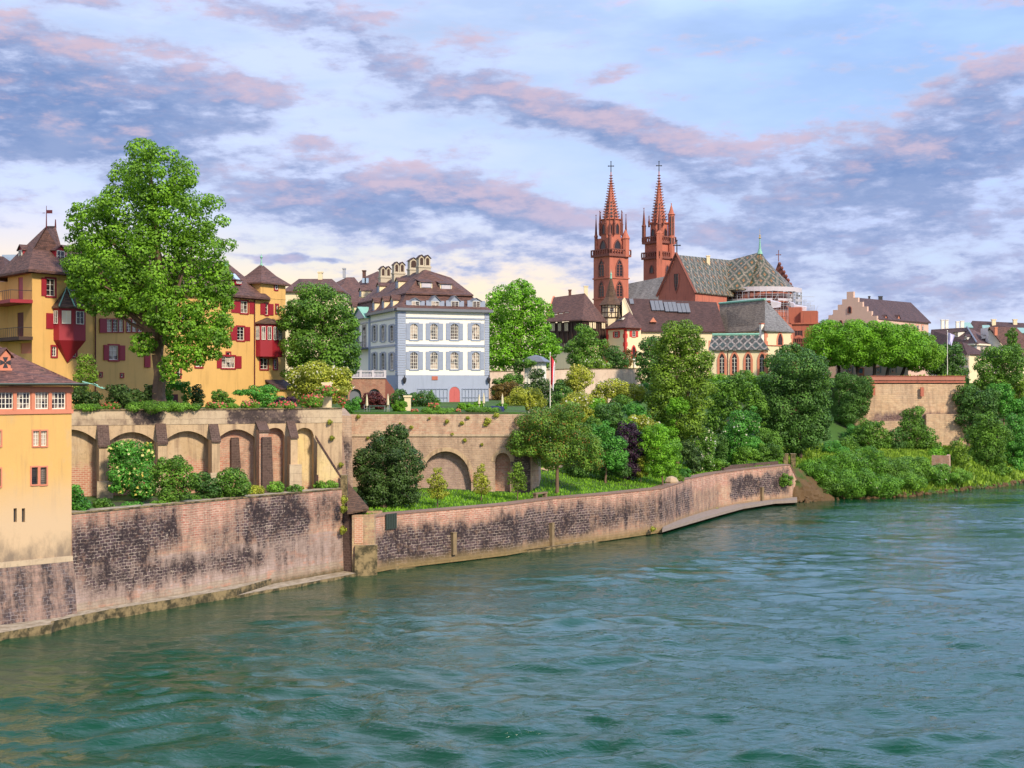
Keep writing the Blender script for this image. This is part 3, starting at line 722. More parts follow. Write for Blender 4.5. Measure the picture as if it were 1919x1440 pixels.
def waves(X, Y):
    rng = np.random.default_rng(12); Z = np.zeros_like(X)
    Xw = X + 1.1 * np.sin(Y * .19 + X * .05) + .7 * np.sin(Y * .43 - X * .17 + 1.3); Yw = Y + 1.0 * np.sin(X * .21 + 2.0) + .6 * np.sin(X * .53 + Y * .11)
    def patch(k, s): 
        r = np.random.default_rng(s); g = np.zeros_like(X)
        for _ in range(7): th = r.uniform(0, 6.28); f = k * r.uniform(.5, 1.6); g += np.sin(f * (X * math.cos(th) + 1.6 * Y * math.sin(th)) + r.uniform(0, 6.28))
        return np.clip(.5 + g / 5.2, 0, 1)
    P1, P2, P3 = patch(.16, 1), patch(.10, 2), patch(.28, 3)
    for lam0, lam1, slope, n, gate in ((6, 12, .055, 9, None), (3.0, 6.0, .135, 22, P1), (1.8, 3.0, .125, 26, P2), (1.0, 1.8, .06, 18, P3)):
        g = np.zeros_like(X)
        for _ in range(n):
            lam = rng.uniform(lam0, lam1); th = rng.normal(1.35, .55); kx, ky = math.cos(th) * 6.283 / lam, math.sin(th) * 6.283 / lam
            s = np.sin(kx * Xw + ky * Yw + rng.uniform(0, 6.28)); g += lam / 6.283 * slope * math.sqrt(2 / n) * (s + .6 * (s * s - .5))
        Z += g if gate is None else g * (.45 + 1.0 * gate)
    edge = np.clip((X + 56) / 8, 0, 1) * np.clip((150 - X) / 20, 0, 1) * np.clip((Y - 58) / 5, 0, 1) * np.clip((330 - Y) / 60, 0, 1)
    shore = np.clip((-dist_quay(X, Y) - .5) / 22, .30, 1)
    return Z * edge * shore * np.interp(Y, [60, 80, 105, 130, 170, 240], [1.3, 1.2, 1.0, .72, .50, .40])
tag(grid_mesh("river_water", wx, wy, waves, M.water), kind='structure')
# ------------------------------------------------------------------ quay and terrace walls
def loft_wall(name, plan, ztop, zbot, m, label, cat='wall', thick=1.6, coping=None, batter=.03, group=None):
    """a wall along plan points, front face with running UV; plan left to right"""
    mb = MB(); pl = [Vector((p[0], p[1], 0)) for p in plan]; u = 0; nrm = []
    for i in range(len(pl)):
        a = pl[max(i - 1, 0)]; b = pl[min(i + 1, len(pl) - 1)]; d = (b - a).normalized(); nrm.append(Vector((d.y, -d.x, 0)))
    us = [0]
    for i in range(1, len(pl)): us.append(us[-1] + (pl[i] - pl[i - 1]).length)
    f = lambda i, z, o: Vector((pl[i].x + nrm[i].x * (o + batter * (ztop[i] - z)), pl[i].y + nrm[i].y * (o + batter * (ztop[i] - z)), z))
    for i in range(len(pl) - 1):
        j = i + 1
        mb.poly([f(i, zbot, 0), f(j, zbot, 0), f(j, ztop[j], 0), f(i, ztop[i], 0)], [(us[i], zbot), (us[j], zbot), (us[j], ztop[j]), (us[i], ztop[i])])
        mb.poly([f(i, ztop[i], 0), f(j, ztop[j], 0), f(j, ztop[j], -thick), f(i, ztop[i], -thick)], [(us[i], 50), (us[j], 50), (us[j], 51), (us[i], 51)])
        mb.poly([f(j, zbot, -thick), f(i, zbot, -thick), f(i, ztop[i], -thick), f(j, ztop[j], -thick)])
    for i in (0, len(pl) - 1): mb.poly([f(i, zbot, 0), f(i, ztop[i], 0), f(i, ztop[i], -thick), f(i, zbot, -thick)])
    o = mb.build(name, m); tag(o, label, cat, group)
    if coping:
        c = MB()
        for i in range(len(pl) - 1):
            j = i + 1; b = [f(i, ztop[i] + .003, .10), f(j, ztop[j] + .003, .10), f(j, ztop[j] + .003, -thick - .05), f(i, ztop[i] + .003, -thick - .05)]
            c.hexa(b, [p + UP * .16 for p in b])
        c.build('coping', coping, o)
    return o
def st_of(f, x0, x1, y0, y1, k, soft=1.2): return (f.a(x0), f.a(x1), f.z((x0 + x1) / 2, y1), f.z((x0 + x1) / 2, y0), k, soft)
qL = Fac((-40.6, 121.5), (-19.7, 152.5))
S1 = [st_of(qL, 134, 290, 985, 1062, .62, 2.2), st_of(qL, 220, 335, 968, 1035, .52, 2.2), st_of(qL, 150, 260, 1060, 1105, .46, 2.0), st_of(qL, 200, 500, 1044, 1085, .36, 1.2), st_of(qL, 448, 575, 932, 1015, .50, 2.0), st_of(qL, 480, 560, 1010, 1060, .22, 2.0),
      st_of(qL, 560, 640, 930, 990, .22, 1.0), st_of(qL, 380, 450, 985, 1060, .2, 1.), st_of(qL, 490, 640, 1000, 1060, .10, 1.2), st_of(qL, 131, 152, 985, 1050, .3, .8)]
M.quay1 = masonry("stained_pink_quay_stone", (.54, .22, .14), (.66, .41, .29), (.64, .50, .38), .62, .30, S1, .12, top=6.4, bands=((1.0, 5.0, (.47, .37, .34), .85), (.4, 1.6, (.40, .33, .24), .8)), patch=(.66, .48, .33), foot=((.20, .15, .07), .3, 1.3))
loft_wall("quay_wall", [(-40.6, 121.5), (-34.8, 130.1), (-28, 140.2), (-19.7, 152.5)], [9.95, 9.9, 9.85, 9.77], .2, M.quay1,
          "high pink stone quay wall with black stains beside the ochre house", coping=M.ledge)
plan2 = [(-15.9, 152.9), (-13.9, 156), (-7, 162.2), (-.8, 168), (5.5, 177), (13.2, 184), (22, 194), (27.0, 207.6), (27.2, 208), (34.5, 223.7), (41.1, 234), (48, 240.7), (51.4, 244), (53.6, 247.3), (55.2, 251)]
def at2(px, py):                                             # along-wall metres and height on the right quay wall
    best = None; u = 0; k = (px - CX) / F
    for a, b in zip(plan2, plan2[1:]):
        d = Vector((b[0] - a[0], b[1] - a[1])); den = d.x - k * d.y; t = (k * a[1] - a[0]) / den if abs(den) > 1e-6 else -1
        if -.02 <= t <= 1.02: Y = a[1] + d.y * t; return u + d.length * t, H - (py - CY) / F * Y
        u += d.length
    return (0.0 if px < 760 else u), H - (py - CY) / F * (152 if px < 760 else 243)
def st2(x0, x1, y0, y1, k, soft=1.0): m = (x0 + x1) / 2; return (at2(x0, y0)[0], at2(x1, y0)[0], at2(m, y1)[1], at2(m, y0)[1], k, soft)
S2 = [st2(684, 985, 988, 1050, .60, 1.6), st2(920, 1110, 955, 1018, .52, 1.6), st2(1105, 1210, 942, 990, .36, 1.5), st2(1190, 1300, 925, 985, .34, 1.5), st2(1290, 1345, 920, 965, .18, 1),
      st2(1368, 1462, 892, 930, .55, .8), st2(1440, 1480, 880, 930, .3, 1)]
M.quay2 = masonry("dark_weathered_quay_stone", (.52, .22, .13), (.62, .39, .25), (.58, .44, .31), .72, .34, S2, .10, bands=((5.6, 6.6, (.66, .49, .33), .5),), patch=(.62, .43, .28), top=4.6, streak=.9,
                  foot=((.36, .25, .10), .2, 1.9))
loft_wall("quay_wall", plan2, [6.5] * 7 + [6.45, 6.8, 6.7, 6.65, 6.8, 6.9, 3.6, 1.0], .1, M.quay2, "long low curving quay wall of dark stone below the lawn", coping=simple('weathered_brown_coping', (.24, .15, .11), .9, var=.35))

# stone ledges and walkways at the foot of the walls
def W0(px, py, z=0.0): Y = F * (H - z) / (py - CY); return Vector(((px - CX) * Y / F, Y, z))
def slab(name, outer, inner, z, label, m=None, h=1.6, cat='ledge', group=None):
    mb = MB()
    for i in range(len(outer) - 1):
        b = [outer[i], outer[i + 1], inner[i + 1], inner[i]]
        mb.hexa([Vector((p[0], p[1], z - h)) for p in b], [Vector((p[0], p[1], z)) for p in b])
    return tag(mb.build(name, m or M.ledge), label, cat, group)
o = lambda px, py, z: tuple(W0(px, py, z)[:2])
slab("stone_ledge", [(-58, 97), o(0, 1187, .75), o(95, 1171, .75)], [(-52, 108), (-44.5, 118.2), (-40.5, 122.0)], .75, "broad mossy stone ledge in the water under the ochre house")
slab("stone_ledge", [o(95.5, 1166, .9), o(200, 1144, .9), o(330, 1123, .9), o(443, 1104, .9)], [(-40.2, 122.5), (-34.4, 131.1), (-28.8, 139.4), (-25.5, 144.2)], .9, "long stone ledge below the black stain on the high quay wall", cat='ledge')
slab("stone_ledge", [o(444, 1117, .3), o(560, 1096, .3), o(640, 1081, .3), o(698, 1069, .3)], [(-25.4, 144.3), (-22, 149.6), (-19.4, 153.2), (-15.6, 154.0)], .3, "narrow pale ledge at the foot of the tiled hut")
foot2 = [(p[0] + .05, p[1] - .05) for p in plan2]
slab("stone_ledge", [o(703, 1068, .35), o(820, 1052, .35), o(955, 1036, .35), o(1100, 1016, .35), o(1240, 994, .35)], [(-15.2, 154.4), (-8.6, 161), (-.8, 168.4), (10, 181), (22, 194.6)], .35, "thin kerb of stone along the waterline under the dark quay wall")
slab("river_walkway", [o(1241, 993, .9), o(1275, 983, .9), o(1334, 966, .9), o(1393, 950, .9), o(1452, 940.5, .9), o(1494, 938.5, .9)], [(22.4, 195), (25.4, 203), (31.6, 217.3), (38.8, 230.2), (47.2, 240), (53.2, 246)], .9, "flat concrete walkway jutting over the water at the bend", simple("grey_walkway_concrete", (.27, .215, .175), .9, var=.3), .45, 'walkway')
tag(grid_mesh("riverbed_slope", np.array([-30, 0, 30, 60.]), np.array([60, 75, 90.]), lambda X, Y: X * 0 - 2.6, M.soil), kind='structure')

# arched terrace wall
def arched(parent, f, a0, a1, z0, z1, arches, m, infill, depth=.8, o=0.0, name='arched_face'):
    mb = MB(); cuts = {a0, a1}
    for (b0, b1, zs, zt, *_) in arches:
        for k in range(15): cuts.add(b0 + (b1 - b0) * k / 14)
    cuts = sorted(c for c in cuts if a0 - 1e-6 <= c <= a1 + 1e-6)
    def zat(x, A): t = (x - A[0]) / (A[1] - A[0]) * 2 - 1; t = max(-1, min(1, t)); return A[2] + (A[3] - A[2]) * (math.sqrt(max(0, 1 - t * t)) if len(A) > 4 and A[4] == 'r' else 1 - t * t)
    for x0, x1 in zip(cuts, cuts[1:]):
        if x1 - x0 < 1e-6: continue
        A = next((A for A in arches if A[0] - 1e-6 <= x0 and x1 <= A[1] + 1e-6), None)
        if A is None: mb.poly([f.p(x0, z0, o), f.p(x1, z0, o), f.p(x1, z1, o), f.p(x0, z1, o)])
        else:
            q0, q1 = zat(x0, A), zat(x1, A)
            mb.poly([f.p(x0, q0, o), f.p(x1, q1, o), f.p(x1, z1, o), f.p(x0, z1, o)])
            mb.poly([f.p(x0, q0, o), f.p(x0, q0, o - depth), f.p(x1, q1, o - depth), f.p(x1, q1, o)])
    for A in arches:
        for x, s in ((A[0], 1), (A[1], -1)):
            if a0 < x < a1: mb.poly([f.p(x, z0, o), f.p(x, z0, o - depth), f.p(x, A[2], o - depth), f.p(x, A[2], o)])
    mb.poly([f.p(a0, z1, o), f.p(a1, z1, o), f.p(a1, z1, o - depth - .6), f.p(a0, z1, o - depth - .6)])
    wl = mb.build(name, m, parent)
    for A in arches:
        g = MB(); g.poly([f.p(max(A[0], a0), z0, o - depth + .01), f.p(min(A[1], a1), z0, o - depth + .01), f.p(min(A[1], a1), A[3] + .05, o - depth + .01), f.p(max(A[0], a0), A[3] + .05, o - depth + .01)])
        im = A[5] if len(A) > 5 else infill; g.build('arch_infill', im, parent)
    return wl
fA = Fac(*ARCH)
def mortar_plaster(name, c, c2, dark, amt=.5, brick=None):
    m, n, b, oo = mat(name); p = geo_pos(n); z = n.sep(p)[2]
    col = n.mix(n.ss(n.noise(p, .35, 6, .65), .35, .65), c, c2)
    col = n.mix(n.m('MULTIPLY', n.ss(n.noise(p, 2.2, 5, .7), .5, .68), .5), col, mul(c, .6))
    stk = n.noise(n.mapv(p, (1.3, 1.3, .12)), 1.0, 6, .65)
    col = n.mix(n.m('MULTIPLY', n.ss(stk, .47, .66), amt), col, dark)
    if brick:
        t = n.new('ShaderNodeTexBrick'); n.l.new(coord(n, 'UV'), t.inputs[0]); t.inputs['Scale'].default_value = 1; t.inputs['Mortar Size'].default_value = .03
        for k, cc in zip(('Color1', 'Color2', 'Mortar'), ((.42, .13, .085), (.56, .26, .17), (.55, .42, .30))): t.inputs[k].default_value = (*cc, 1)
        t.inputs['Brick Width'].default_value = .55; t.inputs['Row Height'].default_value = .22
        col = n.mix(n.ss(n.m('ADD', z, n.m('MULTIPLY', n.m('SUBTRACT', n.noise(p, .4, 5, .65), .5), 7.0)), brick - .5, brick + .6, .85, 0), col, t.outputs[0])
    n.put(b.inputs['Base Color'], col); b.inputs['Roughness'].default_value = .95; bump(n, b, n.noise(p, 3.0, 6, .7), .08, .6); return m
M.arch = mortar_plaster("old_tan_lime_render", (.56, .40, .24), (.50, .36, .22), (.16, .10, .07), .6, brick=9.5)
M.archgrey = mortar_plaster("stained_grey_parapet_render", (.42, .32, .22), (.48, .37, .25), (.085, .05, .04), .9)
U0 = fA.A.dot(fA.u)
def stA(x0, x1, y0, y1, k, s=.5): return (U0 + fA.a(x0), U0 + fA.a(x1), fA.z((x0 + x1) / 2, y1), fA.z((x0 + x1) / 2, y0), k, s)
M.archgrey = masonry("stained_grey_parapet_render", (.50, .38, .25), (.55, .43, .29), (.52, .40, .27), 2.0, .9, [stA(248, 305, 768, 800, .55), stA(425, 490, 766, 800, .62), stA(480, 566, 768, 802, .60), stA(140, 240, 784, 800, .25)], .0, d1=(.05, .035, .032), d2=(.085, .06, .055), dm=(.07, .05, .045), patch=(.58, .45, .30), mortar_size=.01)
M.archin = mortar_plaster("patchy_tan_infill", (.50, .35, .20), (.56, .42, .27), (.20, .12, .08), .6, brick=12.8)
M.archbrick = masonry("worn_pink_brick_infill", (.50, .19, .12), (.60, .36, .24), (.58, .44, .33), .5, .22, [], .02, patch=(.60, .40, .28))
M.archyel = mortar_plaster("pale_yellow_infill", (.70, .52, .24), (.66, .50, .28), (.30, .20, .11), .6, brick=10.5)
M.buttdark = masonry("dark_buttress_stone", (.065, .038, .030), (.11, .065, .052), (.19, .13, .10), .5, .3, [], -.5)
tw = thing("terrace_wall", "tall tan retaining wall with six blind arches under the mansion garden", "wall", fA.p(15, 9.5))
AL, AR = -2.0, fA.a(641)
zt = fA.z(300, 797); ztop = fA.z(300, 770)
ar = []
for (x0, x1, ys, yt, im) in ((80, 182, 828, 806, None), (203, 290, 829, 811, None), (308, 392, 827, 809, None), (409, 478, 822, 806, M.archbrick), (497, 533, 818, 803, M.archbrick), (553, 588, 818, 803, M.archyel)):
    q = (fA.a(x0), fA.a(x1), fA.z((x0 + x1) / 2, ys), fA.z((x0 + x1) / 2, yt), 'p' if x1 - x0 > 60 else 'r', im or M.archin); ar.append(q)
arched(tw, fA, AL, AR, 8.5, zt, ar, M.arch, M.archin, 1.0)
mb = MB(); fA.box(mb, AL, AR, zt + .004, ztop, -1.6, .06); mb.build('parapet', M.archgrey, tw)
mb = MB(); fA.box(mb, AL, AR, ztop + .003, ztop + .14, -1.65, .16); mb.build('coping', M.ledge, tw)
for (x0, x1, y0, y1, yb, dk) in ((183, 202, 797, 834, 901, 0), (292, 309, 795, 829, 900, 0), (392, 407, 796, 825, 885, 0), (480, 497, 790, 806, 925, 1), (538, 551, 790, 818, 870, 0)):
    a0, a1 = fA.a(x0), fA.a(x1); m_ = (x0 + x1) / 2; zA, zB, zC = fA.z(m_, y0), fA.z(m_, y1), fA.z(m_, yb)
    mb = MB(); fA.box(mb, a0, a1, 8.6, zB - .01, -.1, 1.9); bt = mb.build('buttress', M.arch if not dk else M.archbrick, tw)
    mb = MB(); mb.prism([fA.p(a0 - .08, zB, 2.1), fA.p(a0 - .08, zA, .05), fA.p(a0 - .08, zA - .25, .05), fA.p(a0 - .08, zB - .25, 2.1)], fA.u * (a1 - a0 + .16)); mb.build('sloped_cap', M.buttdark, bt)
    if not dk:
        mb = MB(); fA.box(mb, a0 - .25, a1 + .35, 8.6, zC, 1.902, 2.5); mb.build('pedestal', M.archgrey, bt)
for (x0, x1, y0, y1) in ((435, 449, 822, 880), (484, 501, 819, 922), (541, 553, 872, 918)):
    a0, a1 = fA.a(x0), fA.a(x1); mb = MB(); oo = 1.9 if x0 != 435 else -.98
    mb.prism([fA.p(a0, fA.z(x0, y1), oo + .003), fA.p(a1 + .25, fA.z(x0, y1), oo + .003), fA.p(a1, fA.z(x0, y0), oo + .003), fA.p(a0, fA.z(x0, y0), oo + .003)], fA.n * .5); mb.build('dark_stone_pier', M.buttdark, tw)
# leaning stair wall with tiled coping
fS = Fac(tuple((fA.p(fA.a(589), 0, 1.2))[:2]), (-19.9, 153.5)); sw_ = thing("stair_wall", "cream sloping wall with tiled coping and a slit doorway", "wall", fS.p(1, 9.6))
L_ = fS.L; zA, zB = fS.z(590, 825), fS.z(641, 902)
mb = MB(); mb.prism([fS.p(0, 8.6), fS.p(L_, 8.6), fS.p(L_, zB), fS.p(.1, zA)], fS.n * -.7); mb.build('wall', M.archyel, sw_)
mb = MB(); mb.prism([fS.p(-.1, zA + .1, .12), fS.p(L_ + .1, zB + .05, .12), fS.p(L_ + .1, zB + .4, .12), fS.p(-.1, zA + .45, .12)], fS.n * -1.0); mb.build('tiled_coping', M.roof2, sw_)
mb = MB(); fS.box(mb, fS.a(591), fS.a(596.5), 9.2, fS.z(594, 891), -.2, .012); mb.build('doorway', M.wood, sw_)
mb = MB(); mb.box((-19.5, 153.2, 9.6), (.75, .75, 3.6)); tag(mb.build("wall_pillar", M.ledge), "slim stone pillar at the lower end of the sloping stair wall", "pillar")
# battered corner of the arched wall
mb = MB(); b = [fA.p(fA.a(627), 6, .1), fA.p(AR + 1.0, 6, .1), fA.p(AR + 1.0, 6, -6), fA.p(fA.a(627), 6, -6)]; t = [fA.p(fA.a(629), 17, -.2), fA.p(AR + .02, 17, -.2), fA.p(AR + .02, 17, -6), fA.p(fA.a(629), 17, -6)]
mb.hexa(b, t); tag(mb.build("corner_buttress", masonry("rough_brown_stone", (.30, .16, .12), (.40, .26, .18), (.44, .34, .26), .5, .3, [], .15)), "rough stone corner buttress leaning behind the sloping wall", "buttress")
# wall behind the lawn with the great arch
f2 = Fac((-23.8, 184), (2.6, 184)); w2 = thing("garden_wall", "tall weathered wall with one great arch and a narrow niche behind the lawn", "wall", f2.p(12, 7))
z2t, z2s = f2.z(800, 778), f2.z(800, 817)
M.w2low = masonry("weathered_tan_masonry", (.46, .30, .20), (.56, .40, .27), (.52, .40, .29), .6, .3, [(0, 5.5, 6, 15.2, .55, 1.0), (5.5, 26, 14.0, 15.4, .30, .5), (5, 13, 14.2, 15.3, .3, .8)], .04, d1=(.07, .05, .045), d2=(.12, .08, .07), patch=(.54, .38, .26))
M.w2up = masonry("pale_coursed_masonry", (.50, .26, .17), (.62, .44, .29), (.62, .49, .35), .7, .3, [(0, 7, 15, 17, .3, 1)], .02, patch=(.62, .46, .31))
M.w2in = masonry("grey_brick_arch_infill", (.34, .22, .19), (.45, .31, .24), (.46, .37, .30), .5, .25, [(0, 40, 5, 11.5, .25, 1.5)], .0, d1=(.12, .08, .09), d2=(.18, .13, .13))
arched(w2, f2, 0, f2.L, 5.5, z2s - .15, [(f2.a(788), f2.a(883), f2.z(830, 905), f2.z(830, 847), 'r', M.w2in), (f2.a(928), f2.a(956), f2.z(940, 866), f2.z(940, 850), 'r', M.archbrick)], M.w2low, M.w2in, 1.2)
mb = MB(); f2.box(mb, 0, f2.L, z2s - .15, z2s + .15, -1.8, .16); mb.build('string_course', M.archgrey, w2)
mb = MB(); f2.box(mb, 0, f2.L, z2s + .154, z2t, -1.0, -.05); mb.build('parapet', M.w2up, w2)
for (xc, yt, hw, yb) in ((835.5, 847, 47.5, 905), (942, 850, 14, 866)):                      # voussoir rings
    r = MB(); n = 16; a0, a1 = f2.a(xc - hw), f2.a(xc + hw); zs, zt_ = f2.z(xc, yb), f2.z(xc, yt); c = (a0 + a1) / 2; rw = (a1 - a0) / 2
    for k in range(n):
        t0, t1 = math.pi * k / n, math.pi * (k + 1) / n; q = lambda t, e: (c - (rw + e) * math.cos(t), zs + (zt_ - zs + e) * math.sin(t))
        r.prism([f2.p(*q(t0, .01), .0), f2.p(*q(t1, .01), .0), f2.p(*q(t1, .55), .0), f2.p(*q(t0, .55), .0)], f2.n * .07)
    r.build('arch_ring', M.arch, w2)
loft_wall("garden_wall", [(2.6, 184.0), (3.6, 185.2), (4.0, 190), (4.0, 203)], [17.5, 17.5, 17.4, 17.2], 5.5, M.w2up, "rounded end of the garden wall behind the red tipped tree", batter=.02)
loft_wall("side_wall", [(-19.0, 156.0), (-23.4, 183.9)], [18.2, 18.6], 6, M.w2low, "dark side wall returning from the arched terrace behind the tiled hut", batter=.02)

# tiled hut between the two quay walls
hut = thing("tiled_hut", "small stone hut with mossy tiled roof between the quay walls", "hut", (-18, 153, .3))
mb = MB(); pl = [(-18.4, 151.6), (-15.9, 152.2), (-15.4, 156.5), (-18.9, 156.5)]
walls(mb, pl, .2, 6.9); hw_ = mb.build('wall', masonry("ochre_rubble", (.42, .20, .13), (.56, .40, .22), (.52, .40, .25), .5, .3, [], .06, patch=(.55, .42, .2), foot=((.34, .28, .12), 0, 2.5)), hut)
mb = MB(); fh = Fac(pl[0], pl[1]); fh.box(mb, .25, 1.25, 3.6, 6.6, -.05, .07); mb.build('door', M.archyel, hut)
roof('roof', M.roofmoss, hut, [[P(647, 899, 156), P(651, 962, 151.0), P(691, 954, 151.9)], [P(647, 899, 156), P(691, 954, 151.9), P(691, 952, 157)], [P(647, 899, 156), P(691, 952, 157), P(649, 955, 157)], [P(647, 899, 156), P(649, 955, 157), P(651, 962, 151.0)]], .22)
loft_wall("buttress_block", [(-19.6, 152.9), (-18.3, 151.9)], [9.0, 5.0], -.5, M.buttdark, "dark narrow stone slope wedged beside the tiled hut", 'buttress', .9, batter=.05)
mb = MB(); pl = [(-18.0, 151.2), (-15.5, 152.0), (-15.7, 153), (-18.2, 153)]; mb.hexa([Vector((x, y - .5, -.5)) for x, y in pl], [Vector((x, y, 3.4)) for x, y in pl]); tag(mb.build("stone_footing", M.ledge), "battered yellowish stone footing below the tiled hut", "footing")
# iron gate panel in the quay wall
mb = MB(); g2 = W0(717, 972, 6.0)
fg = Fac((-14.9, 154.35), (-13.3, 156.5)); fg.box(mb, 0, 1.9, 4.9, 6.7, .12, .2)
for k in range(6): fg.box(mb, .1 + k * .3, .2 + k * .3, 5.0, 6.7, .2, .26)
tag(mb.build("iron_hatch", simple("dark_green_iron", (.035, .05, .04), .6)), "dark green slatted hatch set into the top of the quay wall", "hatch")
# stone bench on the quay
mb = MB(); c = Vector((5.0, 178.2, 6.5)); d = Vector((.62, .78, 0)); 
fb = Fac((3.4, 176.2), (5.0, 178.4)); fb.box(mb, 0, .4, 6.5, 7.15, -.7, -.2); fb.box(mb, 2.2, 2.6, 6.5, 7.15, -.7, -.2); fb.box(mb, -.1, 2.7, 7.154, 7.34, -.75, -.15)
tag(mb.build("stone_bench", simple("weathered_bench_wood", (.20, .14, .09), .9)), "low plank bench on stone feet at the edge of the lawn", "bench")
M.post = simple('mossy_brown_stone', (.24, .17, .09), .95, var=.5, scale=1.5)
# pilasters and drains on the quay wall
for (px, y0, y1, lab) in ((847, 1000, 1040, "short mossy stone post against the dark bricks of the quay wall"), (1030, 982, 1030, "yellow mossy drain post under the lawn bench"), (1425, 915, 938, "pale concrete post at the dark stain near the bend")):
    u, z = at2(px, y0); k = (px - CX) / F
    for a, b_ in zip(plan2, plan2[1:]):
        d = Vector((b_[0] - a[0], b_[1] - a[1])); t = (k * a[1] - a[0]) / (d.x - k * d.y)
        if 0 <= t <= 1:
            X, Y = a[0] + d.x * t, a[1] + d.y * t; n = Vector((d.y, -d.x)).normalized(); mb = MB(); zz0, zz1 = H - (y1 - CY) / F * Y, H - (y0 - CY) / F * Y
            mb.box((X + n.x * .3, Y + n.y * .3, (zz0 + zz1) / 2), (.55, .6, zz1 - zz0), math.atan2(d.y, d.x)); mb.box((X + n.x * .3, Y + n.y * .3, zz1 + .05), (.62, .66, .1), math.atan2(d.y, d.x))
            tag(mb.build("stone_post", M.post), lab, "post"); break
# the great platform wall on the right
M.pfalz = masonry("honey_coursed_stone", (.60, .38, .22), (.74, .53, .32), (.66, .49, .31), 1.0, .45, [(8, 30, 10.6, 15.0, .42, 1.0), (14, 30, 8, 11, .25, 1)], .03, d1=(.12, .07, .07), d2=(.2, .13, .11), patch=(.60, .42, .28))
loft_wall("platform_wall", [(77.6, 313.5), (83.5, 310.6), (94, 310.2), (106.3, 310)], [23.0] * 4, 5.5, M.pfalz, "massive honey coloured platform wall with a red brick parapet beside the chestnuts", thick=1.2, batter=.03)
pw = bpy.data.objects["platform_wall"]
fP = Fac((77.6, 313.5), (83.5, 310.6)); fP2 = Fac((83.5, 310.2), (106.4, 309.6))
mb = MB(); fP2.box(mb, -.2, fP2.L, 23.004, 23.9, -1.2, .12); mb.build('parapet', plaster('faded_red_brick', (.46, .19, .13), .15, .4), pw)
mb = MB(); fP2.box(mb, -.2, fP2.L + .1, 22.4, 22.75, -.6, .28); fP2.box(mb, -.3, fP2.L + .15, 23.903, 24.05, -1.3, .25); mb.build('string_course', M.redstone, pw)
mb = MB()
for x0, x1, y0, y1 in ((1634, 1639, 720, 742), (1724, 1730, 727, 744)): a0, a1 = fP2.a(x0), fP2.a(x1); fP2.box(mb, a0, a1, fP2.z(x0, y1), fP2.z(x0, y0), .2, .62)
mb.build('red_corbel', M.redstone, pw)
mb = MB(); fP2.box(mb, fP2.a(1733), fP2.L + .5, 6, fP2.z(1760, 777), .02, 1.3); mb.build('battered_base', M.pfalz, pw); mb = MB(); fP2.box(mb, -.2, fP2.a(1690), 6, fP2.z(1660, 790), .02, 1.1); mb.build('battered_base', M.pfalz, pw)
loft_wall("platform_wall", [(106.3, 310.2), (112, 330)], [23.0, 23.0], 5.5, M.pfalz, "return side of the platform wall running back beside the dark trees", batter=0)
# low walls by the slope path
loft_wall("low_wall", [(37.2, 231.5), (44.5, 241.5), (50, 247.5)], [7.5, 7.4, 7.4], 5.5, M.buttdark, "low dark brick wall with red rail along the grassy slope", thick=.5)
loft_wall("low_wall", [tuple(P(1746, 860, 272)[:2]), tuple(P(1778, 860, 270)[:2]), tuple(P(1781, 860, 275)[:2])], [7.2, 7.2, 7.2], 3, M.archbrick, "short pink brick stub of wall on the overgrown bank", thick=.6)
for i, px in enumerate((1472, 1486)):
    mb = MB(); p = P(px, 868, 255); mb.box((p.x, p.y, 7.0), (.9, .8, 2.6)); mb.box((p.x, p.y, 8.37), (1.1, 1.0, .14)); tag(mb.build("gate_pier", M.ledge), ("pale stone gate pier at the end of the low brick wall", "darker stone gate pier nearest the overgrown bank")[i], "pier", "gate piers on the bank path")
# bare earth where the quay wall runs out into the bank
def earth():
    mb = MB(); q = [P(1478, 871, 247.5), P(1536, 900, 254), P(1566, 942, 248.0), P(1486, 940, 244.3)]; n = 14; rg = random.Random(8); g = {}
    for i in range(n + 1):
        for j in range(n + 1): u, v = i / n, j / n; p = q[0].lerp(q[1], u).lerp(q[3].lerp(q[2], u), v); g[i, j] = p + Vector((rg.uniform(-.25, .25), rg.uniform(-.25, .25) - 1.0 * math.sin(u * 3.14) * math.sin(v * 3.14), rg.uniform(-.3, .3)))
    for i in range(n):
        for j in range(n): mb.poly([g[i, j + 1], g[i + 1, j + 1], g[i + 1, j], g[i, j]])
    tag(mb.build("earth_slope", M.soil, smooth=True), kind='structure')
earth()
# cream garden wall at the top of the slope
loft_wall("garden_wall", [tuple(P(918, 0, 252)[:2]), tuple(P(985, 0, 256)[:2]), tuple(P(1060, 0, 262)[:2]), tuple(P(1130, 0, 266)[:2]), tuple(P(1202, 0, 270)[:2])], [24.4, 24.6, 25.0, 25.1, 25.2], 18, mortar_plaster("pale_pink_render", (.62, .47, .36), (.66, .52, .40), (.42, .30, .24), .4),
          "pale rendered garden wall above the flowering shrubs", thick=.5, coping=M.ledge)
loft_wall("garden_wall", [tuple(P(916, 0, 240)[:2]), tuple(P(975, 0, 243)[:2])], [21.2, 21.2], 17, mortar_plaster("ochre_pink_render", (.56, .40, .28), (.60, .44, .32), (.34, .24, .18), .4), "lower rendered wall just behind the blue house", thick=.5)
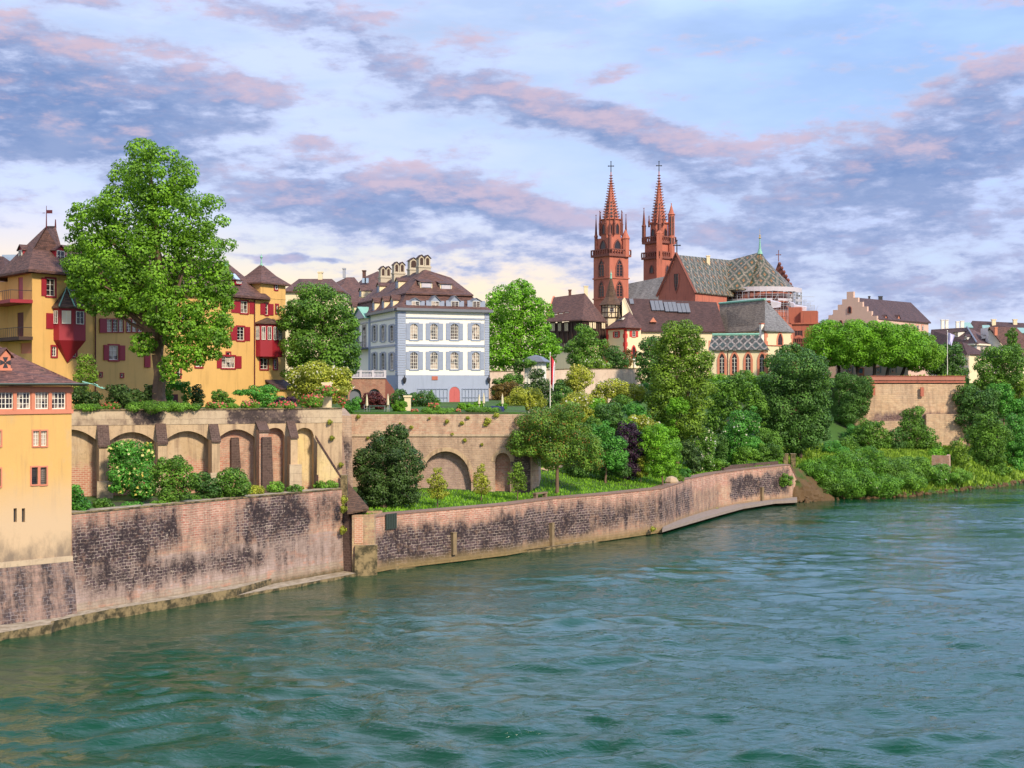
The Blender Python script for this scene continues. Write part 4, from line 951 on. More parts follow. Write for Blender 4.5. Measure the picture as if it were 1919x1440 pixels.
# ------------------------------------------------------------------ buildings
def xf(px, Y): return ((px - CX) * Y / F, Y)
def vec2(p): return Vector((p[0], p[1], 0))
def pane_only(par, f, Rc, name='window', m=None, fr=None, cols=2, rows=3): return win(par, f, Rc, cols, rows, fr=fr, hole=False)
def finial(mb, p, h, r=.12, ball=True):
    mb.ring(p, [(r, 0), (r * .6, h * .3), (r * .5, h * .5), (r * 1.6 if ball else r * .4, h * .55), (r * .4, h * .62), (r * .25, h), (0, h)], 6)
def downpipe(par, f, px, y0, y1):
    mb = MB(); a = f.a(px); mb.tube(f.p(a, f.z(px, y1), .13), f.p(a, f.z(px, y0), .13), .08); mb.build('downpipe', M.maroon, par)

# ---- ochre house standing in the river at the left edge
B = Vector((-40.6, 121.5, 0)); ud = Vector((.72, .69, 0)).normalized(); fR = Fac(xy(B - ud * 20), xy(B)); BW = fR.L
zpl = fR.z(100, 1056); h1 = thing("riverside_house", "ochre riverside house with a glazed loggia under its red tiled hip roof", "house", fR.p(10, 0))
for x0, x1 in ((-68, -38), (-34, -7), (-3, 25), (30, 57), (66, 91), (96, 123)):
    last = x0 == 96
    win(h1, fR, fR.rect(x0, 728, x1, 768), 4, 4, sur=None, fw=.09, mw=.05, depth=.3)
for (x0, y0, x1, y1, g) in ((62, 809, 73, 837, 0), (76.5, 809, 87.5, 837, 0), (59, 877, 70.5, 909, 1), (75.5, 877, 87, 909, 1), (-8, 809, 1.5, 837, 0), (-10, 880, 1, 913, 1)):
    win(h1, fR, fR.rect(x0, y0, x1, y1), 2 if not g else 5, 4 if not g else 9, sur=M.pinkstone, sw=.13, fr=M.frame if not g else M.iron, fw=.05, mw=.035, depth=.35)
for x0 in (25.5, 41): fR.holes.append(fR.rect(x0, 954, x0 + 6, 980))
mb = MB(); fR.wall(mb, 0, BW, zpl + .01, fR.z(60, 772), .35); bq = vec2(xy(B)) - fR.n * 14; aq = fR.p(0, 0, -14)
z772 = fR.z(60, 772)
mb.poly([fR.p(BW, zpl), fR.p(BW, zpl, -14), fR.p(BW, z772, -14), fR.p(BW, z772)]); mb.build('wall', M.ochre_low, h1)
mb = MB(); fR.box(mb, fR.a(25.5), fR.a(47), fR.z(36, 981), fR.z(36, 953), -.6, -.34); mb.build('loophole_back', M.iron, h1)
ze = 21.75
mb = MB(); fR.wall(mb, 0, BW, z772, ze, .3); mb.poly([fR.p(BW, z772), fR.p(BW, z772, -14), fR.p(BW, ze, -14), fR.p(BW, ze)])
fR.box(mb, -.1, BW + .12, z772 - .25, z772 + .12, -.1, .14); fR.box(mb, -.1, BW + .12, ze - .55, ze - .1, -.1, .12)
for px in (-36, -5, 27.5, 61.5, 93.5, 127): a = fR.a(px); fR.box(mb, a - .16, a + .16, z772 + .13, ze - .56, .004, .09)
mb.build('loggia_wall', M.pinkstone, h1)
zz = zpl
mb = MB(); pts = [(0, .5), (BW + .1, .5), (BW + .1, -13.9), (0, -13.9)]
mb.hexa([fR.p(a, .3, o + (.5 if o > 0 else 0)) for a, o in pts], [fR.p(a, zz, o * .3 if o > 0 else o) for a, o in pts])
M.plinth = masonry("black_plinth_stone", (.42, .24, .20), (.50, .34, .28), (.42, .34, .30), .62, .33, [], .34, d1=(.014, .012, .018), d2=(.04, .03, .04), dm=(.26, .23, .23), bands=(), patch=(.46, .32, .28), foot=((.36, .28, .22), .3, 2.4))
mb.build('plinth', M.plinth, h1)
mb = MB(); fR.box(mb, -.05, BW + .05, zz + .004, zz + .5, -.2, .18); mb.build('plinth_ledge', M.archgrey, h1)
# hip roof
ov = 1.0; E0, E1, E2 = fR.p(-2, ze + .25, ov), fR.p(BW + ov, ze + .25, ov), fR.p(BW + ov, ze + .25, -15)
apx = fR.p(fR.a(20), 26.3, -6.0); apl = fR.p(-2, 26.3, -6.0); k1 = fR.p(BW - 1.6, 22.9, -1.2); 
roof('roof', M.roofred, h1, [[E0, E1, k1.lerp(E1, .35), apx, apl], [E1, E2, apx + fR.n * -1.0, apx, k1.lerp(E1, .35)], [E0, apl, apl - fR.n * 9 - UP * 4.3], [apl, apx, apx + fR.n * -1, E2, fR.p(-2, ze + .25, -15)]], .22)
mb = MB(); mb.tube(E0 + fR.n * .12, E1 + fR.n * .12 + fR.u * .1, .13, .13, 8); mb.build('gutter', simple("green_grey_gutter", (.06, .09, .07), .5), h1)
mb = MB(); p = apx + UP * -.1; mb.ring(p, [(.75, 0), (.40, .25), (.30, .9), (.42, 1.3), (.18, 1.7), (.10, 2.4)], 8); mb.tube(p + UP * 2.3, p + UP * 4.4, .06, .03); mb.ring(p + UP * 3.9, [(.02, 0), (.16, .15), (.02, .3)], 6); mb.build('finial', M.copper, h1)
# dormer with a cross shaped opening
zc0, zc1 = 23.35, 24.6; dl, dr = fR.a(9.5), fR.a(29.5); dm_ = (dl + dr) / 2; do = -1.1
mb = MB(); mb.prism([fR.p(dl, zc0, do), fR.p(dr, zc0, do), fR.p(dr, zc1, do), fR.p(dm_, zc1 + .55, do), fR.p(dl, zc1, do)], fR.n * -2.6); fR.box(mb, dl - .1, dr + .1, zc0 - .1, zc0 + .1, do - .3, do + .12)
dorm = mb.build('dormer', M.pinkstone, h1)
roof('dormer_roof', M.roofred, dorm, [[fR.p(dl - .25, zc1 - .12, do + .25), fR.p(dm_, zc1 + .72, do + .25), fR.p(dm_, zc1 + .72, do - 3), fR.p(dl - .25, zc1 - .12, do - 2.6)], [fR.p(dr + .25, zc1 - .12, do + .25), fR.p(dm_, zc1 + .72, do + .25), fR.p(dm_, zc1 + .72, do - 3), fR.p(dr + .25, zc1 - .12, do - 2.6)]], .1)
mb = MB(); cz = (zc0 + zc1) / 2
for k in range(4):
    d = R(90 * k); co, si = math.cos(d), math.sin(d); q = [(.05, -.06), (.48, -.24), (.48, .24), (.05, .06)]
    mb.prism([fR.p(dm_ + x * co - y * si, cz + x * si + y * co, do + .02) for x, y in q], fR.n * .02)
mb.build('cross_opening', M.iron, dorm)
# copper dragon spout at the eaves corner
mb = MB(); s0 = E1 + UP * .1; s1 = s0 + Vector((1.25, .45, -.55)); mb.path([s0 - (s1 - s0) * .3, s0.lerp(s1, .4) + UP * .08, s1], [.07, .09, .05], 6)
for sg in (-1, 1):
    b0 = s0.lerp(s1, .55); mb.prism([b0, b0 + Vector((-.2, sg * .35, .32)), b0 + Vector((.25, sg * .1, .05))], Vector((.0, .0, .03)))
mb.ring(s1 + UP * -.08, [(.02, 0), (.12, .08), (.10, .16), (.02, .24)], 6); mb.tube(s1, s1 + Vector((.3, .05, .02)), .06, .02); mb.build('dragon_spout', M.copper, h1)

# ---- ochre mansion on the terrace
C0, C1 = (-55.35, 152.0), (-32.65, 190.0); fM = Fac(C0, C1); hm = thing("ochre_mansion", "long ochre mansion with dark red shutters, corner tower and two red oriels", "mansion", fM.p(20, 18.5))
Mk = lambda *r: fM.rect(*r)
def sh(*prs): return [(fM.a(x0), fM.a(x1)) for x0, x1 in prs]
def mw(x0, y0, x1, y1, cols=2, rows=3, shut=(), **k): return win(hm, fM, Mk(x0, y0, x1, y1), cols, rows, sur=k.pop('sur', M.shutter), sw=k.pop('sw', .2), shut=sh(*shut), depth=.25, **k)
mw(86.5, 522, 103, 554, shut=((77, 84),)); mw(136, 525, 150, 557, shut=((152, 158),))
mw(97, 649, 105.5, 667); mw(134, 651, 142.5, 668); mw(204, 647, 221.5, 674, 2, 3, ((193.5, 202), (223.5, 234)))
for x0, x1 in ((200, 210), (211.5, 221), (222.5, 231), (237, 246), (247.5, 256), (257.5, 266)): mw(x0, 598, x1, 621, 2, 4, sw=.12)
for x0, x1 in ((186, 198), (269, 281)): mb = MB(); fM.box(mb, fM.a(x0), fM.a(x1), fM.z(x0, 623), fM.z(x0, 596), .05, .12); mb.build('shutter', M.shutter, hm)
mb = MB(); fM.box(mb, fM.a(270), fM.a(281), fM.z(275, 688), fM.z(275, 665), .04, .12); mb.build('shutter', M.shutter, hm)
mw(187, 698, 191, 705, 1, 1, sw=.12); mw(226, 700, 231, 706, 1, 1, sw=.12)
mw(331, 688, 338, 706, 1, 2); mw(366, 668, 379, 687, 2, 2, ((347, 350),)); mw(341, 518 + 60, 352, 605, 2, 3)
mw(450.5, 564, 464, 586, 2, 3, ((433, 449), (467, 476))); mw(497, 569, 502, 589, 1, 3, ((487.5, 496), (503.5, 512))); mw(517, 571, 520.5, 586, 1, 3)
mw(444, 612, 457.5, 637, 2, 4, ((431, 442), (459.5, 468)))
mw(415, 667, 440, 689, 3, 4, ((406, 414), (442, 452))); mw(424, 660, 431.5, 666, 1, 1, sw=.15); mw(487.5, 665, 501.5, 691, 2, 4); mw(513, 673, 519, 691, 1, 4)
zbM, zT, zE = 17.5, 35.4, 34.35
aT = fM.a(160); aTur = fM.a(488)
mb = MB(); fM.wall(mb, 0, aT, zbM, zT); fM.wall(mb, aT, aTur, zbM, zE); fM.wall(mb, aTur, fM.L, zbM, 36.5)
D0 = (-60.6, 158.4)
fL = Fac(D0, C0)
for (x0, y0, x1, y1) in ((34, 519, 43, 562), (32.5, 585, 44, 630), (39, 642, 59, 662)): fL.holes.append(fL.rect(x0, y0, x1, y1))
fL.wall(mb, 0, fL.L, zbM, zT, .2); back = [xy(fM.p(fM.L, 0, -14)), xy(fM.p(0, 0, -14))]
walls(mb, [C1, back[0], back[1], D0], zbM, zE, skip=(3,)); mb.build('wall', M.ochre, hm)
mb = MB(); fM.box(mb, aTur - .02, fM.L + .01, 34.2, 34.3, 0, .05); mb.build('string_course', M.ochre_low, hm)
for (x0, y0, x1, y1, mt) in ((34, 519, 43, 562, simple("faded_red_door", (.40, .06, .09), .6)), (32.5, 585, 44, 630, M.maroon), (39, 642, 59, 662, M.pinkstone)):
    r = fL.rect(x0, y0, x1, y1); mb = MB(); fL.box(mb, r[0], r[1], r[2], r[3], -.3, -.08); mb.build('door', mt, hm)
# balcony on the side of the tower
zb1, zb2 = fL.z(45, 566), fL.z(45, 634)
for z_, w_ in ((zb1, 2.6), (zb2, 1.6)):
    mb = MB(); fL.box(mb, -3.5, fL.L + .3, z_ - .25, z_ + .15, .02, w_); bal = mb.build('balcony', M.shutter if w_ > 2 else M.wood, hm)
    rb = MB()
    for k in range(19): a = -3.4 + k * (fL.L + 3.5) / 18; rb.tube(fL.p(a, z_ + .15, w_ - .1), fL.p(a, z_ + 1.2, w_ - .1), .02, None, 4)
    rb.tube(fL.p(-3.4, z_ + 1.2, w_ - .1), fL.p(fL.L + .1, z_ + 1.2, w_ - .1), .035); rb.tube(fL.p(fL.L + .1, z_ + 1.2, w_ - .1), fL.p(fL.L + .1, z_ + 1.2, .05), .035); rb.build('railing', M.iron, bal)
mb = MB(); [mb.tube(fL.p(a, zbM, 2.3), fL.p(a, zb1 - .25, 2.3), .09) for a in (-1.5, 3.0)]; mb.build('post', M.grey, hm)
# tower roof: flared pyramid with short ridge
oT = 1.0; e = [fL.p(-oT, zT - .2, oT), fM.p(-oT * .3, zT - .2, oT) , fM.p(aT + .6, zT - .2, oT), fM.p(aT + .6, zT - .2, -9), Vector((D0[0] - 4, D0[1] + 6, zT - .2))]
e[1] = Vector((C0[0], C0[1], zT - .2)) + (fM.n + fL.n).normalized() * 1.5
cen = fM.p(aT * .52, 0, -4.2); r0, r1 = P(87, 423, 156.5), P(104, 423, 160); mid = [Vector((q.x * .45 + cen.x * .55, q.y * .45 + cen.y * .55, zT + 2.4)) for q in e]
polys = [[e[i], e[(i + 1) % 5], mid[(i + 1) % 5], mid[i]] for i in range(5)]
polys += [[mid[0], mid[1], r0], [mid[1], mid[2], r1, r0], [mid[2], mid[3], r1], [mid[3], mid[4], r0, r1], [mid[4], mid[0], r0]]
roof('tower_roof', M.roof, hm, polys, .3)
mb = MB(); fM.box(mb, -.1, aT + .2, zT - .55, zT - .18, .02, .8); fL.box(mb, -.4, fL.L + .05, zT - .55, zT - .18, .02, .8); mb.build('eaves', M.maroon, hm)
mb = MB(); mb.tube(r0 - UP * .3, r0 + UP * 2.4, .09, .03); mb.box(r0 + Vector((.35, 0, 1.7)), (.7, .04, .4)); mb.box(r0 + Vector((-.3, 0, 1.55)), (.3, .04, .06)); mb.tube(r1 - UP * .3, r1 + UP * .8, .13, .06); mb.build('weathervane', M.maroon, hm)
def dormer(par, f, px, yb, yt, w, o, depth, face, rmat, pane=None, gable=.5, shed=False, cols=2, rows=3, frm=None, cheeks=None):
    """a roof dormer: face at offset o from the facade plane (negative = back)"""
    A = f.A + f.n * o; g = Fac((A.x, A.y), (A.x + f.u.x * 5, A.y + f.u.y * 5)); a = g.a(px); z0, z1 = g.z(px, yb), g.z(px, yt)
    mb = MB(); mb.prism([g.p(a - w / 2, z0), g.p(a + w / 2, z0), g.p(a + w / 2, z1)] + ([] if shed else [g.p(a, z1 + gable)]) + [g.p(a - w / 2, z1)], g.n * -depth); d = mb.build('dormer', face, par)
    ro = .18
    if shed: ps = [[g.p(a - w / 2 - ro, z1 - .02, .3), g.p(a + w / 2 + ro, z1 - .02, .3), g.p(a + w / 2 + ro, z1 + gable, -depth), g.p(a - w / 2 - ro, z1 + gable, -depth)]]
    else: ps = [[g.p(a + s * (w / 2 + ro), z1 - .1, .2), g.p(a, z1 + gable + .1, .2), g.p(a, z1 + gable + .1, -depth - gable), g.p(a + s * (w / 2 + ro), z1 - .1, -depth)] for s in (-1, 1)]
    ps2 = [[p + UP * .06 for p in q] for q in ps]; roof('dormer_roof', rmat, d, ps2, .1)
    win(d, g, (a - w / 2 + .18, a + w / 2 - .18, z0 + .15, z1 - .08), cols, rows, hole=False, fr=frm or M.frame, pane=pane); return d, g, a, z0, z1
gL = fL; d_ = dormer(hm, fL, 39, 489, 467, 1.5, -.6, 2.2, M.shutter, M.roof, gable=.45, cols=2, rows=2)
dormer(hm, fM, 113, 492, 468, 1.5, -1.2, 2.2, M.shutter, M.roof, gable=.45, cols=2, rows=2)
# main roof
rdg0, rdg1 = fM.p(aT - 2, 39.3, -6.0), fM.p(fM.a(488), 39.3, -6.0)
roof('roof', M.roof, hm, [[fM.p(aT - 1, zE - .1, .8), fM.p(aTur + 1.2, zE - .1, .8), rdg1, rdg0], [rdg0, rdg1, fM.p(fM.L, zE - .1, -14.5), fM.p(aT - 1, zE - .1, -14.5)], [fM.p(aTur + 1.2, zE - .1, .8), fM.p(fM.L + .2, zE - .1, -3), fM.p(fM.L, zE - .1, -14.5), rdg1]], .3)
mb = MB(); fM.box(mb, aT, aTur, zE - .5, zE - .38, .02, .55); mb.build('eaves', M.maroon, hm)
dormer(hm, fM, 447, 533, 524, 1.3, -1.0, 2.0, M.shutter, M.roof, gable=.1, shed=True)
mb = MB(); q = [fM.p(fM.a(458), 36.1, -1.35), fM.p(fM.a(466), 36.1, -1.35), fM.p(fM.a(466), 37.3, -2.75), fM.p(fM.a(458), 37.3, -2.75)]; mb.prism(q, Vector((fM.n.x, fM.n.y, 1.2)).normalized() * .3); mb.build('skylight', M.slateblue, hm)
mb = MB(); mb.box(fM.p(fM.a(468), 38.6, -4.4), (.5, .5, 1.2)); mb.build('vent', M.copper, hm)
# stair turret roof
tc_ = fM.p((aTur + fM.L) / 2, 36.4, -2.2); mb = MB(); fTu = MB()
e4 = [fM.p(aTur - .5, 36.4, .6), fM.p(fM.L + .5, 36.4, .6), fM.p(fM.L + .5, 36.4, -5), fM.p(aTur - .5, 36.4, -5)]; ap = Vector((tc_.x, tc_.y, 39.3)); mid = [p.lerp(ap, .5) - UP * .25 for p in e4]
roof('turret_roof', M.roof, hm, [[e4[i], e4[(i + 1) % 4], mid[(i + 1) % 4], mid[i]] for i in range(4)] + [[mid[i], mid[(i + 1) % 4], ap] for i in range(4)], .2)
mb = MB(); mb.ring(ap - UP * .5, [(.35, 0), (.12, .6), (.08, 1.2), (.22, 1.45), (.05, 1.7), (0, 2.0)], 8); mb.build('finial', M.copper, hm)
mb = MB(); fM.box(mb, aTur, aTur + .02, zE, 36.4, -4.5, 0); mb.build('turret_cheek', M.ochre, hm)
mw(515, 530, 519.5, 542, 1, 2, hole=False)
downpipe(hm, fM, 476, 556, 735); downpipe(hm, fM, 177.5, 575, 745)
# oriels
def oriel(px0, px1, proj, y_e, y_b, y_t, y_c, body, lights, rmat, ribs):
    a0, a1 = fM.a(px0), fM.a(px1); m_ = (px0 + px1) / 2; am = (a0 + a1) / 2; ins = (a1 - a0) * .22
    zE_, zB_, zT_, zC_ = fM.z(m_, y_e), fM.z(m_, y_b), fM.z(m_, y_t), fM.z(m_, y_c)
    wd_ = a1 - a0; plan = [(a0, -.05), (a0 + .03 * wd_, .5 * proj), (a0 + .38 * wd_, proj), (a0 + .84 * wd_, proj), (a1, -.05)]; nf = 4
    mb = MB(); mb.prism([fM.p(a, zB_, o) for a, o in plan], UP * (zE_ - zB_))
    fM.box(mb, a0 - .02, a1 + .02, zB_ + (zE_ - zB_) * .42, zB_ + (zE_ - zB_) * .46, -.02, .12); ob = mb.build('oriel', body, hm)
    mb = MB(); tip = fM.p(am, zC_, .12); q = [fM.p(a, zB_ - .003, o) for a, o in plan]
    for i in range(nf): mb.poly([tip, q[i + 1], q[i]])
    mb.poly([tip, q[0], q[nf]]); mb.poly(q); mb.build('corbel', body, ob)
    top = fM.p(am, zT_, .0); pe = [fM.p(a + (a - am) * .14, zE_ + .02, o + (.3 if o > 0 else 0)) for a, o in plan]
    roof('oriel_roof', rmat, ob, [[pe[i], pe[i + 1], top] for i in range(nf)], .14)
    if ribs:
        r = MB(); [r.tube(pe[i] + UP * .1, top + UP * .1, .09, .05) for i in (1, 2, 3)]; r.build('hip_flashing', M.copper, ob)
    fs = [Fac(xy(fM.p(*((plan[i][0],) + (0,) + (plan[i][1],)))), xy(fM.p(plan[i + 1][0], 0, plan[i + 1][1]))) for i in range(nf)]
    zc0, zc1 = zB_ + (zE_ - zB_) * .50, zB_ + (zE_ - zB_) * .90
    for fi, nl in enumerate(lights):
        g = fs[fi]
        for k in range(nl):
            w_ = g.L / nl; win(ob, g, (w_ * k + w_ * .18, w_ * (k + 1) - w_ * .18, zc0, zc1), 2 if nl < 3 else 1, 2, hole=False, pane=M.offwhite if (nl == 1 and fi == 1) else None)
    return ob
oriel(100, 150, 1.7, 577, 638, 538, 680, M.shutter, (1, 1, 1, 1), M.roofmoss, True)
oriel(479, 521, 1.5, 606, 668, 594, 672, M.shutter, (1, 2, 2, 1), M.roofmoss, False)
for x0, x1, y0, y1 in ((86, 99, 586, 615), (151, 156, 589, 612)): mb = MB(); fM.box(mb, fM.a(x0), fM.a(x1), fM.z(x0, y1), fM.z(x0, y0), .04, .12); mb.build('shutter', M.shutter, hm)
# doorway of the mansion garden and side lean-to
mb = MB(); fM.box(mb, fM.a(498), fM.a(528), 19, fM.z(510, 730), .05, 2.2); lt = mb.build('lean_to', M.ochre, hm)
roof('lean_to_roof', M.roof2, lt, [[fM.p(fM.a(496), fM.z(510, 729), 2.6), fM.p(fM.a(533), fM.z(510, 731), 2.6), fM.p(fM.a(533), fM.z(510, 711), .05), fM.p(fM.a(496), fM.z(510, 711), .05)]], .15)
mb = MB(); fq = Fac(xy(P(312, 0, 158)), xy(P(346, 0, 160))); fq.box(mb, 0, fq.L, 18.6, 21.4, -.4, 0); fq.box(mb, .5, .75, 18.6, 20.9, .001, .12); gp = mb.build('garden_gate', M.ochre); tag(gp, "ochre garden gate post and red door framed by clipped ivy", "gate")
mb = MB(); fq.box(mb, .62, 1.6, 18.6, 20.7, .002, .08); mb.build('door', M.maroon, gp)

# ---- blue and white palace
A_, B_ = xf(746, 222.0), xf(916, 229.0); fB = Fac(A_, B_); D_ = (A_[0] - 35 * .352, A_[1] + 35 * .936); fC = Fac(D_, A_)
hb = thing("blue_palace", "blue and white baroque palace with grey shutters, mansard roof and pink door", "palace", fB.p(9, 18.3))
zg, zw0, zw1, zc = 17.8, fB.z(830, 702.5), fB.z(830, 587.5), fB.z(830, 583.5)
for (y0, y1) in ((606, 636), (659, 691.5)):
    for (x0, x1, s) in ((768.5, 783, ((760.8, 767.2), (784.4, 792.5))), (806.3, 820.5, ((797.7, 805), (821.8, 830.3))), (844, 859, ((835.5, 842.8), (860.3, 867.4))), (884.3, 898.8, ((876.3, 883), (900.2, 907)))):
        win(hb, fB, fB.rect(x0, y0, x1, y1), 4, 5, sur=M.bluewood, sw=.22, arch=.45, shut=[(fB.a(u), fB.a(v)) for u, v in s], sm=M.bluewood, depth=.3, fw=.1, mw=.05)
for (y0, y1) in ((609, 639), (661, 692.5)):
    for (x0, x1) in ((699, 704.5), (715, 720.8), (731.3, 737.5)):
        r = fC.rect(x0, y0, x1, y1); s_ = ((r[0] - 1.15, r[0] - .25), (r[1] + .25, r[1] + 1.15))
        win(hb, fC, r, 2, 5, sur=M.bluewood, sw=.22, arch=.4, shut=s_, sm=M.bluewood, depth=.3, fw=.1)
for (x0, x1, y0, y1) in ((658, 662, 612, 640), (669, 673, 611, 640), (658, 662, 662, 692), (669, 673, 662, 692)): win(hb, fC, fC.rect(x0, y0, x1, y1), 2, 5, sur=M.bluewood, sw=.22, depth=.3)
rdoor = fC.rect(680, 612, 685.5, 650); win(hb, fC, rdoor, 2, 5, sur=M.lead, sw=.4, arch=.6, depth=.4, name='balcony_door')
zs = fB.z(830, 647)
fB.holes.append(fB.rect(841.5, 729, 861.5, 765))
mb = MB(); fB.wall(mb, 0, fB.L, zw0, zc, .3); fC.wall(mb, 0, fC.L, zw0, zc, .3); mb.build('wall', M.white, hb)
mb = MB(); fB.wall(mb, -.0, fB.L, zg, zw0 - .003, .3); fC.wall(mb, 0, fC.L, zg, zw0 - .003); Cb = (B_[0] + (D_[0] - A_[0]), B_[1] + (D_[1] - A_[1]))
walls(mb, [B_, Cb, D_], zg, zc, skip=(2,)); mb.build('base_wall', M.blue, hb)
mb = MB(); mq = MB()
for k in range(26):                                           # rusticated quoins
    z0 = zw0 + .02 + k * (zc - zw0 - .1) / 26; z1 = z0 + (zc - zw0 - .1) / 26 - .07
    fB.box(mb, .003, fB.a(760.3), z0, z1, -.02, .10); fC.box(mb, fC.a(741.5), fC.L + .1, z0, z1, -.02, .10); fB.box(mq, fB.a(908), fB.L + .05, z0, z1, -.02, .10)
mb.build('quoin', M.blue, hb); mq.build('quoin', M.blue, hb)
mb = MB(); fB.box(mb, fB.a(761), fB.a(907.3), zs - .2, zs + .2, -.02, .12); fC.box(mb, fC.a(657), fC.a(741), zs - .2, zs + .2, -.02, .12)
zf = fB.z(830, 596); fB.box(mb, fB.a(761), fB.a(907.3), zf - .14, zf + .14, -.02, .12); fC.box(mb, fC.a(657), fC.a(741), zf - .14, zf + .14, -.02, .12); mb.build('string_course', M.bluewood, hb)
mb = MB(); fB.box(mb, -.5, fB.L + .5, zc + .003, zc + .45, -.3, .75); fC.box(mb, -.2, fC.L - .301, zc + .003, zc + .44, -.3, .75); mb.build('cornice', M.lead, hb)
r = fB.rect(841.5, 729, 861.5, 765); mb = MB(); mb.prism([fB.p(a, z, -.1) for a, z in round_top(r[0], r[1], zg + .3, fB.z(851, 726.5))], fB.n * .14); fB.box(mb, (r[0] + r[1]) / 2 - .03, (r[0] + r[1]) / 2 + .03, zg + .4, r[3] - .2, .04, .07); mb.build('door', M.door, hb)
gothic(hb, fB, (r[0], r[1], zg + .2, fB.z(851, 726.0)), M.blue, .3, pane=M.door, mull=0, shape=round_top, name='door_arch', proud=.1)
mb = MB(); q = fB.rect(809, 704.5, 820, 711.5); fB.box(mb, q[0], q[1], q[2], q[3], .003, .1); mb.build('plaque', M.redstone, hb)
for x0, x1 in ((782, 838), (866, 915)):
    mb = MB()
    for k in range(9): x = x0 + (x1 - x0) * k / 8; fB.box(mb, fB.a(x) - .04, fB.a(x) + .04, zg + .5, fB.z(x, 729), .06, .13)
    for y in (730, 746): fB.box(mb, fB.a(x0), fB.a(x1), fB.z(840, y) - .04, fB.z(840, y) + .04, .131, .18)
    mb.build('trellis', M.bluewood, hb)
for x in (756, 913.5):
    mb = MB(); c = fB.p(fB.a(x), fB.z(x, 714), .55); mb.ring(c, [(.12, -.4), (.3, .1), (.34, .5), (.1, .75), (.03, 1.1)], 6); mb.tube(c + UP * .2, fB.p(fB.a(x), c.z + .2, 0), .05); mb.build('wall_lantern', M.iron, hb)
# mansard and upper roof
i1 = 2.3; zm = fB.z(830, 551) + .15; z0 = zc + .45
eb = [fB.p(-.6, z0, .7), fB.p(fB.L + .5, z0, .7), Vector((Cb[0] + .5, Cb[1], z0)), Vector((D_[0] - .6, D_[1] + .5, z0))]
et = [fB.p(i1, zm, -i1), fB.p(fB.L - i1, zm, -i1), Vector((Cb[0] - i1, Cb[1] - i1, zm)), Vector((D_[0] + i1, D_[1] - i1, zm))]
em = [a.lerp(b_, .45) - UP * .0 + (b_ - a) * .18 for a, b_ in zip(eb, et)]
for q in em: q.z = z0 + (zm - z0) * .42
roof('mansard', M.roof, hb, [[eb[i], eb[(i + 1) % 4], em[(i + 1) % 4], em[i]] for i in range(4)] + [[em[i], em[(i + 1) % 4], et[(i + 1) % 4], et[i]] for i in range(4)], .2)
eu = [p + (p - (et[0] + et[2]) / 2).normalized() * .55 + UP * .06 for p in et]
R1 = P(797, 504.5, 232.5); R2 = P(845, 518, 236.5); R2.z = R1.z - 1.1; R3 = R1 + Vector((-.352, .936, 0)) * 27
roof('roof', M.roof, hb, [[eu[0], eu[1], R2, R1], [eu[3], eu[0], R1, R3], [eu[1], eu[2], R2], [eu[2], eu[3], R3, R1, R2]], .25)
for px, g_ in ((778.5, .35), (815.5, .75), (852.5, .75), (892.5, .35)):
    d, g, a, q0, q1 = dormer(hb, fB, px, 580, 563, 1.75, -.25, 2.0, M.bluewood, M.lead, gable=g_, cols=2, rows=4)
    for s in (-1, 1): mb = MB(); g.box(mb, a + s * 1.25 - .42, a + s * 1.25 + .42, q0 + .1, q1, -.1, .06); mb.build('shutter', M.bluewood, d)
for px in (799, 836): dormer(hb, fB, px, 540 + (px - 799) * .09, 528 + (px - 799) * .09, 2.2, -3.5, 3.2, M.cream, M.roof, gable=.9, shed=True, pane=M.sheet, cols=1, rows=1, frm=M.bluewood)
for px in (700, 718, 734.5): dormer(hb, fC, px, 585 - (px - 700) * .12, 566 - (px - 700) * .14, 1.6, -.25, 2.4, M.cream, M.roof, gable=.7, cols=1, rows=4, frm=M.bluewood, pane=M.bluewood)
dormer(hb, fC, 661, 594, 574, 1.6, -.25, 2.4, M.cream, M.roof, gable=.7, cols=1, rows=4, frm=M.bluewood, pane=M.bluewood)
for px, yb, yt in ((675.5, 557, 544), (709, 549, 535), (744, 541, 526)): dormer(hb, fC, px, yb, yt, 1.9, -3.4, 4.2, M.cream, M.roof, gable=.5, cols=1, rows=2, frm=M.bluewood, pane=M.bluewood)
# pediment and balcony on the side facade
a0, a1 = fC.a(668), fC.a(693.5); zp0, zp1 = fC.z(680, 597), fC.z(680, 577)
mb = MB(); mb.prism([fC.p(a0, zp0, .8), fC.p(a1, zp0, .8), fC.p((a0 + a1) / 2, zp1, .8)], fC.n * -1.4); pd = mb.build('pediment', M.bluewood, hb)
roof('pediment_roof', M.copper, pd, [[fC.p(a1 + .4, zp0 - .05, 1.1), fC.p((a0 + a1) / 2, zp1 + .25, 1.1), fC.p((a0 + a1) / 2, zp1 + .25, -1.5), fC.p(a1 + .4, zp0 - .05, -.6)], [fC.p(a0 - .4, zp0 - .05, 1.1), fC.p((a0 + a1) / 2, zp1 + .25, 1.1), fC.p((a0 + a1) / 2, zp1 + .25, -1.5), fC.p(a0 - .4, zp0 - .05, -.6)]], .12)
mb = MB()
for x in (668.5, 693): a = fC.a(x); fC.box(mb, a - .5, a + .5, zw0, zp0 - .2, -.02, .16)
mb.build('pilaster', M.blue, hb)
zb = fC.z(680, 652); mb = MB(); fC.box(mb, fC.a(671), fC.a(692), zb - .3, zb, .02, 1.4); bl = mb.build('balcony', M.lead, hb)
mb = MB(); aa0, aa1 = fC.a(671), fC.a(692)
for k in range(22): a = aa0 + (aa1 - aa0) * k / 21; mb.tube(fC.p(a, zb, 1.35), fC.p(a, zb + 1.0, 1.35), .03, None, 4)
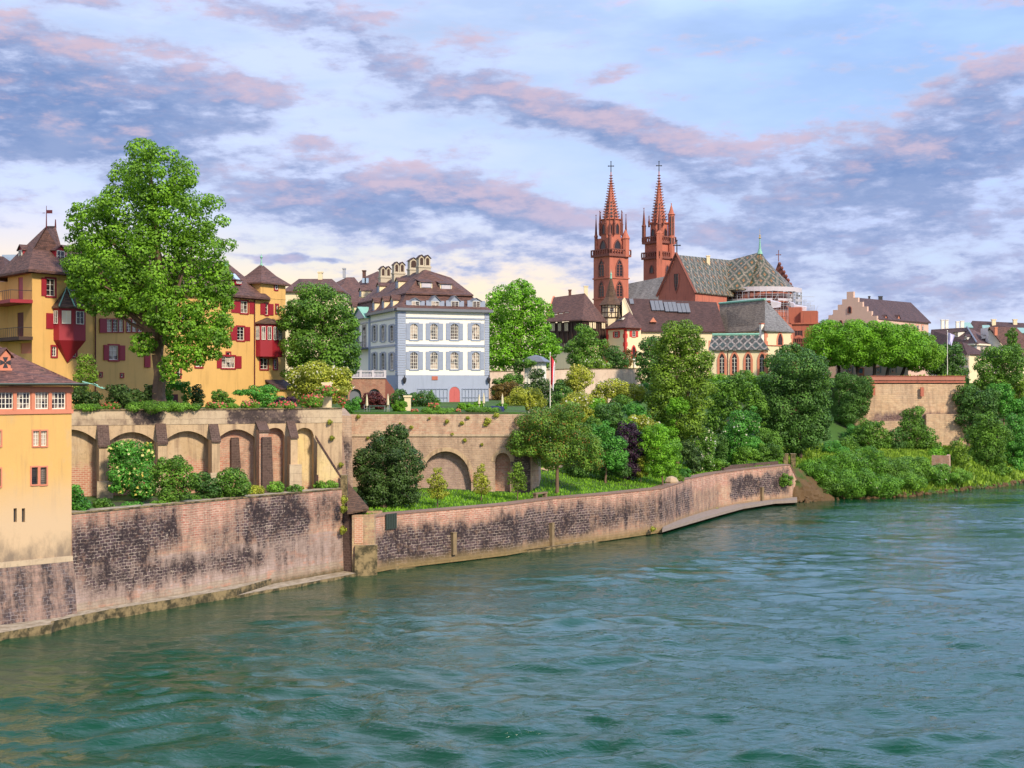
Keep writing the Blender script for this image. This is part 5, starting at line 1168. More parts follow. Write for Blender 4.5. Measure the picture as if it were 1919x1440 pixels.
mb.tube(fC.p(aa0, zb + 1, 1.35), fC.p(aa1, zb + 1, 1.35), .05); mb.build('railing', M.iron, bl)
# chimneys with arched caps
for (px, yt, yb, wpx, n_, Y) in ((722.5, 499, 540, 21, 2, 254), (748, 491, 530, 22, 2, 247), (774.5, 483, 520, 16, 1, 240), (795, 478, 508, 24, 2, 234.5)):
    c = P(px, yt, Y); w_ = wpx * Y / F; hgt = (yb - yt) * Y / F; fk = Fac((c.x - fB.u.x * w_ / 2, c.y - fB.u.y * w_ / 2), (c.x + fB.u.x * w_ / 2, c.y + fB.u.y * w_ / 2)); zt_ = c.z
    mb = MB(); fk.box(mb, 0, w_, zt_ - hgt - 1, zt_ - 1.9, -1.1, .3); fk.box(mb, -.12, w_ + .12, zt_ - 2.2, zt_ - 1.98, -1.2, .42); ch = mb.build('chimney', M.buff, hb)
    for k in range(n_):
        b0, b1 = w_ * k / n_, w_ * (k + 1) / n_; m_ = (b0 + b1) / 2; mb = MB()
        hole = round_top(b0 + .28, b1 - .28, zt_ - 1.75, zt_ - .45); out = [(b0 + .04, zt_ - 1.9), (b1 - .04, zt_ - 1.9), (b1 - .04, zt_ - .5), (m_, zt_ - .05), (b0 + .04, zt_ - .5)]
        mb.prism([fk.p(a, z, .2) for a, z in out], fk.n * -1.2); hd = mb.build('cap', M.buff, ch)
        mb = MB(); mb.prism([fk.p(a, z, .21) for a, z in hole], fk.n * .015); mb.build('vent', M.wood, hd)
        roof('cap_roof', M.roof2, hd, [[fk.p(b0 - .1, zt_ - .5, .4), fk.p(m_, zt_ + .12, .4), fk.p(m_, zt_ + .12, -1.2), fk.p(b0 - .1, zt_ - .5, -1.2)], [fk.p(b1 + .1, zt_ - .5, .4), fk.p(m_, zt_ + .12, .4), fk.p(m_, zt_ + .12, -1.2), fk.p(b1 + .1, zt_ - .5, -1.2)]], .08)
# brick terrace with balustrade beside it
ft = Fac(xf(652, 214.5), xf(722, 216.0)); tb = thing("balustrade_terrace", "red brick arcade carrying a white balustrade beside the blue palace", "terrace", ft.p(3, 18.4))
zt1 = ft.z(690, 708); zt0 = 18.0
M.rbrick = masonry("warm_red_brick", (.34, .11, .065), (.46, .21, .13), (.44, .30, .22), .4, .16, [], .02, patch=(.48, .26, .17))
arched(tb, ft, 0, ft.L, zt0, zt1, [(ft.a(655), ft.a(677.5), ft.z(666, 742), ft.z(666, 730), 'r', M.lead), (ft.a(690.5), ft.a(713), ft.z(702, 742), ft.z(702, 730), 'r', M.lead)], M.rbrick, M.lead, .5)
mb = MB(); ft.box(mb, -.1, ft.L + .1, zt1 + .003, zt1 + .22, -7, .25); ft.box(mb, -.1, ft.L + .1, zt1 + 1.05, zt1 + 1.22, -.3, .18); bs = mb.build('balustrade', M.bluewood if False else M.sheet, tb)
mb = MB(); mq = MB()
for k in range(26): mb.ring(ft.p(.2 + k * (ft.L - .4) / 25, zt1 + .22, -.05), [(.06, 0), (.11, .25), (.05, .55), (.08, .83)], 6)
mb.build('balusters', M.sheet, bs)
for a in (0, ft.L * .33, ft.L * .66, ft.L - .1): mb = MB(); ft.box(mb, a - .18, a + .22, zt1 + .221, zt1 + 1.3, -.32, .2); mb.build('balustrade_post', M.sheet, bs)
mb = MB(); mb.prism([ft.p(ft.L + .004, zt0), ft.p(ft.L + 3.4, zt0), ft.p(ft.L + .004, zt1 + .1)], ft.n * -2.2); mb.build('stair_flank', M.darkstone, tb)

# ---- roofs and gables behind
def hip_block(name, label, plan, z0, ze, ridge, wm, rm, ov=.5, cat='house', wins=None, group=None):
    """plan: 4 corners starting front-left, counter-clockwise seen from above; ridge: two points"""
    c = Vector((sum(p[0] for p in plan) / 4, sum(p[1] for p in plan) / 4, z0)); t = thing(name, label, cat, c, group)
    mb = MB(); walls(mb, plan, z0, ze); mb.build('wall', wm, t)
    e = [Vector((p[0] + (p[0] - c.x) / abs(p[0] - c.x + 1e-6) * ov, p[1] + (p[1] - c.y) / abs(p[1] - c.y + 1e-6) * ov, ze)) for p in plan]
    r0, r1 = ridge
    roof('roof', rm, t, [[e[0], e[1], r1, r0], [e[1], e[2], r1], [e[2], e[3], r0, r1], [e[3], e[0], r0]], .3); return t
def rect_plan(px0, px1, Y0, Y1, dep):
    a, b = Vector(xf(px0, Y0)), Vector(xf(px1, Y1)); d = (b - a).normalized(); n = Vector((-d.y, d.x)); return [tuple(a), tuple(b), tuple(b + n * dep), tuple(a + n * dep)]
def zpx(py, Y): return H - (py - CY) * Y / F
def chim(par, px, y0, y1, wpx, Y, m=None, d=.9):
    mb = MB(); c = P(px, (y0 + y1) / 2, Y); w_ = wpx * Y / F; hh = (y1 - y0) * Y / F; mb.box(c, (w_, d, hh)); mb.box((c.x, c.y, c.z + hh / 2 + .12), (w_ * 1.3, d * 1.25, .25)); return mb.build('chimney', m or M.cream, par)
b1 = hip_block("background_house", "brown hip roofed house between the tree crown and the blue palace", rect_plan(618, 700, 272, 280, 14), 20, zpx(566, 275), (P(650, 519, 283), P(664, 519, 285)), M.cream, M.roof)
chim(b1, 645, 504, 520, 5, 283, M.steel)
b2 = hip_block("background_house", "tall brown roof with twin skylights behind the palace chimneys", rect_plan(665, 760, 296, 300, 14), 20, zpx(556, 298), (P(684, 518, 306), P(708, 507.5, 308)), M.cream, M.roof)
chim(b2, 682.5, 508, 522, 6, 304, M.roof)
mb = MB()
for k in range(2): c = P(682 + k * 5, 525, 301.0); mb.box(c, (.9, .12, 1.1))
for k, (x, y) in enumerate(((681, 527), (687, 526))): pass
mb.build('skylight', M.slateblue, b2)
b3 = hip_block("background_house", "low red roofed house with a pale chimney behind the dark chestnut", rect_plan(535, 640, 262, 262, 12), 20, zpx(545, 262), (P(560, 522, 268), P(622, 522, 268)), M.cream, M.roof)
chim(b3, 600.5, 511, 524, 8, 268, M.cream)
b4 = hip_block("background_house", "slate blue roofed neighbour with white gable at the far left edge", rect_plan(-40, 16, 186, 184, 12), 19, zpx(560, 184), (P(-30, 478, 192), P(6, 480, 192)), M.white, M.roof2)
mb = MB(); mb.box(P(20, 487, 193), (2.6, .3, 1.6), R(-8)); mb.build('skylight', M.slateblue, b4)
b5 = hip_block("background_house", "white walled house with dark porch roof beyond the mansion balcony", rect_plan(-30, 22, 176, 175, 8), 19, zpx(585, 175), (P(-20, 540, 180), P(10, 540, 180)), M.white, M.roof2)

# ---- half-timbered house
A_, B_ = xf(1025, 338), xf(1091, 328); C_ = xf(1136, 339); D_ = (A_[0] + C_[0] - B_[0], A_[1] + C_[1] - B_[1])
t1 = thing("timbered_house", "half-timbered house with a steep brown hip roof beside the cathedral", "house", (B_[0], B_[1] + 5, 22))
g1, g2 = Fac(A_, B_), Fac(B_, C_); ze = zpx(602, 328)
def push(f, o): return Fac(xy(f.p(0, 0, o)), xy(f.p(f.L, 0, o)))
g1o, g2o = push(g1, .46), push(g2, .46)
for (x0, x1) in ((1032, 1040), (1046, 1052), (1058, 1065)): win(t1, g1o, g1o.rect(x0, 604.5, x1, 620), 3, 1, sur=M.wood, sw=.25, pane=M.cream, fr=M.wood, mw=.12, hole=False)
for (x0, x1) in ((1103.5, 1109.5), (1110.5, 1116.5), (1127, 1134)): win(t1, g2o, g2o.rect(x0, 603, x1, 615.5), 2, 1, pane=M.cream, fr=M.wood, hole=False, sur=M.wood, sw=.2)
for (x0, x1) in ((1046, 1054), (1061, 1069)): win(t1, g1, g1.rect(x0, 638, x1, 655), 2, 3, sur=M.maroon, sw=.5, hole=False)
mb = MB(); walls(mb, [A_, B_, C_, D_], 21, ze - 5.2); mb.build('wall', M.cream, t1)
mb = MB(); q = [Vector((p[0], p[1], 0)) for p in (A_, B_, C_, D_)]; cc = sum(q, Vector()) / 4; q2 = [xy(p + (p - cc).normalized() * .35) for p in q]; mb.hexa([Vector((*p, ze - 5.19)) for p in q2], [Vector((*p, ze - .02)) for p in q2])
for g in (g1, g2):
    for k in range(9): a = g.L * k / 8; g.box(mb, max(a - .12, .05), min(a + .12, g.L - .05), ze - 5, ze - .1, .2, .5)
mb.build('timber_storey', M.wood, t1)
rl, rr = P(1035, 557, 345), P(1096, 549, 336); el_, ec, er = P(1022, 605, 337), P(1091, 598, 326.5), P(1138, 600.5, 338); ed = Vector((D_[0], D_[1] + 1, ec.z)); el_.z = ec.z; er.z = ec.z
roof('roof', M.roof, t1, [[el_, ec, rr, rl], [ec, er, rr], [er, ed, rl, rr]], .3)
mb = MB(); mb.prism([P(1023, 600, 337), P(1036, 554, 345), P(1037, 557, 345.4), P(1025, 606, 338)], Vector((.5, .2, 0))); mb.build('gable_parapet', M.pinkstone, t1)
chim(t1, 1068, 544, 560, 5, 341, M.roofred); chim(t1, 1098, 537, 556, 7, 337, M.cream)
for px in (1040, 1051, 1062):
    mb = MB(); c = P(px, 588 - (px - 1040) * .15, 336.5 - (px - 1040) * .12); u_ = g1.u; mb.prism([c - u_ * .8, c + u_ * .8, c + u_ * 1.0 + UP * 1.4 - g1.n * 2.2, c - u_ * .6 + UP * 1.4 - g1.n * 2.2], UP * .18); mb.build('dormer_roof', M.roof, t1); mb = MB(); mb.prism([c - u_ * .7 - UP * .9, c + u_ * .7 - UP * .9, c + u_ * .7, c - u_ * .7], g1.n * -1.2); mb.build('dormer', M.offwhite, t1)
# half-timbered stair turret with a pointed roof
c = Vector((*xf(1145, 343), 0)); t2 = thing("timbered_turret", "octagonal half-timbered turret with a tall pointed tile roof", "turret", (c.x, c.y, 22)); rt = 18.5 * 343 / F
mb = MB(); mb.ring((c.x, c.y, 0), [(rt * .92, 21), (rt * .92, zpx(596, 343))], 8, R(22.5)); mb.build('wall', M.cream, t2)
mb = MB(); z0, z1 = zpx(595.5, 343), zpx(570.5, 343); mb.ring((c.x, c.y, 0), [(rt, z0), (rt, z1)], 8, R(22.5)); mb.build('panel', M.cream, t2)
mb = MB()
for k in range(8):
    a = R(22.5 + 45 * k); b_ = R(22.5 + 45 * (k + 1)); p = lambda t, z: Vector((c.x + (rt + .05) * math.cos(t), c.y + (rt + .05) * math.sin(t), z))
    mb.tube(p(a, z0), p(a, z1), .13, None, 4)
    for zz in (z0 + .1, z0 + (z1 - z0) * .4, z0 + (z1 - z0) * .75, z1 - .1): mb.tube(p(a, zz), p(b_, zz), .11, None, 4)
    m_ = (p(a, z0) + p(b_, z0)) / 2; m_.z = 0; mb.tube(m_ + UP * z0, m_ + UP * z1, .10, None, 4)
    if k % 2: mb.tube(p(a, z0), m_ + UP * (z0 + (z1 - z0) * .4), .08, None, 4)
mb.build('timber_frame', M.wood, t2)
for k in (5, 6):
    a = R(22.5 + 45 * k); b_ = R(22.5 + 45 * (k + 1)); fk = Fac((c.x + rt * math.cos(a), c.y + rt * math.sin(a)), (c.x + rt * math.cos(b_), c.y + rt * math.sin(b_))); win(t2, fk, (fk.L * .25, fk.L * .8, z0 + 1.45, z0 + 2.6), 2, 2, hole=False)
mb = MB(); zt_ = zpx(520, 343); mb.ring((c.x, c.y, z1), [(rt * 1.28, -.15), (rt * .62, (zt_ - z1) * .28), (.22, zt_ - z1)], 8, R(22.5)); mb.build('roof', M.roofmoss, t2)
mb = MB(); mb.ring((c.x, c.y, zt_ - .2), [(.32, 0), (.22, .8), (.3, 1.2), (.1, 1.6), (0, 2.6)], 8); mb.build('finial', M.copper, t2)

# ---- white house with red quoins
A_, B_, C_ = xf(1137, 334), xf(1172, 328), xf(1201, 331); D_ = (A_[0] + C_[0] - B_[0], A_[1] + C_[1] - B_[1]); g1, g2 = Fac(A_, B_), Fac(B_, C_)
t3 = thing("quoined_house", "small cream house with scarlet quoins, shutters and a pyramid roof", "house", (B_[0], B_[1] + 3, 22)); ze = zpx(613, 328)
win(t3, g1, g1.rect(1152.5, 621, 1158.5, 631.5), 2, 3, hole=False, sur=M.redtrim, sw=.2, shut=((g1.a(1149), g1.a(1151.8)), (g1.a(1159.2), g1.a(1162))), sm=M.redtrim)
win(t3, g2, g2.rect(1184.5, 619.5, 1190.5, 630.5), 2, 3, hole=False, sur=M.redtrim, sw=.2, shut=((g2.a(1179.5), g2.a(1183.7)), (g2.a(1191.3), g2.a(1195.5))), sm=M.redtrim)
gothic(t3, g2, g2.rect(1184.5, 649, 1190, 669), M.redtrim, .35, mull=1, trac=M.maroon)
mb = MB(); walls(mb, [A_, B_, C_, D_], 20, ze); mb.build('wall', M.cream, t3)
mb = MB(); g1.box(mb, .0, g1.L + .1, ze - .5, ze - .01, .004, .15); g2.box(mb, -.1, g2.L, ze - .5, ze - .01, .004, .15)
for k in range(10): w_ = .8 if k % 2 else .5; z_ = ze - .5 - (k + 1) * 1.05; g1.box(mb, 0, w_, z_, z_ + 1.03, .004, .12); g1.box(mb, g1.L - w_, g1.L + .12, z_, z_ + 1.03, .004, .12); g2.box(mb, -.0, w_ * .8, z_, z_ + 1.03, .004, .12)
mb.build('quoins', M.redtrim, t3)
apx_ = P(1180, 583, 334); e = [P(1134, 614, 333.5), P(1172, 612.5, 326.5), P(1203, 612.5, 330), P(1165, 612.5, 340)]
for q in e: q.z = ze + .05
roof('roof', M.roof, t3, [[e[0], e[1], apx_], [e[1], e[2], apx_], [e[2], e[3], apx_], [e[3], e[0], apx_]], .25)
dormer(t3, g1, 1163, 599, 594, 1.5, -1.6, 1.5, M.white, M.roof, gable=.1, shed=True, cols=1, rows=1)
mb = MB(); p = g2.p(g2.a(1187), 0, .5); mb.tube(Vector((p.x, p.y, zpx(688, 329))), Vector((p.x, p.y, zpx(674, 329))), .22); mb.box((p.x, p.y, zpx(671.5, 329)), (1.0, .9, .7)); mb.build('oriel_column', M.white, t3)
# ---- long dark roofed wing
gW = Fac(xf(1168, 336), xf(1356, 340)); t4 = thing("cloister_wing", "long cream wing under a dark brown roof with three big skylights", "building", gW.p(12, 22))
zeW = zpx(619, 337); mb = MB(); gW.wall(mb, 0, gW.L, 20, zeW); bk = [xy(gW.p(gW.L, 0, -14)), xy(gW.p(0, 0, -14))]
walls(mb, [xf(1356, 340), bk[0], bk[1], xf(1168, 336)], 20, zeW, skip=(3,)); rg0, rg1 = gW.p(gW.a(1168), zpx(557.5, 343), -7), gW.p(gW.L, zpx(557.5, 343) - .9, -7)
mb.poly([gW.p(0, zeW), rg0, gW.p(0, zeW, -14)]); mb.build('wall', M.cream, t4)
roof('roof', M.roof2, t4, [[gW.p(gW.a(1180), zeW - .1, .6), gW.p(gW.L + .3, zeW - .1, .6), rg1 + gW.u * .3, rg0 + gW.u * .3], [rg0 + gW.u * .3, rg1 + gW.u * .3, gW.p(gW.L, zeW, -14.5), gW.p(0, zeW, -14.5)]], .3)
nr = (rg1 - rg0).cross(gW.p(5, zeW, .6) - rg0).normalized(); nr = nr if nr.z > 0 else -nr
sl = (rg0 - gW.p(0, zeW - .1, .6)); slv = (sl - gW.u * sl.dot(gW.u)).normalized()
for (px, y0, y1, wd) in ((1194, 559.5, 569, 1.1), (1241, 563, 581, 1.7), (1266, 565.5, 583, 1.7), (1290, 568, 584.5, 1.7)):
    ln = (y1 - y0) * 340 / F * 1.4; a = gW.a(px); t_ = (zpx((y0 + y1) / 2, 341) - zeW) / (rg0.z - zeW); c = gW.p(a, zeW, .6).lerp(gW.p(a, rg0.z, -7), t_); mb = MB()
    for s in ([0] if wd < 1.2 else [-1, 0, 1]):
        h_ = wd / 2 if wd < 1.2 else wd / 3.2; cc = c + gW.u * s * wd * .66
        mb.prism([cc - gW.u * h_ * .95 - slv * ln / 2, cc + gW.u * h_ * .95 - slv * ln / 2, cc + gW.u * h_ * .95 + slv * ln / 2, cc - gW.u * h_ * .95 + slv * ln / 2], nr * .22)
    mb.build('skylight', M.lead, t4)
mb = MB(); c = gW.p(gW.a(1226), zpx(603, 338), -1.6); mb.prism([c - gW.u * .9, c + gW.u * .9, c + UP * 1.2], gW.n * .8); mb.build('roof_vent', M.pinkstone, t4)
mb = MB(); gW.box(mb, 0, gW.L, zeW - .35, zeW - .12, .01, .4); mb.build('eaves', M.wood, t4)
for k, px in enumerate((1218, 1300, 1330)): win(t4, gW, gW.rect(px, 640, px + 7, 660), 2, 3, hole=False, sur=M.pinkstone, sw=.3)

mb = MB(); mb.prism([P(1166, 613, 336.2), P(1188, 613, 336.2), P(1184, 586, 337.5), P(1170, 557, 340.5), P(1166, 562, 340.5)], Vector((.2, .8, 0))); mb.build('gable', M.cream, t4)
# ---- chapel with the grey roof and its low patterned wing
A_, B_, C_ = xf(1353, 345), xf(1433, 327), xf(1486, 336); g1, g2 = Fac(A_, B_), Fac(B_, C_); D_ = (A_[0] + C_[0] - B_[0], A_[1] + C_[1] - B_[1])
t5 = thing("chapel", "cream chapel with a tall speckled grey hip roof and copper ridge", "chapel", (B_[0], B_[1] + 6, 20)); ze = zpx(617, 327)
mb = MB(); walls(mb, [A_, B_, C_, D_], 17, ze); mb.build('wall', M.cream, t5)
apx_ = P(1434, 561, 334); rl = P(1348, 567, 352); rl.z = apx_.z; e0, e1, e2 = P(1350, 622, 344), P(1433, 617.5, 325.5), P(1489, 620, 336); e3 = Vector((D_[0], D_[1], e1.z))
for q in (e0, e2): q.z = e1.z
roof('roof', M.roofgrey, t5, [[e0, e1, apx_, rl], [e2, e3, rl, apx_]], .3)
roof('hip_roof', M.roofslate, t5, [[e1, e2, apx_]], .3)
mb = MB(); mb.tube(rl + UP * .1, apx_ + UP * .1, .35, .35, 6); mb.build('copper_ridge', M.copper, t5)
gothic(t5, g2, g2.rect(1457, 624, 1465.5, 646), M.pinkstone, .45, mull=1, trac=M.maroon)
for px in (1372, 1416): gothic(t5, g1, g1.rect(px - 3.5, 626, px + 3.5, 648), M.pinkstone, .5, mull=1, trac=M.maroon)
mb = MB()
for k in range(14): w_ = 1.3 if k % 2 else .8; z_ = ze - (k + 1) * .95; g2.box(mb, .0, w_, z_, z_ + .93, .003, .08); g1.box(mb, g1.L - w_ * .7, g1.L + .08, z_, z_ + .93, .003, .08); g2.box(mb, g2.L - w_ * .8, g2.L, z_, z_ + .93, .003, .08)
mb.build('quoins', M.pinkstone, t5)
mb = MB(); g2.box(mb, .9, g2.L, zpx(648, 331), zpx(646.5, 331), .003, .2); mb.build('string_course', M.redstone, t5)
mb = MB(); g1.box(mb, g1.L - 1.0, g1.L - .1, 24, zpx(607, 327), .1, .9); pr = mb.build('pier', M.white, t5); mb = MB(); g1.box(mb, g1.L - 1.1, g1.L, zpx(607, 327) + .003, zpx(605, 327), .0, 1.0); mb.build('pier_cap', M.redstone, pr)
dormer(t5, g2, 1459, 605, 596, 2.0, -2.6, 1.6, M.maroon, M.copper, gable=.5, cols=1, rows=1)
gl = Fac(xf(1332, 322), xf(1438, 319)); t6 = thing("low_wing", "low cream wing with green and white diamond tiles and pink gothic windows", "building", gl.p(6, 18)); ze = gl.z(1385, 655)
for px in (1353, 1376.5, 1402, 1428): gothic(t6, gl, (gl.a(px - 4.6), gl.a(px + 4.6), gl.z(px, 700), gl.z(px, 662)), M.pinkstone, .55, mull=1, trac=M.frame)
mb = MB(); gl.wall(mb, 0, gl.L, 16, ze); walls(mb, [xf(1438, 319), xy(gl.p(gl.L, 0, -6)), xy(gl.p(0, 0, -6)), xf(1332, 322)], 16, ze, skip=(3,)); mb.build('wall', M.cream, t6)
mb = MB(); gl.box(mb, gl.L - .7, gl.L + .2, 16, gl.z(1435, 662), .004, 1.2); mb.build('buttress', M.pinkstone, t6)
tp0, tp1 = P(1335, 627.5, 326.5), P(1423, 630.5, 323.5); tp1.z = tp0.z
roof('roof', M.diamond2, t6, [[gl.p(-.5, ze + .05, .6), gl.p(gl.L + .4, ze + .05, .6), tp1, tp0], [gl.p(gl.L + .4, ze + .05, .6), gl.p(gl.L + .4, ze + .05, -6), tp1]], .25)
mb = MB(); mb.tube(tp0 + UP * .1, tp1 + UP * .1, .32); mb.build('copper_ridge', M.copper, t6)
downpipe(t6, gl, 1364, 656, 712)

# ---- the cathedral
cat_ = thing("cathedral", "red sandstone cathedral with twin spires and diamond patterned roof", "cathedral", (55, 385, 22))
YT = 392.0; k6 = YT / F
def square(c, s, rot): return [Vector((c.x + s / 2 * (x * math.cos(rot) - y * math.sin(rot)), c.y + s / 2 * (x * math.sin(rot) + y * math.cos(rot)), 0)) for x, y in ((-1, -1), (1, -1), (1, 1), (-1, 1))]
def cross(mb, p, h, w_):
    mb.tube(p, p + UP * h, .16 * w_, .13 * w_, 5); a = p + UP * h * .62; d = Vector((.87, .5, 0)) * w_; e_ = Vector((1, 0, 0)) * w_
    mb.tube(a - e_ * .8, a + e_ * .8, .15 * w_, .15 * w_, 5)
    for q in (a - e_ * .8, a + e_ * .8, p + UP * h): mb.ring(q - UP * .22 * w_, [(.03, 0), (.26 * w_, .2 * w_), (.03, .44 * w_)], 6)
def spire(par, c, z0, z1, r, seg=8):
    mb = MB(); n = 16; prof = [(max(r * (1 - t) ** 1.28, .16), (z1 - z0) * t) for t in [i / n for i in range(n + 1)]]; mb.ring((c.x, c.y, z0), prof, seg, R(22.5)); sp = mb.build('spire', M.redstone, par)
    cr = MB()
    for i in range(1, 18):
        t = i / 18.5; rr = r * (1 - t) ** 1.28 + .05; zz = z0 + (z1 - z0) * t
        for j in range(seg): a = R(22.5) + 2 * math.pi * j / seg; q = Vector((c.x + rr * math.cos(a), c.y + rr * math.sin(a), zz)); d = Vector((math.cos(a), math.sin(a), .25)); cr.tube(q, q + d * (.55 if t < .8 else .38), .17, .09, 4)
    cr.build('crockets', M.darkstone, sp)
    tr_ = MB()
    for j in range(seg):                                     # pierced panels low on the spire
        a = R(45) + 2 * math.pi * j / seg
        for i in range(5): t = .05 + i * .075; rr = r * (1 - t) ** 1.28 * .935; q = Vector((c.x + rr * math.cos(a), c.y + rr * math.sin(a), z0 + (z1 - z0) * t)); tg = Vector((-math.sin(a), math.cos(a), 0)) * rr * .26; up = Vector((-math.cos(a) * .12, -math.sin(a) * .12, 1)) * .42; tr_.prism([q - up, q + tg, q + up, q - tg], Vector((math.cos(a), math.sin(a), .1)) * .06)
    tr_.build('pierced_panel', M.iron, sp)
    f_ = MB(); cross(f_, Vector((c.x, c.y, z1 - .3)), 3.4, .95); f_.build('finial', M.iron, sp)
def pinnacle(par, x, y, z0, h, r):
    mb = MB(); mb.ring((x, y, z0), [(r, 0), (r, h * .45), (r * 1.3, h * .47), (r * .8, h * .52), (.05, h)], 4, R(45 + 36)); mb.ring((x, y, z0 + h - .3), [(.05, 0), (.2, .2), (.04, .45)], 6); return mb.build('pinnacle', M.darkstone, par)
def balustrade(par, c, s, rot, z, h=1.5):
    mb = MB(); sq = square(c, s, rot)
    inner = square(c, s - .8, rot)
    for zz0, zz1, e_ in ((z - .7, z, 0.0), (z + h - .3, z + h, .0)):
        for i in range(4): j = (i + 1) % 4; b_ = [sq[i], sq[j], inner[j], inner[i]]; mb.hexa([Vector((p.x, p.y, zz0)) for p in b_], [Vector((p.x, p.y, zz1)) for p in b_])
    for i in range(4):
        j = (i + 1) % 4
        for k in range(9): p = (sq[i] * .97 + c * .03).lerp(sq[j] * .97 + c * .03, k / 8); mb.box((p.x, p.y, z + h / 2 - .15), (.32, .32, h - .3), rot)
    return mb.build('balustrade', M.darkstone, par)
# left tower
c = Vector(((1145 - CX) * k6, YT, 0)); rot = R(36); Zt = lambda y: H - (y - CY) * k6
tw1 = thing("tower", None, None, (c.x, c.y, 22)); tw1.parent = cat_; tw1.location = Vector((c.x, c.y, 22)) - OFF[cat_.name]; OFF[tw1.name] = Vector((c.x, c.y, 22))
s1 = 7.35; sq = square(c, s1, rot); mb = MB(); zA = Zt(482)
mb.hexa([Vector((p.x, p.y, 22)) for p in sq], [Vector((p.x, p.y, zA)) for p in sq])
for y in (522, 560):
    q = square(c, s1 + .5, rot); mb.hexa([Vector((p.x, p.y, Zt(y) - .2)) for p in q], [Vector((p.x, p.y, Zt(y) + .2)) for p in q])
mb.build('shaft', M.redstone, tw1); balustrade(tw1, c, s1 + 1.2, rot, zA + .7)
fw1 = [Fac(xy(sq[3]), xy(sq[0])), Fac(xy(sq[0]), xy(sq[1]))]
for f_ in fw1:
    for (y0, y1) in ((518, 489), (556, 529)): w_ = f_.L; gothic(tw1, f_, (w_ * .36, w_ * .66, Zt(y0), Zt(y1)), M.darkstone, .4, mull=1, trac=M.redstone, proud=.2)
s2 = 6.0; sq2 = square(c, s2, rot); mb = MB(); zB = Zt(447); mb.hexa([Vector((p.x, p.y, zA)) for p in sq2], [Vector((p.x, p.y, zB)) for p in sq2]); mb.build('upper_stage', M.redstone, tw1)
for i, f_ in enumerate((Fac(xy(sq2[3]), xy(sq2[0])), Fac(xy(sq2[0]), xy(sq2[1])))): gothic(tw1, f_, (f_.L * .30, f_.L * .68, Zt(468), Zt(452)), M.darkstone, .35, mull=0)
mb = MB(); zC = Zt(411); mb.ring((c.x, c.y, 0), [(3.1, zB), (3.0, zC - .3), (3.4, zC - .2), (3.4, zC)], 8, rot + R(22.5)); mb.build('octagon', M.redstone, tw1)
for k in range(8):
    a = rot + R(22.5 + 45 * k); b_ = a + R(45); fo = Fac((c.x + 3.06 * math.cos(a), c.y + 3.06 * math.sin(a)), (c.x + 3.06 * math.cos(b_), c.y + 3.06 * math.sin(b_)))
    if fo.n.y < -.2: gothic(tw1, fo, (fo.L * .28, fo.L * .72, Zt(439), Zt(421)), M.darkstone, .25, mull=0)
    pinnacle(tw1, c.x + 3.5 * math.cos(a), c.y + 3.5 * math.sin(a), zC - 4.8, 7.2, .28)
for i in range(4): pinnacle(tw1, *xy(square(c, s2 + .3, rot)[i]), zA + .5, 12.2, .48)
q = Vector((c.x + 4.2, c.y - 1.2, 0)); mb = MB(); mb.ring((q.x, q.y, zA), [(1.15, 0), (1.15, 5.3), (1.4, 5.4), (.1, 8.2)], 8); mb.build('stair_turret', M.redstone, tw1)
spire(tw1, c, zC, Zt(322), 2.35)
# right tower
YT2 = 404.0; k7 = YT2 / F; c = Vector(((1235 - CX) * k7, YT2, 0)); Zt = lambda y: H - (y - CY) * k7; rot = R(40)
tw2 = thing("tower", None, None, (c.x, c.y, 22)); tw2.parent = cat_; tw2.location = Vector((c.x, c.y, 22)) - OFF[cat_.name]; OFF[tw2.name] = Vector((c.x, c.y, 22))
s1 = 6.7; sq = square(c, s1, rot); mb = MB(); zA = Zt(485); zA2 = Zt(456)
mb.hexa([Vector((p.x, p.y, 22)) for p in sq], [Vector((p.x, p.y, zA)) for p in sq]); q = square(c, s1 - .6, rot); mb.hexa([Vector((p.x, p.y, zA)) for p in q], [Vector((p.x, p.y, zA2)) for p in q])
p0 = sq[0] + (sq[0] - c).normalized() * -.3; mb.box((p0.x, p0.y, (22 + Zt(440)) / 2), (1.7, 1.7, Zt(440) - 22), rot + R(45)); mb.prism([Vector((p0.x - 1.1, p0.y - .9, Zt(440))), Vector((p0.x + 1.1, p0.y - .9, Zt(440))), Vector((p0.x, p0.y - .6, Zt(433)))], Vector((0, 1.6, 0)))
mb.build('shaft', M.redstone, tw2); balustrade(tw2, c, s1 + 1.0, rot, zA + .5); balustrade(tw2, c, s1 + .7, rot, zA2 + .5)
for f_ in (Fac(xy(sq[3]), xy(sq[0])), Fac(xy(sq[0]), xy(sq[1]))): gothic(tw2, f_, (f_.L * .42, f_.L * .62, Zt(512), Zt(499)), M.darkstone, .3, mull=0)
mb = MB(); zC = Zt(417); mb.ring((c.x, c.y, 0), [(2.9, zA2), (2.8, zC - .5), (3.3, zC - .4), (3.3, zC)], 8, rot + R(22.5)); mb.build('octagon', M.redstone, tw2)
for k in range(8):
    a = rot + R(22.5 + 45 * k); b_ = a + R(45); fo = Fac((c.x + 2.86 * math.cos(a), c.y + 2.86 * math.sin(a)), (c.x + 2.86 * math.cos(b_), c.y + 2.86 * math.sin(b_)))
    if fo.n.y < -.2: gothic(tw2, fo, (fo.L * .26, fo.L * .74, Zt(446), Zt(430)), M.darkstone, .25, mull=0)
    pinnacle(tw2, c.x + 3.3 * math.cos(a), c.y + 3.3 * math.sin(a), zC - 1.2, 3.2, .28)
for i in (0, 3): p = square(c, s1 - .2, rot)[i]; pinnacle(tw2, p.x, p.y, zA2 + .4, 10.5, .6)
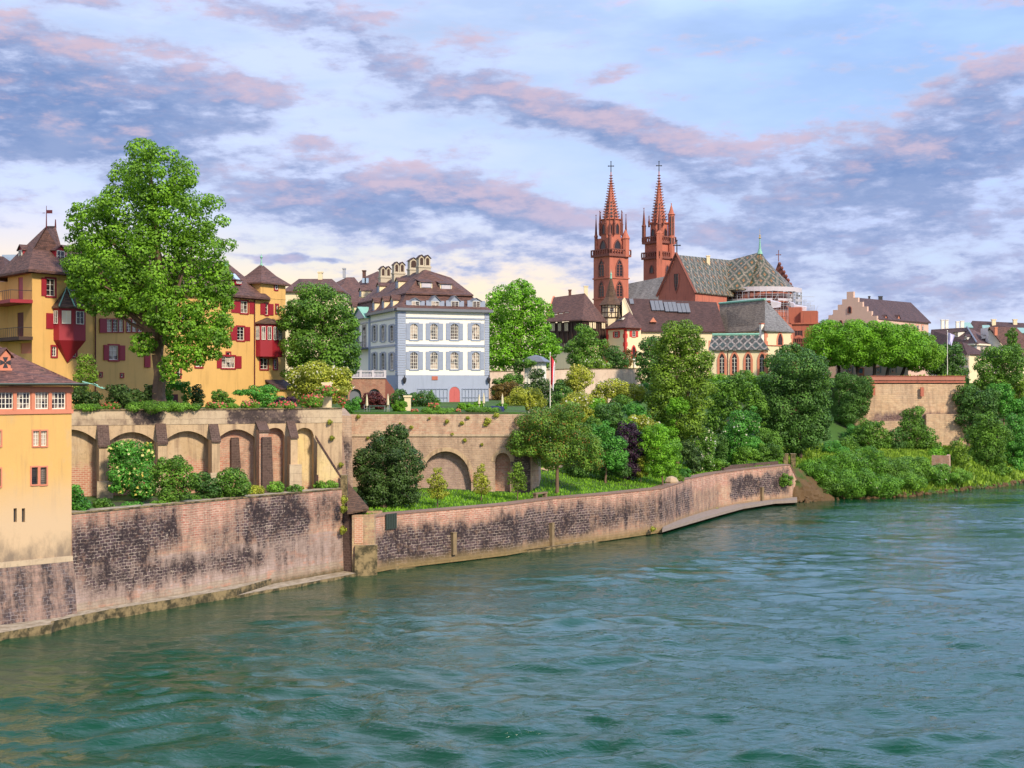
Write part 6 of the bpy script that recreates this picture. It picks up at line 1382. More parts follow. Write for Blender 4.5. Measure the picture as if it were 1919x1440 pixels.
q = Vector(((1257 - CX) * k7, YT2 - 1.5, 0)); mb = MB(); mb.ring((q.x, q.y, 0), [(1.05, zA), (1.0, Zt(404)), (1.3, Zt(403)), (.8, Zt(400)), (.08, Zt(384)), (.2, Zt(383)), (.04, Zt(381))], 8); stt = mb.build('stair_turret', M.redstone, tw2)
mb = MB(); [mb.box((q.x + dx_, q.y - 1.0, Zt(y)), (.32, .2, 1.8)) for dx_ in (-.3, .45) for y in (412, 424, 436, 452)]; mb.build('slit', M.iron, stt)
spire(tw2, c, zC, Zt(321), 2.3)
# nave, transept, choir
def cpart(mb, n_, m_): return mb.build(n_, m_, cat_)
fN = Fac(xf(1150, 392), xf(1262, 380)); zN0, zN1 = zpx(575, 388), zpx(527, 392)
roof('nave_roof', M.roofslate, cat_, [[fN.p(0, zN0 - 4, 2), fN.p(fN.L + 8, zN0 - 4, 2), fN.p(fN.L + 8, zpx(506, 392), -8), fN.p(0, zpx(530, 396), -8)], [fN.p(0, zpx(530, 396), -8), fN.p(fN.L + 8, zpx(506, 392), -8), fN.p(fN.L + 8, zN0 - 4, -18), fN.p(0, zN0 - 4, -18)]], .3)
fT = Fac(xf(1234, 371), xf(1303, 359)); fS_ = Fac(xf(1303, 359), xf(1362, 372)); zE_ = zpx(547, 359)
gap = P(1268.5, 477, 366); gap.z = fT.z(1268.5, 477)
mb = MB(); fT.wall(mb, 0, fT.L, 22, zE_ - .0); mb.poly([fT.p(0, zE_), fT.p(fT.L, zE_), fT.p(fT.a(1268.5), gap.z)]); fS_.wall(mb, 0, fS_.L, 22, zE_); cpart(mb, 'transept_wall', M.redstone)
mb = MB(); am = fT.a(1268.5)
for s0, s1_ in ((fT.p(-.5, zE_ - .3, .25), fT.p(am, gap.z + .5, .25)), (fT.p(fT.L + .4, zE_ - .3, .25), fT.p(am, gap.z + .5, .25))): mb.tube(s0, s1_, .42, .38, 4)
cpart(mb, 'gable_coping', M.darkstone)
mb = MB(); cross(mb, fT.p(am, gap.z + .4, 0), 3.6, 1.1); cpart(mb, 'gable_cross', M.iron)
gothic(cat_, fT, fT.rect(1263.5, 549, 1271.5, 511), M.redstone, .45, mull=1, trac=M.darkstone)
ext = fS_.u * 17; rA = fT.p(am, gap.z, -.2); rB = P(1368, 487, 386)
roof('transept_roof', M.diamond, cat_, [[fS_.p(-.3, zE_ + .05, .5), fS_.p(fS_.L + 3, zE_ + .05, .5), rB, rA], [rA, rB, fT.p(0, zE_, -24), fT.p(0, zE_, -.2)]], .3)
chim(cat_, 1327, 480, 500, 6, 375, M.cream)
cc = Vector((*xf(1424, 384), 0)); apx_ = Vector((cc.x, cc.y, zpx(468, 384))); rr = 10.4; ring_ = []
for k in range(11): a = R(150 + 27 * k); ring_.append(Vector((cc.x + rr * 1.02 * math.cos(a), cc.y + rr * math.sin(a), zpx(541, 375))))
mid = [p.lerp(apx_, .55) - UP * .7 for p in ring_]; mid2 = [p.lerp(apx_, .86) - UP * .75 for p in ring_]
roof('choir_roof', M.diamond, cat_, [[a[i], a[i + 1], b_[i + 1], b_[i]] for a, b_ in ((ring_, mid), (mid, mid2)) for i in range(10)] + [[mid2[i], mid2[i + 1], apx_] for i in range(10)], .3)
q = ring_[1].copy()
roof('choir_side_roof', M.diamond, cat_, [[P(1352, 541, 374), P(1402, 541, 373.5), apx_ - UP * .6, rB], [rB, apx_ - UP * .6, apx_ + Vector((-4, 12, -13)), rB + Vector((-4, 14, -12))]], .3)
mb = MB(); mb.ring(apx_ - UP * 1.2, [(.9, 0), (.35, 1.5), (.22, 3.2), (.12, 4.6)], 8); cpart(mb, 'choir_finial_base', M.copper)
mb = MB(); mb.ring(apx_ + UP * 3.2, [(.05, 0), (.45, .35), (.05, .7), (.3, 1.0), (.05, 1.3), (.04, 3.0)], 8); cpart(mb, 'choir_finial', M.gold)
mb = MB(); n_ = 14
for k in range(n_):
    a, b_ = R(170 + 200 * k / n_), R(170 + 200 * (k + 1) / n_); p = lambda t, r_, z: (cc.x + r_ * math.cos(t), cc.y + r_ * math.sin(t), z)
    mb.poly([p(a, 9.6, 22), p(b_, 9.6, 22), p(b_, 9.6, zpx(541, 375)), p(a, 9.6, zpx(541, 375))])
cpart(mb, 'choir_wall', M.redstone)
mb = MB(); g_ = [P(1459, 490, 394), P(1486, 541, 391), P(1440, 541, 396)]; mb.prism(g_, Vector((.3, .9, 0))); 
for t in (.1, .25, .4, .55, .7, .85, .97): q = g_[0].lerp(g_[1], t); mb.ring(q, [(.3, -.2), (.45, .2), (.05, .8)], 5)
cross(mb, g_[0] + UP * .1, 3.2, .8); cpart(mb, 'south_gable', M.darkstone)
# ambulatory and gallery at the right
gA = Fac(xf(1484, 352), xf(1535, 350)); zA_ = zpx(607, 351); mb = MB(); gA.wall(mb, 0, gA.L, 20, zA_); gA.box(mb, -.2, gA.L + .3, zA_ + .003, zA_ + .4, -8, .4)
walls(mb, [xf(1535, 350), xy(gA.p(gA.L, 0, -16)), xy(gA.p(0, 0, -16)), xf(1484, 352)], 20, zA_, skip=(3,)); cpart(mb, 'ambulatory_wall', M.sootstone)
gothic(cat_, gA, gA.rect(1489.5, 632, 1504, 617), M.redstone, .5, mull=2, trac=M.darkstone, shape=round_top)
mb = MB(); r = gA.rect(1489, 651, 1521, 633.5)
for k in range(9): a = r[0] + (r[1] - r[0]) * k / 8; gA.box(mb, a - .13, a + .13, r[2], r[3], .1, .4)
gA.box(mb, r[0], r[1], r[2] - .2, r[2], .0, .5); gA.box(mb, r[0], r[1], (r[2] + r[3]) / 2 - .15, (r[2] + r[3]) / 2 + .15, .402, .55); gA.box(mb, r[0], r[1], r[3], r[3] + .2, 0, .5); cpart(mb, 'gallery', M.darkstone)
mb = MB(); gA.box(mb, r[0], r[1], r[2] + .01, r[3] - .01, .004, .04); cpart(mb, 'gallery_back', M.wood)
mb = MB(); gA.box(mb, gA.a(1500), gA.a(1531), zA_ + .404, zpx(582, 352), -6, -1); cpart(mb, 'choir_block', M.sootstone)
mb = MB(); gA.box(mb, gA.a(1476), gA.a(1500.5), zA_ + .404, zpx(575, 354), -9, -2.5); cpart(mb, 'choir_buttress', M.sootstone)
gothic(cat_, gA, gA.rect(1514, 604, 1522, 590), M.darkstone, .2, mull=0) if False else None
# scaffolding round the choir
scf = thing("scaffolding", "steel scaffolding wrapped in white sheeting round the choir of the cathedral", "scaffolding", (cc.x, cc.y - 11, 40)); zs_ = [zpx(y, 372) for y in (541, 550, 559, 568, 580)]
mb = MB(); n_ = 22
pp = [(cc.x + 11.9 * math.cos(R(178 + 180 * k / n_)), cc.y + 11.9 * math.sin(R(178 + 180 * k / n_))) for k in range(n_ + 1)]; p2 = [(cc.x + 10.7 * math.cos(R(178 + 180 * k / n_)), cc.y + 10.7 * math.sin(R(178 + 180 * k / n_))) for k in range(n_ + 1)]
for k in range(n_ + 1):
    for q in (pp[k], p2[k]): mb.tube((*q, zs_[4] - 2), (*q, zs_[0] + .8), .07, None, 4)
    if k < n_:
        for z in zs_: mb.tube((*pp[k], z), (*pp[k + 1], z), .06, None, 4); mb.tube((*pp[k], z - .5), (*pp[k + 1], z - .5), .05, None, 4)
        if k % 3 == 0: mb.tube((*pp[k], zs_[3]), (*pp[k + 1], zs_[1]), .05, None, 4)
X0 = Vector((*xf(1478, 366), 0))
for i in range(7):
    for j in range(3):
        q = X0 + Vector((i * 1.15, j * 1.6 - 1, 0)); mb.tube(q + UP * zpx(607, 364), q + UP * (zpx(548, 366) - max(0, i - 2) * .9), .07, None, 4)
    for z in (zpx(y, 366) for y in (556, 564, 572, 582, 594)):
        if i < 6: mb.tube(X0 + Vector((i * 1.15, -1, z)), X0 + Vector((i * 1.15 + 1.15, -1, z)), .06, None, 4)
    if i % 2 == 0: mb.tube(X0 + Vector((i * 1.0, -1.05, zpx(600, 366))), X0 + Vector((i * 1.0 + 2, -1.05, zpx(572, 366))), .05, None, 4)
mb.build('poles', M.steel, scf)
mb = MB()
for k in range(n_):
    for (za, zb_, r_) in ((zs_[0] - .55, zs_[0] + .75, 12.0), (zs_[2] - .5, zs_[2] + .15, 12.0)):
        if r_ and (za > zs_[1] or k < 9 or k % 4): 
            a, b_ = R(178 + 180 * k / n_), R(178 + 180 * (k + 1) / n_); s_ = .15 * math.sin(k * 1.7); o_ = lambda t, r__, z: Vector((cc.x + r__ * math.cos(t), cc.y + r__ * math.sin(t), z))
            mb.hexa([o_(a, r_, za + s_), o_(b_, r_, za), o_(b_, r_ - .1, za), o_(a, r_ - .1, za + s_)], [o_(a, r_, zb_), o_(b_, r_, zb_), o_(b_, r_ - .1, zb_), o_(a, r_ - .1, zb_)])
for (x0, y0, x1, y1, Y) in ((1444, 563, 1464, 577, 358), (1480, 565, 1490, 576, 361), (1488, 571, 1512, 587, 358)):
    q = [P(x0 + 2, y1, Y), P(x1 - 1, y1 - 2, Y - 1), P(x1, y0 + 4, Y - .5), P(x0, y0, Y)]; mb.prism(q, Vector((.3, 1.6, .3)))
mb.build('sheeting', M.sheet, scf)
mb = MB()
for z in zs_[1:4]:
    for k in range(n_): b_ = [Vector((*pp[k], z)), Vector((*pp[k + 1], z)), Vector((*p2[k + 1], z)), Vector((*p2[k], z))]; mb.hexa(b_, [v_ + UP * .07 for v_ in b_])
mb.build('deck', M.wood, scf)

# ---- stepped gable house
gS = Fac(xf(1544, 348), xf(1643, 338)); gS2 = Fac(xf(1643, 338), xf(1740, 358)); t7 = thing("stepped_gable_house", "pink house with a stepped gable and dark roof above the clipped chestnuts", "house", gS.p(8, 23))
xs_ = [1544, 1552.5, 1561, 1570, 1578, 1586.7, 1599.3, 1608, 1616.5, 1625, 1633.5, 1643]; ys_ = [598, 588.5, 579, 569.5, 559.7, 546, 557.5, 566, 575, 584, 593]
mb = MB(); prof = [(0, 20)]
pts = [gS.p(0, 20)]
for i in range(11):
    z = gS.z(1594, ys_[i]) ; pts += [gS.p(gS.a(xs_[i]), z), gS.p(gS.a(xs_[i + 1]), z)]
pts.append(gS.p(gS.L, 20)); mb.prism(list(reversed(pts)), gS.n * -.8)
ze = zpx(600, 345); bk = gS.p(0, 0, -18)
gS2.wall(mb, 0, gS2.L, 20, ze); mb.build('wall', plaster("pink_plaster", (.66, .44, .34), .05, .15), t7)
am = gS.a(1593); rA, rB = gS.p(am, gS.z(1593, 556), -.8), P(1707, 571, 366); rB.z = rA.z
roof('roof', M.roof2, t7, [[gS.p(gS.L, ze + .1, -.3), gS2.p(gS2.L + .5, ze + .1, .5), rB, rA], [rA, rB, gS.p(3, ze, -22), gS.p(0, ze, -.8)], [gS2.p(gS2.L + .5, ze + .1, .5), gS2.p(gS2.L + .5, ze, -14), rB]], .3)
for r_ in ((1589.8, 575, 1594.8, 585.5), (1573.5, 601, 1578, 609), (1608, 601, 1612.5, 609)): gothic(t7, gS, gS.rect(*r_), M.darkstone, .18, mull=0, shape=round_top)
for (px, yb) in ((1648, 584), (1673.5, 587), (1703.5, 590.5)): dormer(t7, gS2, px, yb, yb - 4, .9, -4.6, 1.4, M.pinkstone, M.roof2, gable=.5, cols=1, rows=1)
for px in (1660, 1684): dormer(t7, gS2, px, 603, 596, 1.4, -.5, 2.4, M.pinkstone, M.roof2, gable=.8, cols=1, rows=2)
for px in (1706.5, 1719.5, 1729): win(t7, gS2, gS2.rect(px - 1.8, 609, px + 1.8, 619), 1, 3, hole=False, sur=M.pinkstone, sw=.2)
for px in (1629, 1648, 1652): chim(t7, px, 556, 564, 3, 356, M.iron, .5)
# ground floor seen under the trees
gG = Fac(xf(1568, 333), xf(1702, 331)); t8 = thing("garden_house", "pale pink house front with grey shutters behind the chestnut trunks", "house front", gG.p(8, 23.5))
mb = MB(); gG.box(mb, 0, gG.L, 22.5, 30, -2, 0); mb.build('wall', plaster("rosy_plaster", (.68, .52, .46), .05, .15), t8)
for px in (1592.5, 1645, 1674): win(t8, gG, gG.rect(px - 3.2, 698, px + 3.2, 686), 2, 2, hole=False, sur=M.pinkstone, sw=.25, shut=((gG.a(px - 6.5), gG.a(px - 4)), (gG.a(px + 4), gG.a(px + 6.5))), sm=M.grey)
r = gG.rect(1610, 702, 1617, 688); gothic(t8, gG, r, M.pinkstone, .35, pane=simple("teal_door_paint", (.05, .14, .20), .5), mull=0, shape=round_top, name='door')

# ---- houses at the far right
A_, B_, C_ = xf(1740, 432), xf(1828, 398), xf(1872, 412); D_ = (A_[0] + C_[0] - B_[0] + 5, A_[1] + C_[1] - B_[1] + 8)
h9 = thing("corner_house", "cream corner house with blue grey pilaster and brown hip roof at the far right", "house", (B_[0], B_[1] + 5, 22)); g1, g2 = Fac(A_, B_), Fac(B_, C_); ze = zpx(643, 398)
for px in (1820,): 
    for (y0, y1) in ((648, 660), (669, 685)): mb = MB(); r = g1.rect(px - 4.5, y0, px + 4, y1); g1.box(mb, *r[:2], *r[2:], .02, .14); mb.build('shutter', M.grey, h9)
for px in (1840, 1848, 1858): win(h9, g2, g2.rect(px - 2.2, 649, px + 2.2, 661), 2, 3, hole=False, sur=M.grey, sw=.3)
for px in (1840, 1848, 1858): win(h9, g2, g2.rect(px - 2.2, 670, px + 2.2, 684), 2, 3, hole=False, sur=M.grey, sw=.3)
mb = MB(); walls(mb, [A_, B_, C_, D_], 10, ze); mb.build('wall', plaster("pale_peach_plaster", (.74, .56, .46), .05, .15), h9)
mb = MB(); g1.box(mb, g1.L - .9, g1.L + .1, 10, ze, .003, .2); g2.box(mb, -.1, .7, 10, ze, .003, .2); mb.build('pilaster', M.grey, h9)
mb = MB(); g1.box(mb, 0, g1.L + .4, ze - .5, ze - .02, .01, .6); g2.box(mb, -.4, g2.L, ze - .5, ze - .02, .01, .6); mb.build('cornice', M.offwhite, h9)
rl, rr = P(1745, 617, 440), P(1812, 613, 418); e0, e1, e2, e3 = (Vector((*p, ze)) for p in (A_, B_, C_, D_)); e1 += Vector((0, -1, 0))
roof('roof', M.roof, h9, [[e0, e1, rr, rl], [e1, e2, P(1846, 627, 424), rr], [e2, e3, rl, rr, P(1846, 627, 424)]], .3)
mb = MB(); mb.tube(rr + UP * .2, e1 + UP * .3, .25); mb.build('hip_flashing', M.lead, h9)
dormer(h9, g1, 1791, 631, 622, 3.4, -2.2, 3, M.white, M.roof2, gable=.3, shed=True, cols=3, rows=1); dormer(h9, g1, 1810, 636, 630, 2.0, -1.2, 2, M.white, M.roof2, gable=.5, cols=2, rows=1); dormer(h9, g2, 1853, 634, 628, 1.6, -1.5, 2, M.white, M.roof2, gable=.2, shed=True)
for px, y0, w_ in ((1766, 600, 5), (1774, 600, 5), (1794, 603, 5), (1803, 602, 6)): chim(h9, px, y0, y0 + 16, w_, 438, M.white)
h10 = hip_block("long_roofed_house", "long dark roof with green skylights on the right skyline", rect_plan(1808, 2010, 450, 440, 20), 22, zpx(629, 445), (P(1822, 600.5, 458), P(1990, 608, 452)), M.cream, M.roof2)
for px in (1862, 1902): chim(h10, px, 599, 612, 7, 454, M.cream)
for (px, y) in ((1815, 610), (1851, 615), (1916, 620)):
    mb = MB(); q = P(px, y, 444.0); mb.prism([q + Vector((-1.6, 0, -.9)), q + Vector((1.6, 0, -.9)), q + Vector((.9, 1.4, .9)), q + Vector((-1.5, 1.4, .9))], Vector((0, -.3, .3))); mb.build('skylight', simple("pale_teal_glass", (.25, .42, .42), .2), h10)
h11 = thing("gabled_house", "white gabled house with a maroon roof beside the poplar", "house", (*xf(1880, 405), 22)); a0 = P(1850, 612, 408); 
mb = MB(); mb.prism([P(1852, 613, 407), P(1884, 655, 404), P(1884, 700, 404), P(1852, 700, 407)], Vector((.5, 8, 0))); mb.build('wall', M.white, h11)
roof('roof', M.roof, h11, [[P(1853, 612, 405), P(1887, 655, 402), P(1945, 655, 406), P(1905, 613, 409)], [P(1853, 612, 405), P(1905, 613, 409), P(1900, 640, 420), P(1845, 640, 416)]], .3); chim(h11, 1866, 614, 628, 5, 403, M.pinkstone)
mb = MB(); f_ = Fac(xf(1884, 403), xf(1960, 407)); f_.box(mb, 0, f_.L, 10, f_.z(1900, 657), -5, 0); mb.build('side_wall', M.cream, h11)
for px in (1906, 1914): win(h11, f_, f_.rect(px - 2.3, 662, px + 2.3, 676), 2, 3, hole=False, sur=M.maroon, sw=.4)
h12 = hip_block("scaffolded_house", "small brown roofed house wrapped in scaffold poles behind the flagpole trees", rect_plan(1799, 1815, 360, 357, 6), 10, zpx(663, 358), (P(1799, 640, 362), P(1803, 640, 362)), M.cream, M.roof2)
mb = MB(); f_ = Fac(xf(1797, 357), xf(1817, 355))
for k in range(6): a = f_.L * k / 5; mb.tube(f_.p(a, 8, .3), f_.p(a, zpx(664, 356), .3), .07, None, 4)
for y in (672, 686, 700, 716, 732, 748): mb.tube(f_.p(0, zpx(y, 356), .32), f_.p(f_.L, zpx(y, 356), .32), .07, None, 4); f_.box(mb, 0, f_.L, zpx(y, 356) - .3, zpx(y, 356) - .2, .05, .9)
mb.build('scaffold_frame', M.steel, h12)
# garden pavilion on the slope
gp1 = Fac(xf(984, 246), xf(1015, 245)); t9 = thing("garden_pavilion", "white garden pavilion with a curved grey roof behind the red and white flag", "pavilion", gp1.p(1.5, 18))
zp = zpx(677, 246); mb = MB(); gp1.box(mb, 0, gp1.L, 15, zp, -3, 0); mb.build('wall', M.white, t9)
e = [gp1.p(-.6, zp, .6), gp1.p(gp1.L + .7, zp, .6), gp1.p(gp1.L + .7, zp, -3.6), gp1.p(-.6, zp, -3.6)]; ap = gp1.p(gp1.L / 2, zpx(664, 246), -1.5); mid = [p.lerp(ap, .5) + UP * .25 for p in e]
roof('roof', M.lead, t9, [[e[i], e[(i + 1) % 4], mid[(i + 1) % 4], mid[i]] for i in range(4)] + [[mid[i], mid[(i + 1) % 4], ap] for i in range(4)], .15)
mb = MB()
for k in range(6): a = gp1.L * k / 5; gp1.box(mb, a - .08, a + .08, 15, zp - .05, .005, .08)
mb.build('lattice', M.frame, t9)
# ------------------------------------------------------------------ trees and plants
# the great tree in front of the mansion
tree("broadleaf_tree", "huge broadleaf tree towering in front of the ochre mansion",
     [(285, 330, 82, 72), (240, 395, 80, 62), (345, 400, 78, 78), (175, 430, 56, 58), (205, 500, 82, 62), (300, 490, 92, 78), (385, 480, 56, 78), (150, 490, 34, 44), (395, 585, 48, 70), (335, 610, 46, 62, -3), (250, 560, 50, 40, 2), (180, 560, 36, 36), (350, 665, 34, 30, -3), (268, 645, 26, 26, -2), (320, 690, 22, 34, -3), (410, 540, 32, 50), (220, 560, 50, 36, -2), (300, 570, 60, 40, -3), (395, 640, 36, 40, -2), (160, 530, 36, 36)],
     152, 301, 'plane', .50, .78, per=24, k=.27, limbs=34, dens=.82, zbase=18.9)
tree("chestnut_tree", "dense round dark chestnut between the mansion and the blue palace",
     [(598, 575, 62, 50), (560, 600, 42, 42), (640, 610, 36, 44), (600, 650, 72, 54), (560, 690, 34, 40), (650, 670, 28, 40), (610, 700, 50, 40)], 186, 603, 'mid', .50, .45, per=18, dens=.95)
tree("lime_tree", "bright green bushy tree rising just right of the blue palace",
     [(955, 580, 52, 50), (930, 620, 34, 50), (1000, 590, 36, 45), (985, 640, 50, 50), (940, 660, 40, 44), (1015, 640, 26, 36), (1030, 655, 22, 36), (975, 545, 32, 22)], 266, 965, 'lime', .62, .5, per=18)
shrub("flowering_bush", "pale green flowering bush in front of the dark chestnut", [(598, 704, 50, 30), (562, 712, 26, 28), (636, 714, 26, 32), (595, 730, 52, 26)], 165, 'yellow', .40, flowers=('cream', .22, .3, .3))
# garden of the mansion
def Yw(px): return fA.p(fA.a(px), 0).y
shrub("feathery_bush", "light feathery bush against the mansion wall by the copper dragon", [(160, 678, 18, 20), (158, 705, 22, 24), (175, 700, 12, 22), (150, 735, 18, 28)], 150, 'olive', .30, dens=.6)
shrub("conifer_bush", "dark layered conifer bush at the left end of the mansion garden", [(150, 742, 22, 22), (172, 748, 20, 14)], 148.5, 'dark', .35)
shrub("hedge_bush", "dark leafy hedge bush under the mansion windows left of the big trunk", [(222, 740, 30, 22), (245, 745, 28, 20)], 151, 'dark', .34)
shrub("hedge_bush", "square dark clipped hedge touching the big tree trunk", [(278, 742, 13, 24)], 152, 'dark', .30, per=20)
shrub("ivy_arch", "clipped ivy arch over the red garden door", [(316, 735, 8, 26), (332, 722, 20, 10), (349, 735, 8, 28)], 156, 'emerald', .26, per=16)
shrub("box_hedge", "dark rounded clipped hedge right of the ivy arch", [(369, 740, 14, 22)], 157, 'dark', .26, per=20)
shrub("leafy_shrub", "small leafy shrub between the hedge and the spreading pine", [(412, 744, 20, 14), (428, 753, 14, 8)], 154, 'mid', .28)
shrub("spreading_pine", "low wide spreading pine below the second red oriel", [(490, 735, 34, 16), (455, 737, 20, 6), (500, 748, 34, 14)], 157, 'emerald', .30, squash=.5)
shrub("maple_bush", "purple leaved bush behind the red roses", [(530, 754, 16, 8), (546, 752, 12, 9)], 156.5, 'purple', .26)
mb = MB(); q = P(613, 0, 156.8); mb.box((q.x, q.y, 20.6), (1.0, 1.0, 3.0)); mb.box((q.x, q.y, 22.15), (1.2, 1.2, .2)); tag(mb.build("stone_pillar", M.cream), "cream stone pillar topped with red roses at the terrace corner", "pillar")
for (x, y, rx, ry, lab) in ((208, 763, 24, 6, "red flowers spilling over the wall left of the big trunk"), (402, 762, 26, 6, "low red flower bed in front of the small leafy shrub"), (470, 760, 24, 7, "red flower bed under the spreading pine"),
                            (530, 762, 28, 7, "bright red rose bed below the purple bush"), (582, 753, 26, 14, "orange red rose bush climbing left of the stone pillar"), (612, 734, 22, 9, "crimson roses crowning the stone pillar"), (641, 754, 8, 12, "trailing red roses at the corner of the terrace wall")):
    shrub("rose_bush", lab, [(x, y, rx, ry)], Yw(x) + .9, 'ground', .24, per=14, flowers=('red', .26, 1.0, .8), down=False, group="red flowers along the terrace wall")
shrub("yellow_bush", "yellow blossoming bush beside the crimson roses", [(640, 736, 16, 12)], 158, 'yellow', .26, flowers=('yellow', .24, .9, .5), down=False)
for (x, y, rx, ry, lab) in ((165, 765, 30, 5, "low green plants on the wall top beside the ochre house"), (285, 764, 62, 6, "bright green creeping plants hanging over the wall below the big trunk"), (345, 764, 40, 5, "green edging plants in front of the ivy arch"), (436, 763, 12, 6, "pale green tuft between two red flower beds")):
    shrub("edging_plants", lab, [(x, y, rx, ry)], Yw(x) + .5, 'ground', .24, per=22, down=False, group="green plants along the terrace wall")
# plants on the lower arch terrace
shrub("climbing_vine", "vine with yellow flowers covering the second arch", [(246, 868, 42, 44, 1.4), (225, 900, 26, 32), (265, 905, 28, 28), (235, 838, 22, 14, 1.6), (277, 850, 13, 24, 1.5), (215, 850, 12, 26, 1.6)], 139.5, 'emerald', .34, per=16, flowers=('yellow', .30, .75, .1), flat=-.2)
tree("small_tree", "small spreading grey green tree in front of the third arch", [(325, 872, 30, 18), (305, 895, 26, 26), (345, 895, 24, 26), (325, 925, 34, 22), (365, 905, 14, 20)], 133.5, 309, 'mid', .32, .11, per=14, zbase=9.6)
shrub("drooping_shrub", "dark drooping shrub between the small tree and the round bush", [(382, 908, 26, 22), (395, 925, 22, 20)], 138, 'deep', .34, droop=.8)
shrub("round_bush", "round dark green bush under the brick arch", [(435, 904, 31, 26), (450, 915, 22, 20), (418, 918, 20, 20)], 139.5, 'mid', .32, per=20)
shrub("leafy_shrub", "glossy leafy shrub growing against the side of the ochre house", [(142, 925, 16, 18), (152, 950, 20, 22), (136, 945, 10, 30)], 124.0, 'emerald', .34)
for (x, y, rx, ry, Y, k, lab) in ((192, 948, 22, 14, 128, 'mid', "green bush at the foot of the first buttress"), (250, 955, 32, 12, 130, 'emerald', "bright green low bush above the black stain"), (300, 948, 24, 10, 132, 'mid', "dark low plants beneath the small tree"), (418, 933, 26, 8, 139.5, 'ground', "yellow green herbs in front of the round bush"),
                                 (478, 921, 20, 10, 143.5, 'yellow', "light green tuft below the dark stone pier"), (516, 915, 18, 12, 145.5, 'ground', "green bush between the two dark stone piers"), (552, 919, 18, 9, 147, 'ground', "small green bush under the fifth arch"), (612, 911, 26, 8, 152.6, 'ground', "row of green plants at the foot of the sloping stair wall"), (365, 940, 22, 8, 136.5, 'mid', "low greenery under the drooping shrub")):
    shrub("low_plants", lab, [(x, y, rx, ry)], Y, k, .26, per=16, group="plants along the top of the high quay wall")
# by the lawn
tree("dark_tree", "round dark evergreen tree hiding the left part of the lawn wall", [(728, 850, 50, 42), (745, 818, 26, 26), (690, 870, 36, 34), (760, 875, 36, 40), (720, 900, 56, 34), (705, 925, 40, 26), (755, 925, 36, 26)], 163, 718, 'dark', .34, .5, per=20, dens=1.0)
for (x, y0, y1, rx, Y, lab) in ((820, 873, 945, 22, 165, "slender golden green young tree in front of the great arch"), (902, 867, 938, 18, 173, "slender golden green young tree beside the niche"), (970, 862, 932, 20, 174.5, "bushy golden green young tree at the end of the garden wall")):
    h_ = y1 - y0; tree("young_tree", lab, [(x, y0 + h_ * .22, rx * .5, h_ * .20), (x - rx * .2, y0 + h_ * .45, rx * .8, h_ * .22), (x + rx * .3, y0 + h_ * .50, rx * .65, h_ * .18), (x, y0 + h_ * .70, rx, h_ * .2)], Y, x, 'yellow' if x != 970 else 'olive', .28, .07, per=12, dens=.6, group="young trees on the lawn")
tree("red_tipped_tree", "spreading tree with orange red tipped leaves on the lawn", [(1020, 790, 60, 26), (1000, 825, 48, 34), (1055, 815, 54, 34), (1040, 850, 62, 30), (975, 835, 28, 24), (1095, 840, 34, 32), (1110, 870, 24, 16), (1060, 775, 40, 20)], 182, 1044, 'redtip', .34, .24, per=16, dens=.75)
tree("green_maple", "fresh green maple between the red tipped tree and the black purple tree", [(1128, 815, 26, 28), (1145, 845, 34, 32), (1115, 850, 28, 28), (1155, 870, 24, 16)], 194, 1135, 'emerald', .40, .16)
tree("purple_tree", "black purple leaved tree squeezed among the green ones", [(1178, 815, 26, 28), (1195, 845, 24, 38), (1165, 850, 26, 34), (1175, 880, 32, 20)], 200, 1180, 'purple', .42, .16)
shrub("dark_shrub", "dark undergrowth below the red tipped tree by the sandy path", [(1085, 878, 34, 18), (1130, 878, 30, 16), (1160, 882, 26, 16)], 196, 'deep', .38)
tree("bright_maple", "vivid green small maple at the right end of the lawn", [(1228, 815, 26, 24), (1245, 845, 38, 30), (1240, 875, 36, 22), (1215, 840, 18, 28)], 199, 1242, 'lime', .36, .14)
tree("tiny_tree", "tiny layered golden tree standing alone on the lawn edge", [(1203, 862, 10, 8), (1203, 876, 14, 9), (1202, 889, 16, 8)], 199, 1201, 'yellow', .22, .05, per=10, dens=.8, limbs=5)
shrub("round_bush", "small round bush beside the boulder on the quay top", [(1284, 890, 12, 13)], 212, 'emerald', .28, per=16)
shrub("leafy_shrub", "olive herbs behind the boulder", [(1272, 898, 12, 7)], 207.5, 'olive', .24, down=False)
mb = MB(); q = P(1258, 902, 204); mb.ring((q.x, q.y, q.z - .6), [(1.0, 0), (1.15, .5), (.8, 1.05), (.2, 1.3)], 7); tag(mb.build("boulder", M.tan), "pale round boulder at the right end of the lawn", "boulder")
# flowering slope above the lawn
shrub("golden_bush", "lime coloured rounded bush left of the red and white flagpole", [(985, 745, 34, 20), (1000, 755, 26, 18), (965, 755, 22, 16)], 212, 'yellow', .40)
shrub("reddish_bush", "rust tinged bush behind the palace corner", [(940, 738, 22, 22), (955, 728, 22, 14)], 236, 'rust', .40)
shrub("dark_conifer", "dark feathery conifer left of the flagpole", [(1008, 715, 22, 30), (995, 735, 26, 22), (1018, 740, 20, 24)], 232, 'dark', .42, droop=.5)
shrub("climbing_vine", "green climber over the white garden pavilion", [(985, 680, 22, 8), (972, 690, 10, 12)], 244, 'mid', .40)
shrub("grey_bush", "soft grey green bush below the pavilion wall", [(960, 712, 26, 14), (935, 716, 16, 8)], 240, 'mid', .42)
shrub("dark_shrub", "dark shrub right of the flagpole behind the lawn trees", [(1050, 740, 22, 26), (1040, 765, 22, 24)], 222, 'deep', .44)
shrub("flowering_bush", "yellow green bush with blossoms under the cream garden wall", [(1085, 705, 30, 22), (1075, 725, 26, 18)], 236, 'yellow', .44, flowers=('yellow', .3, .35, .4))
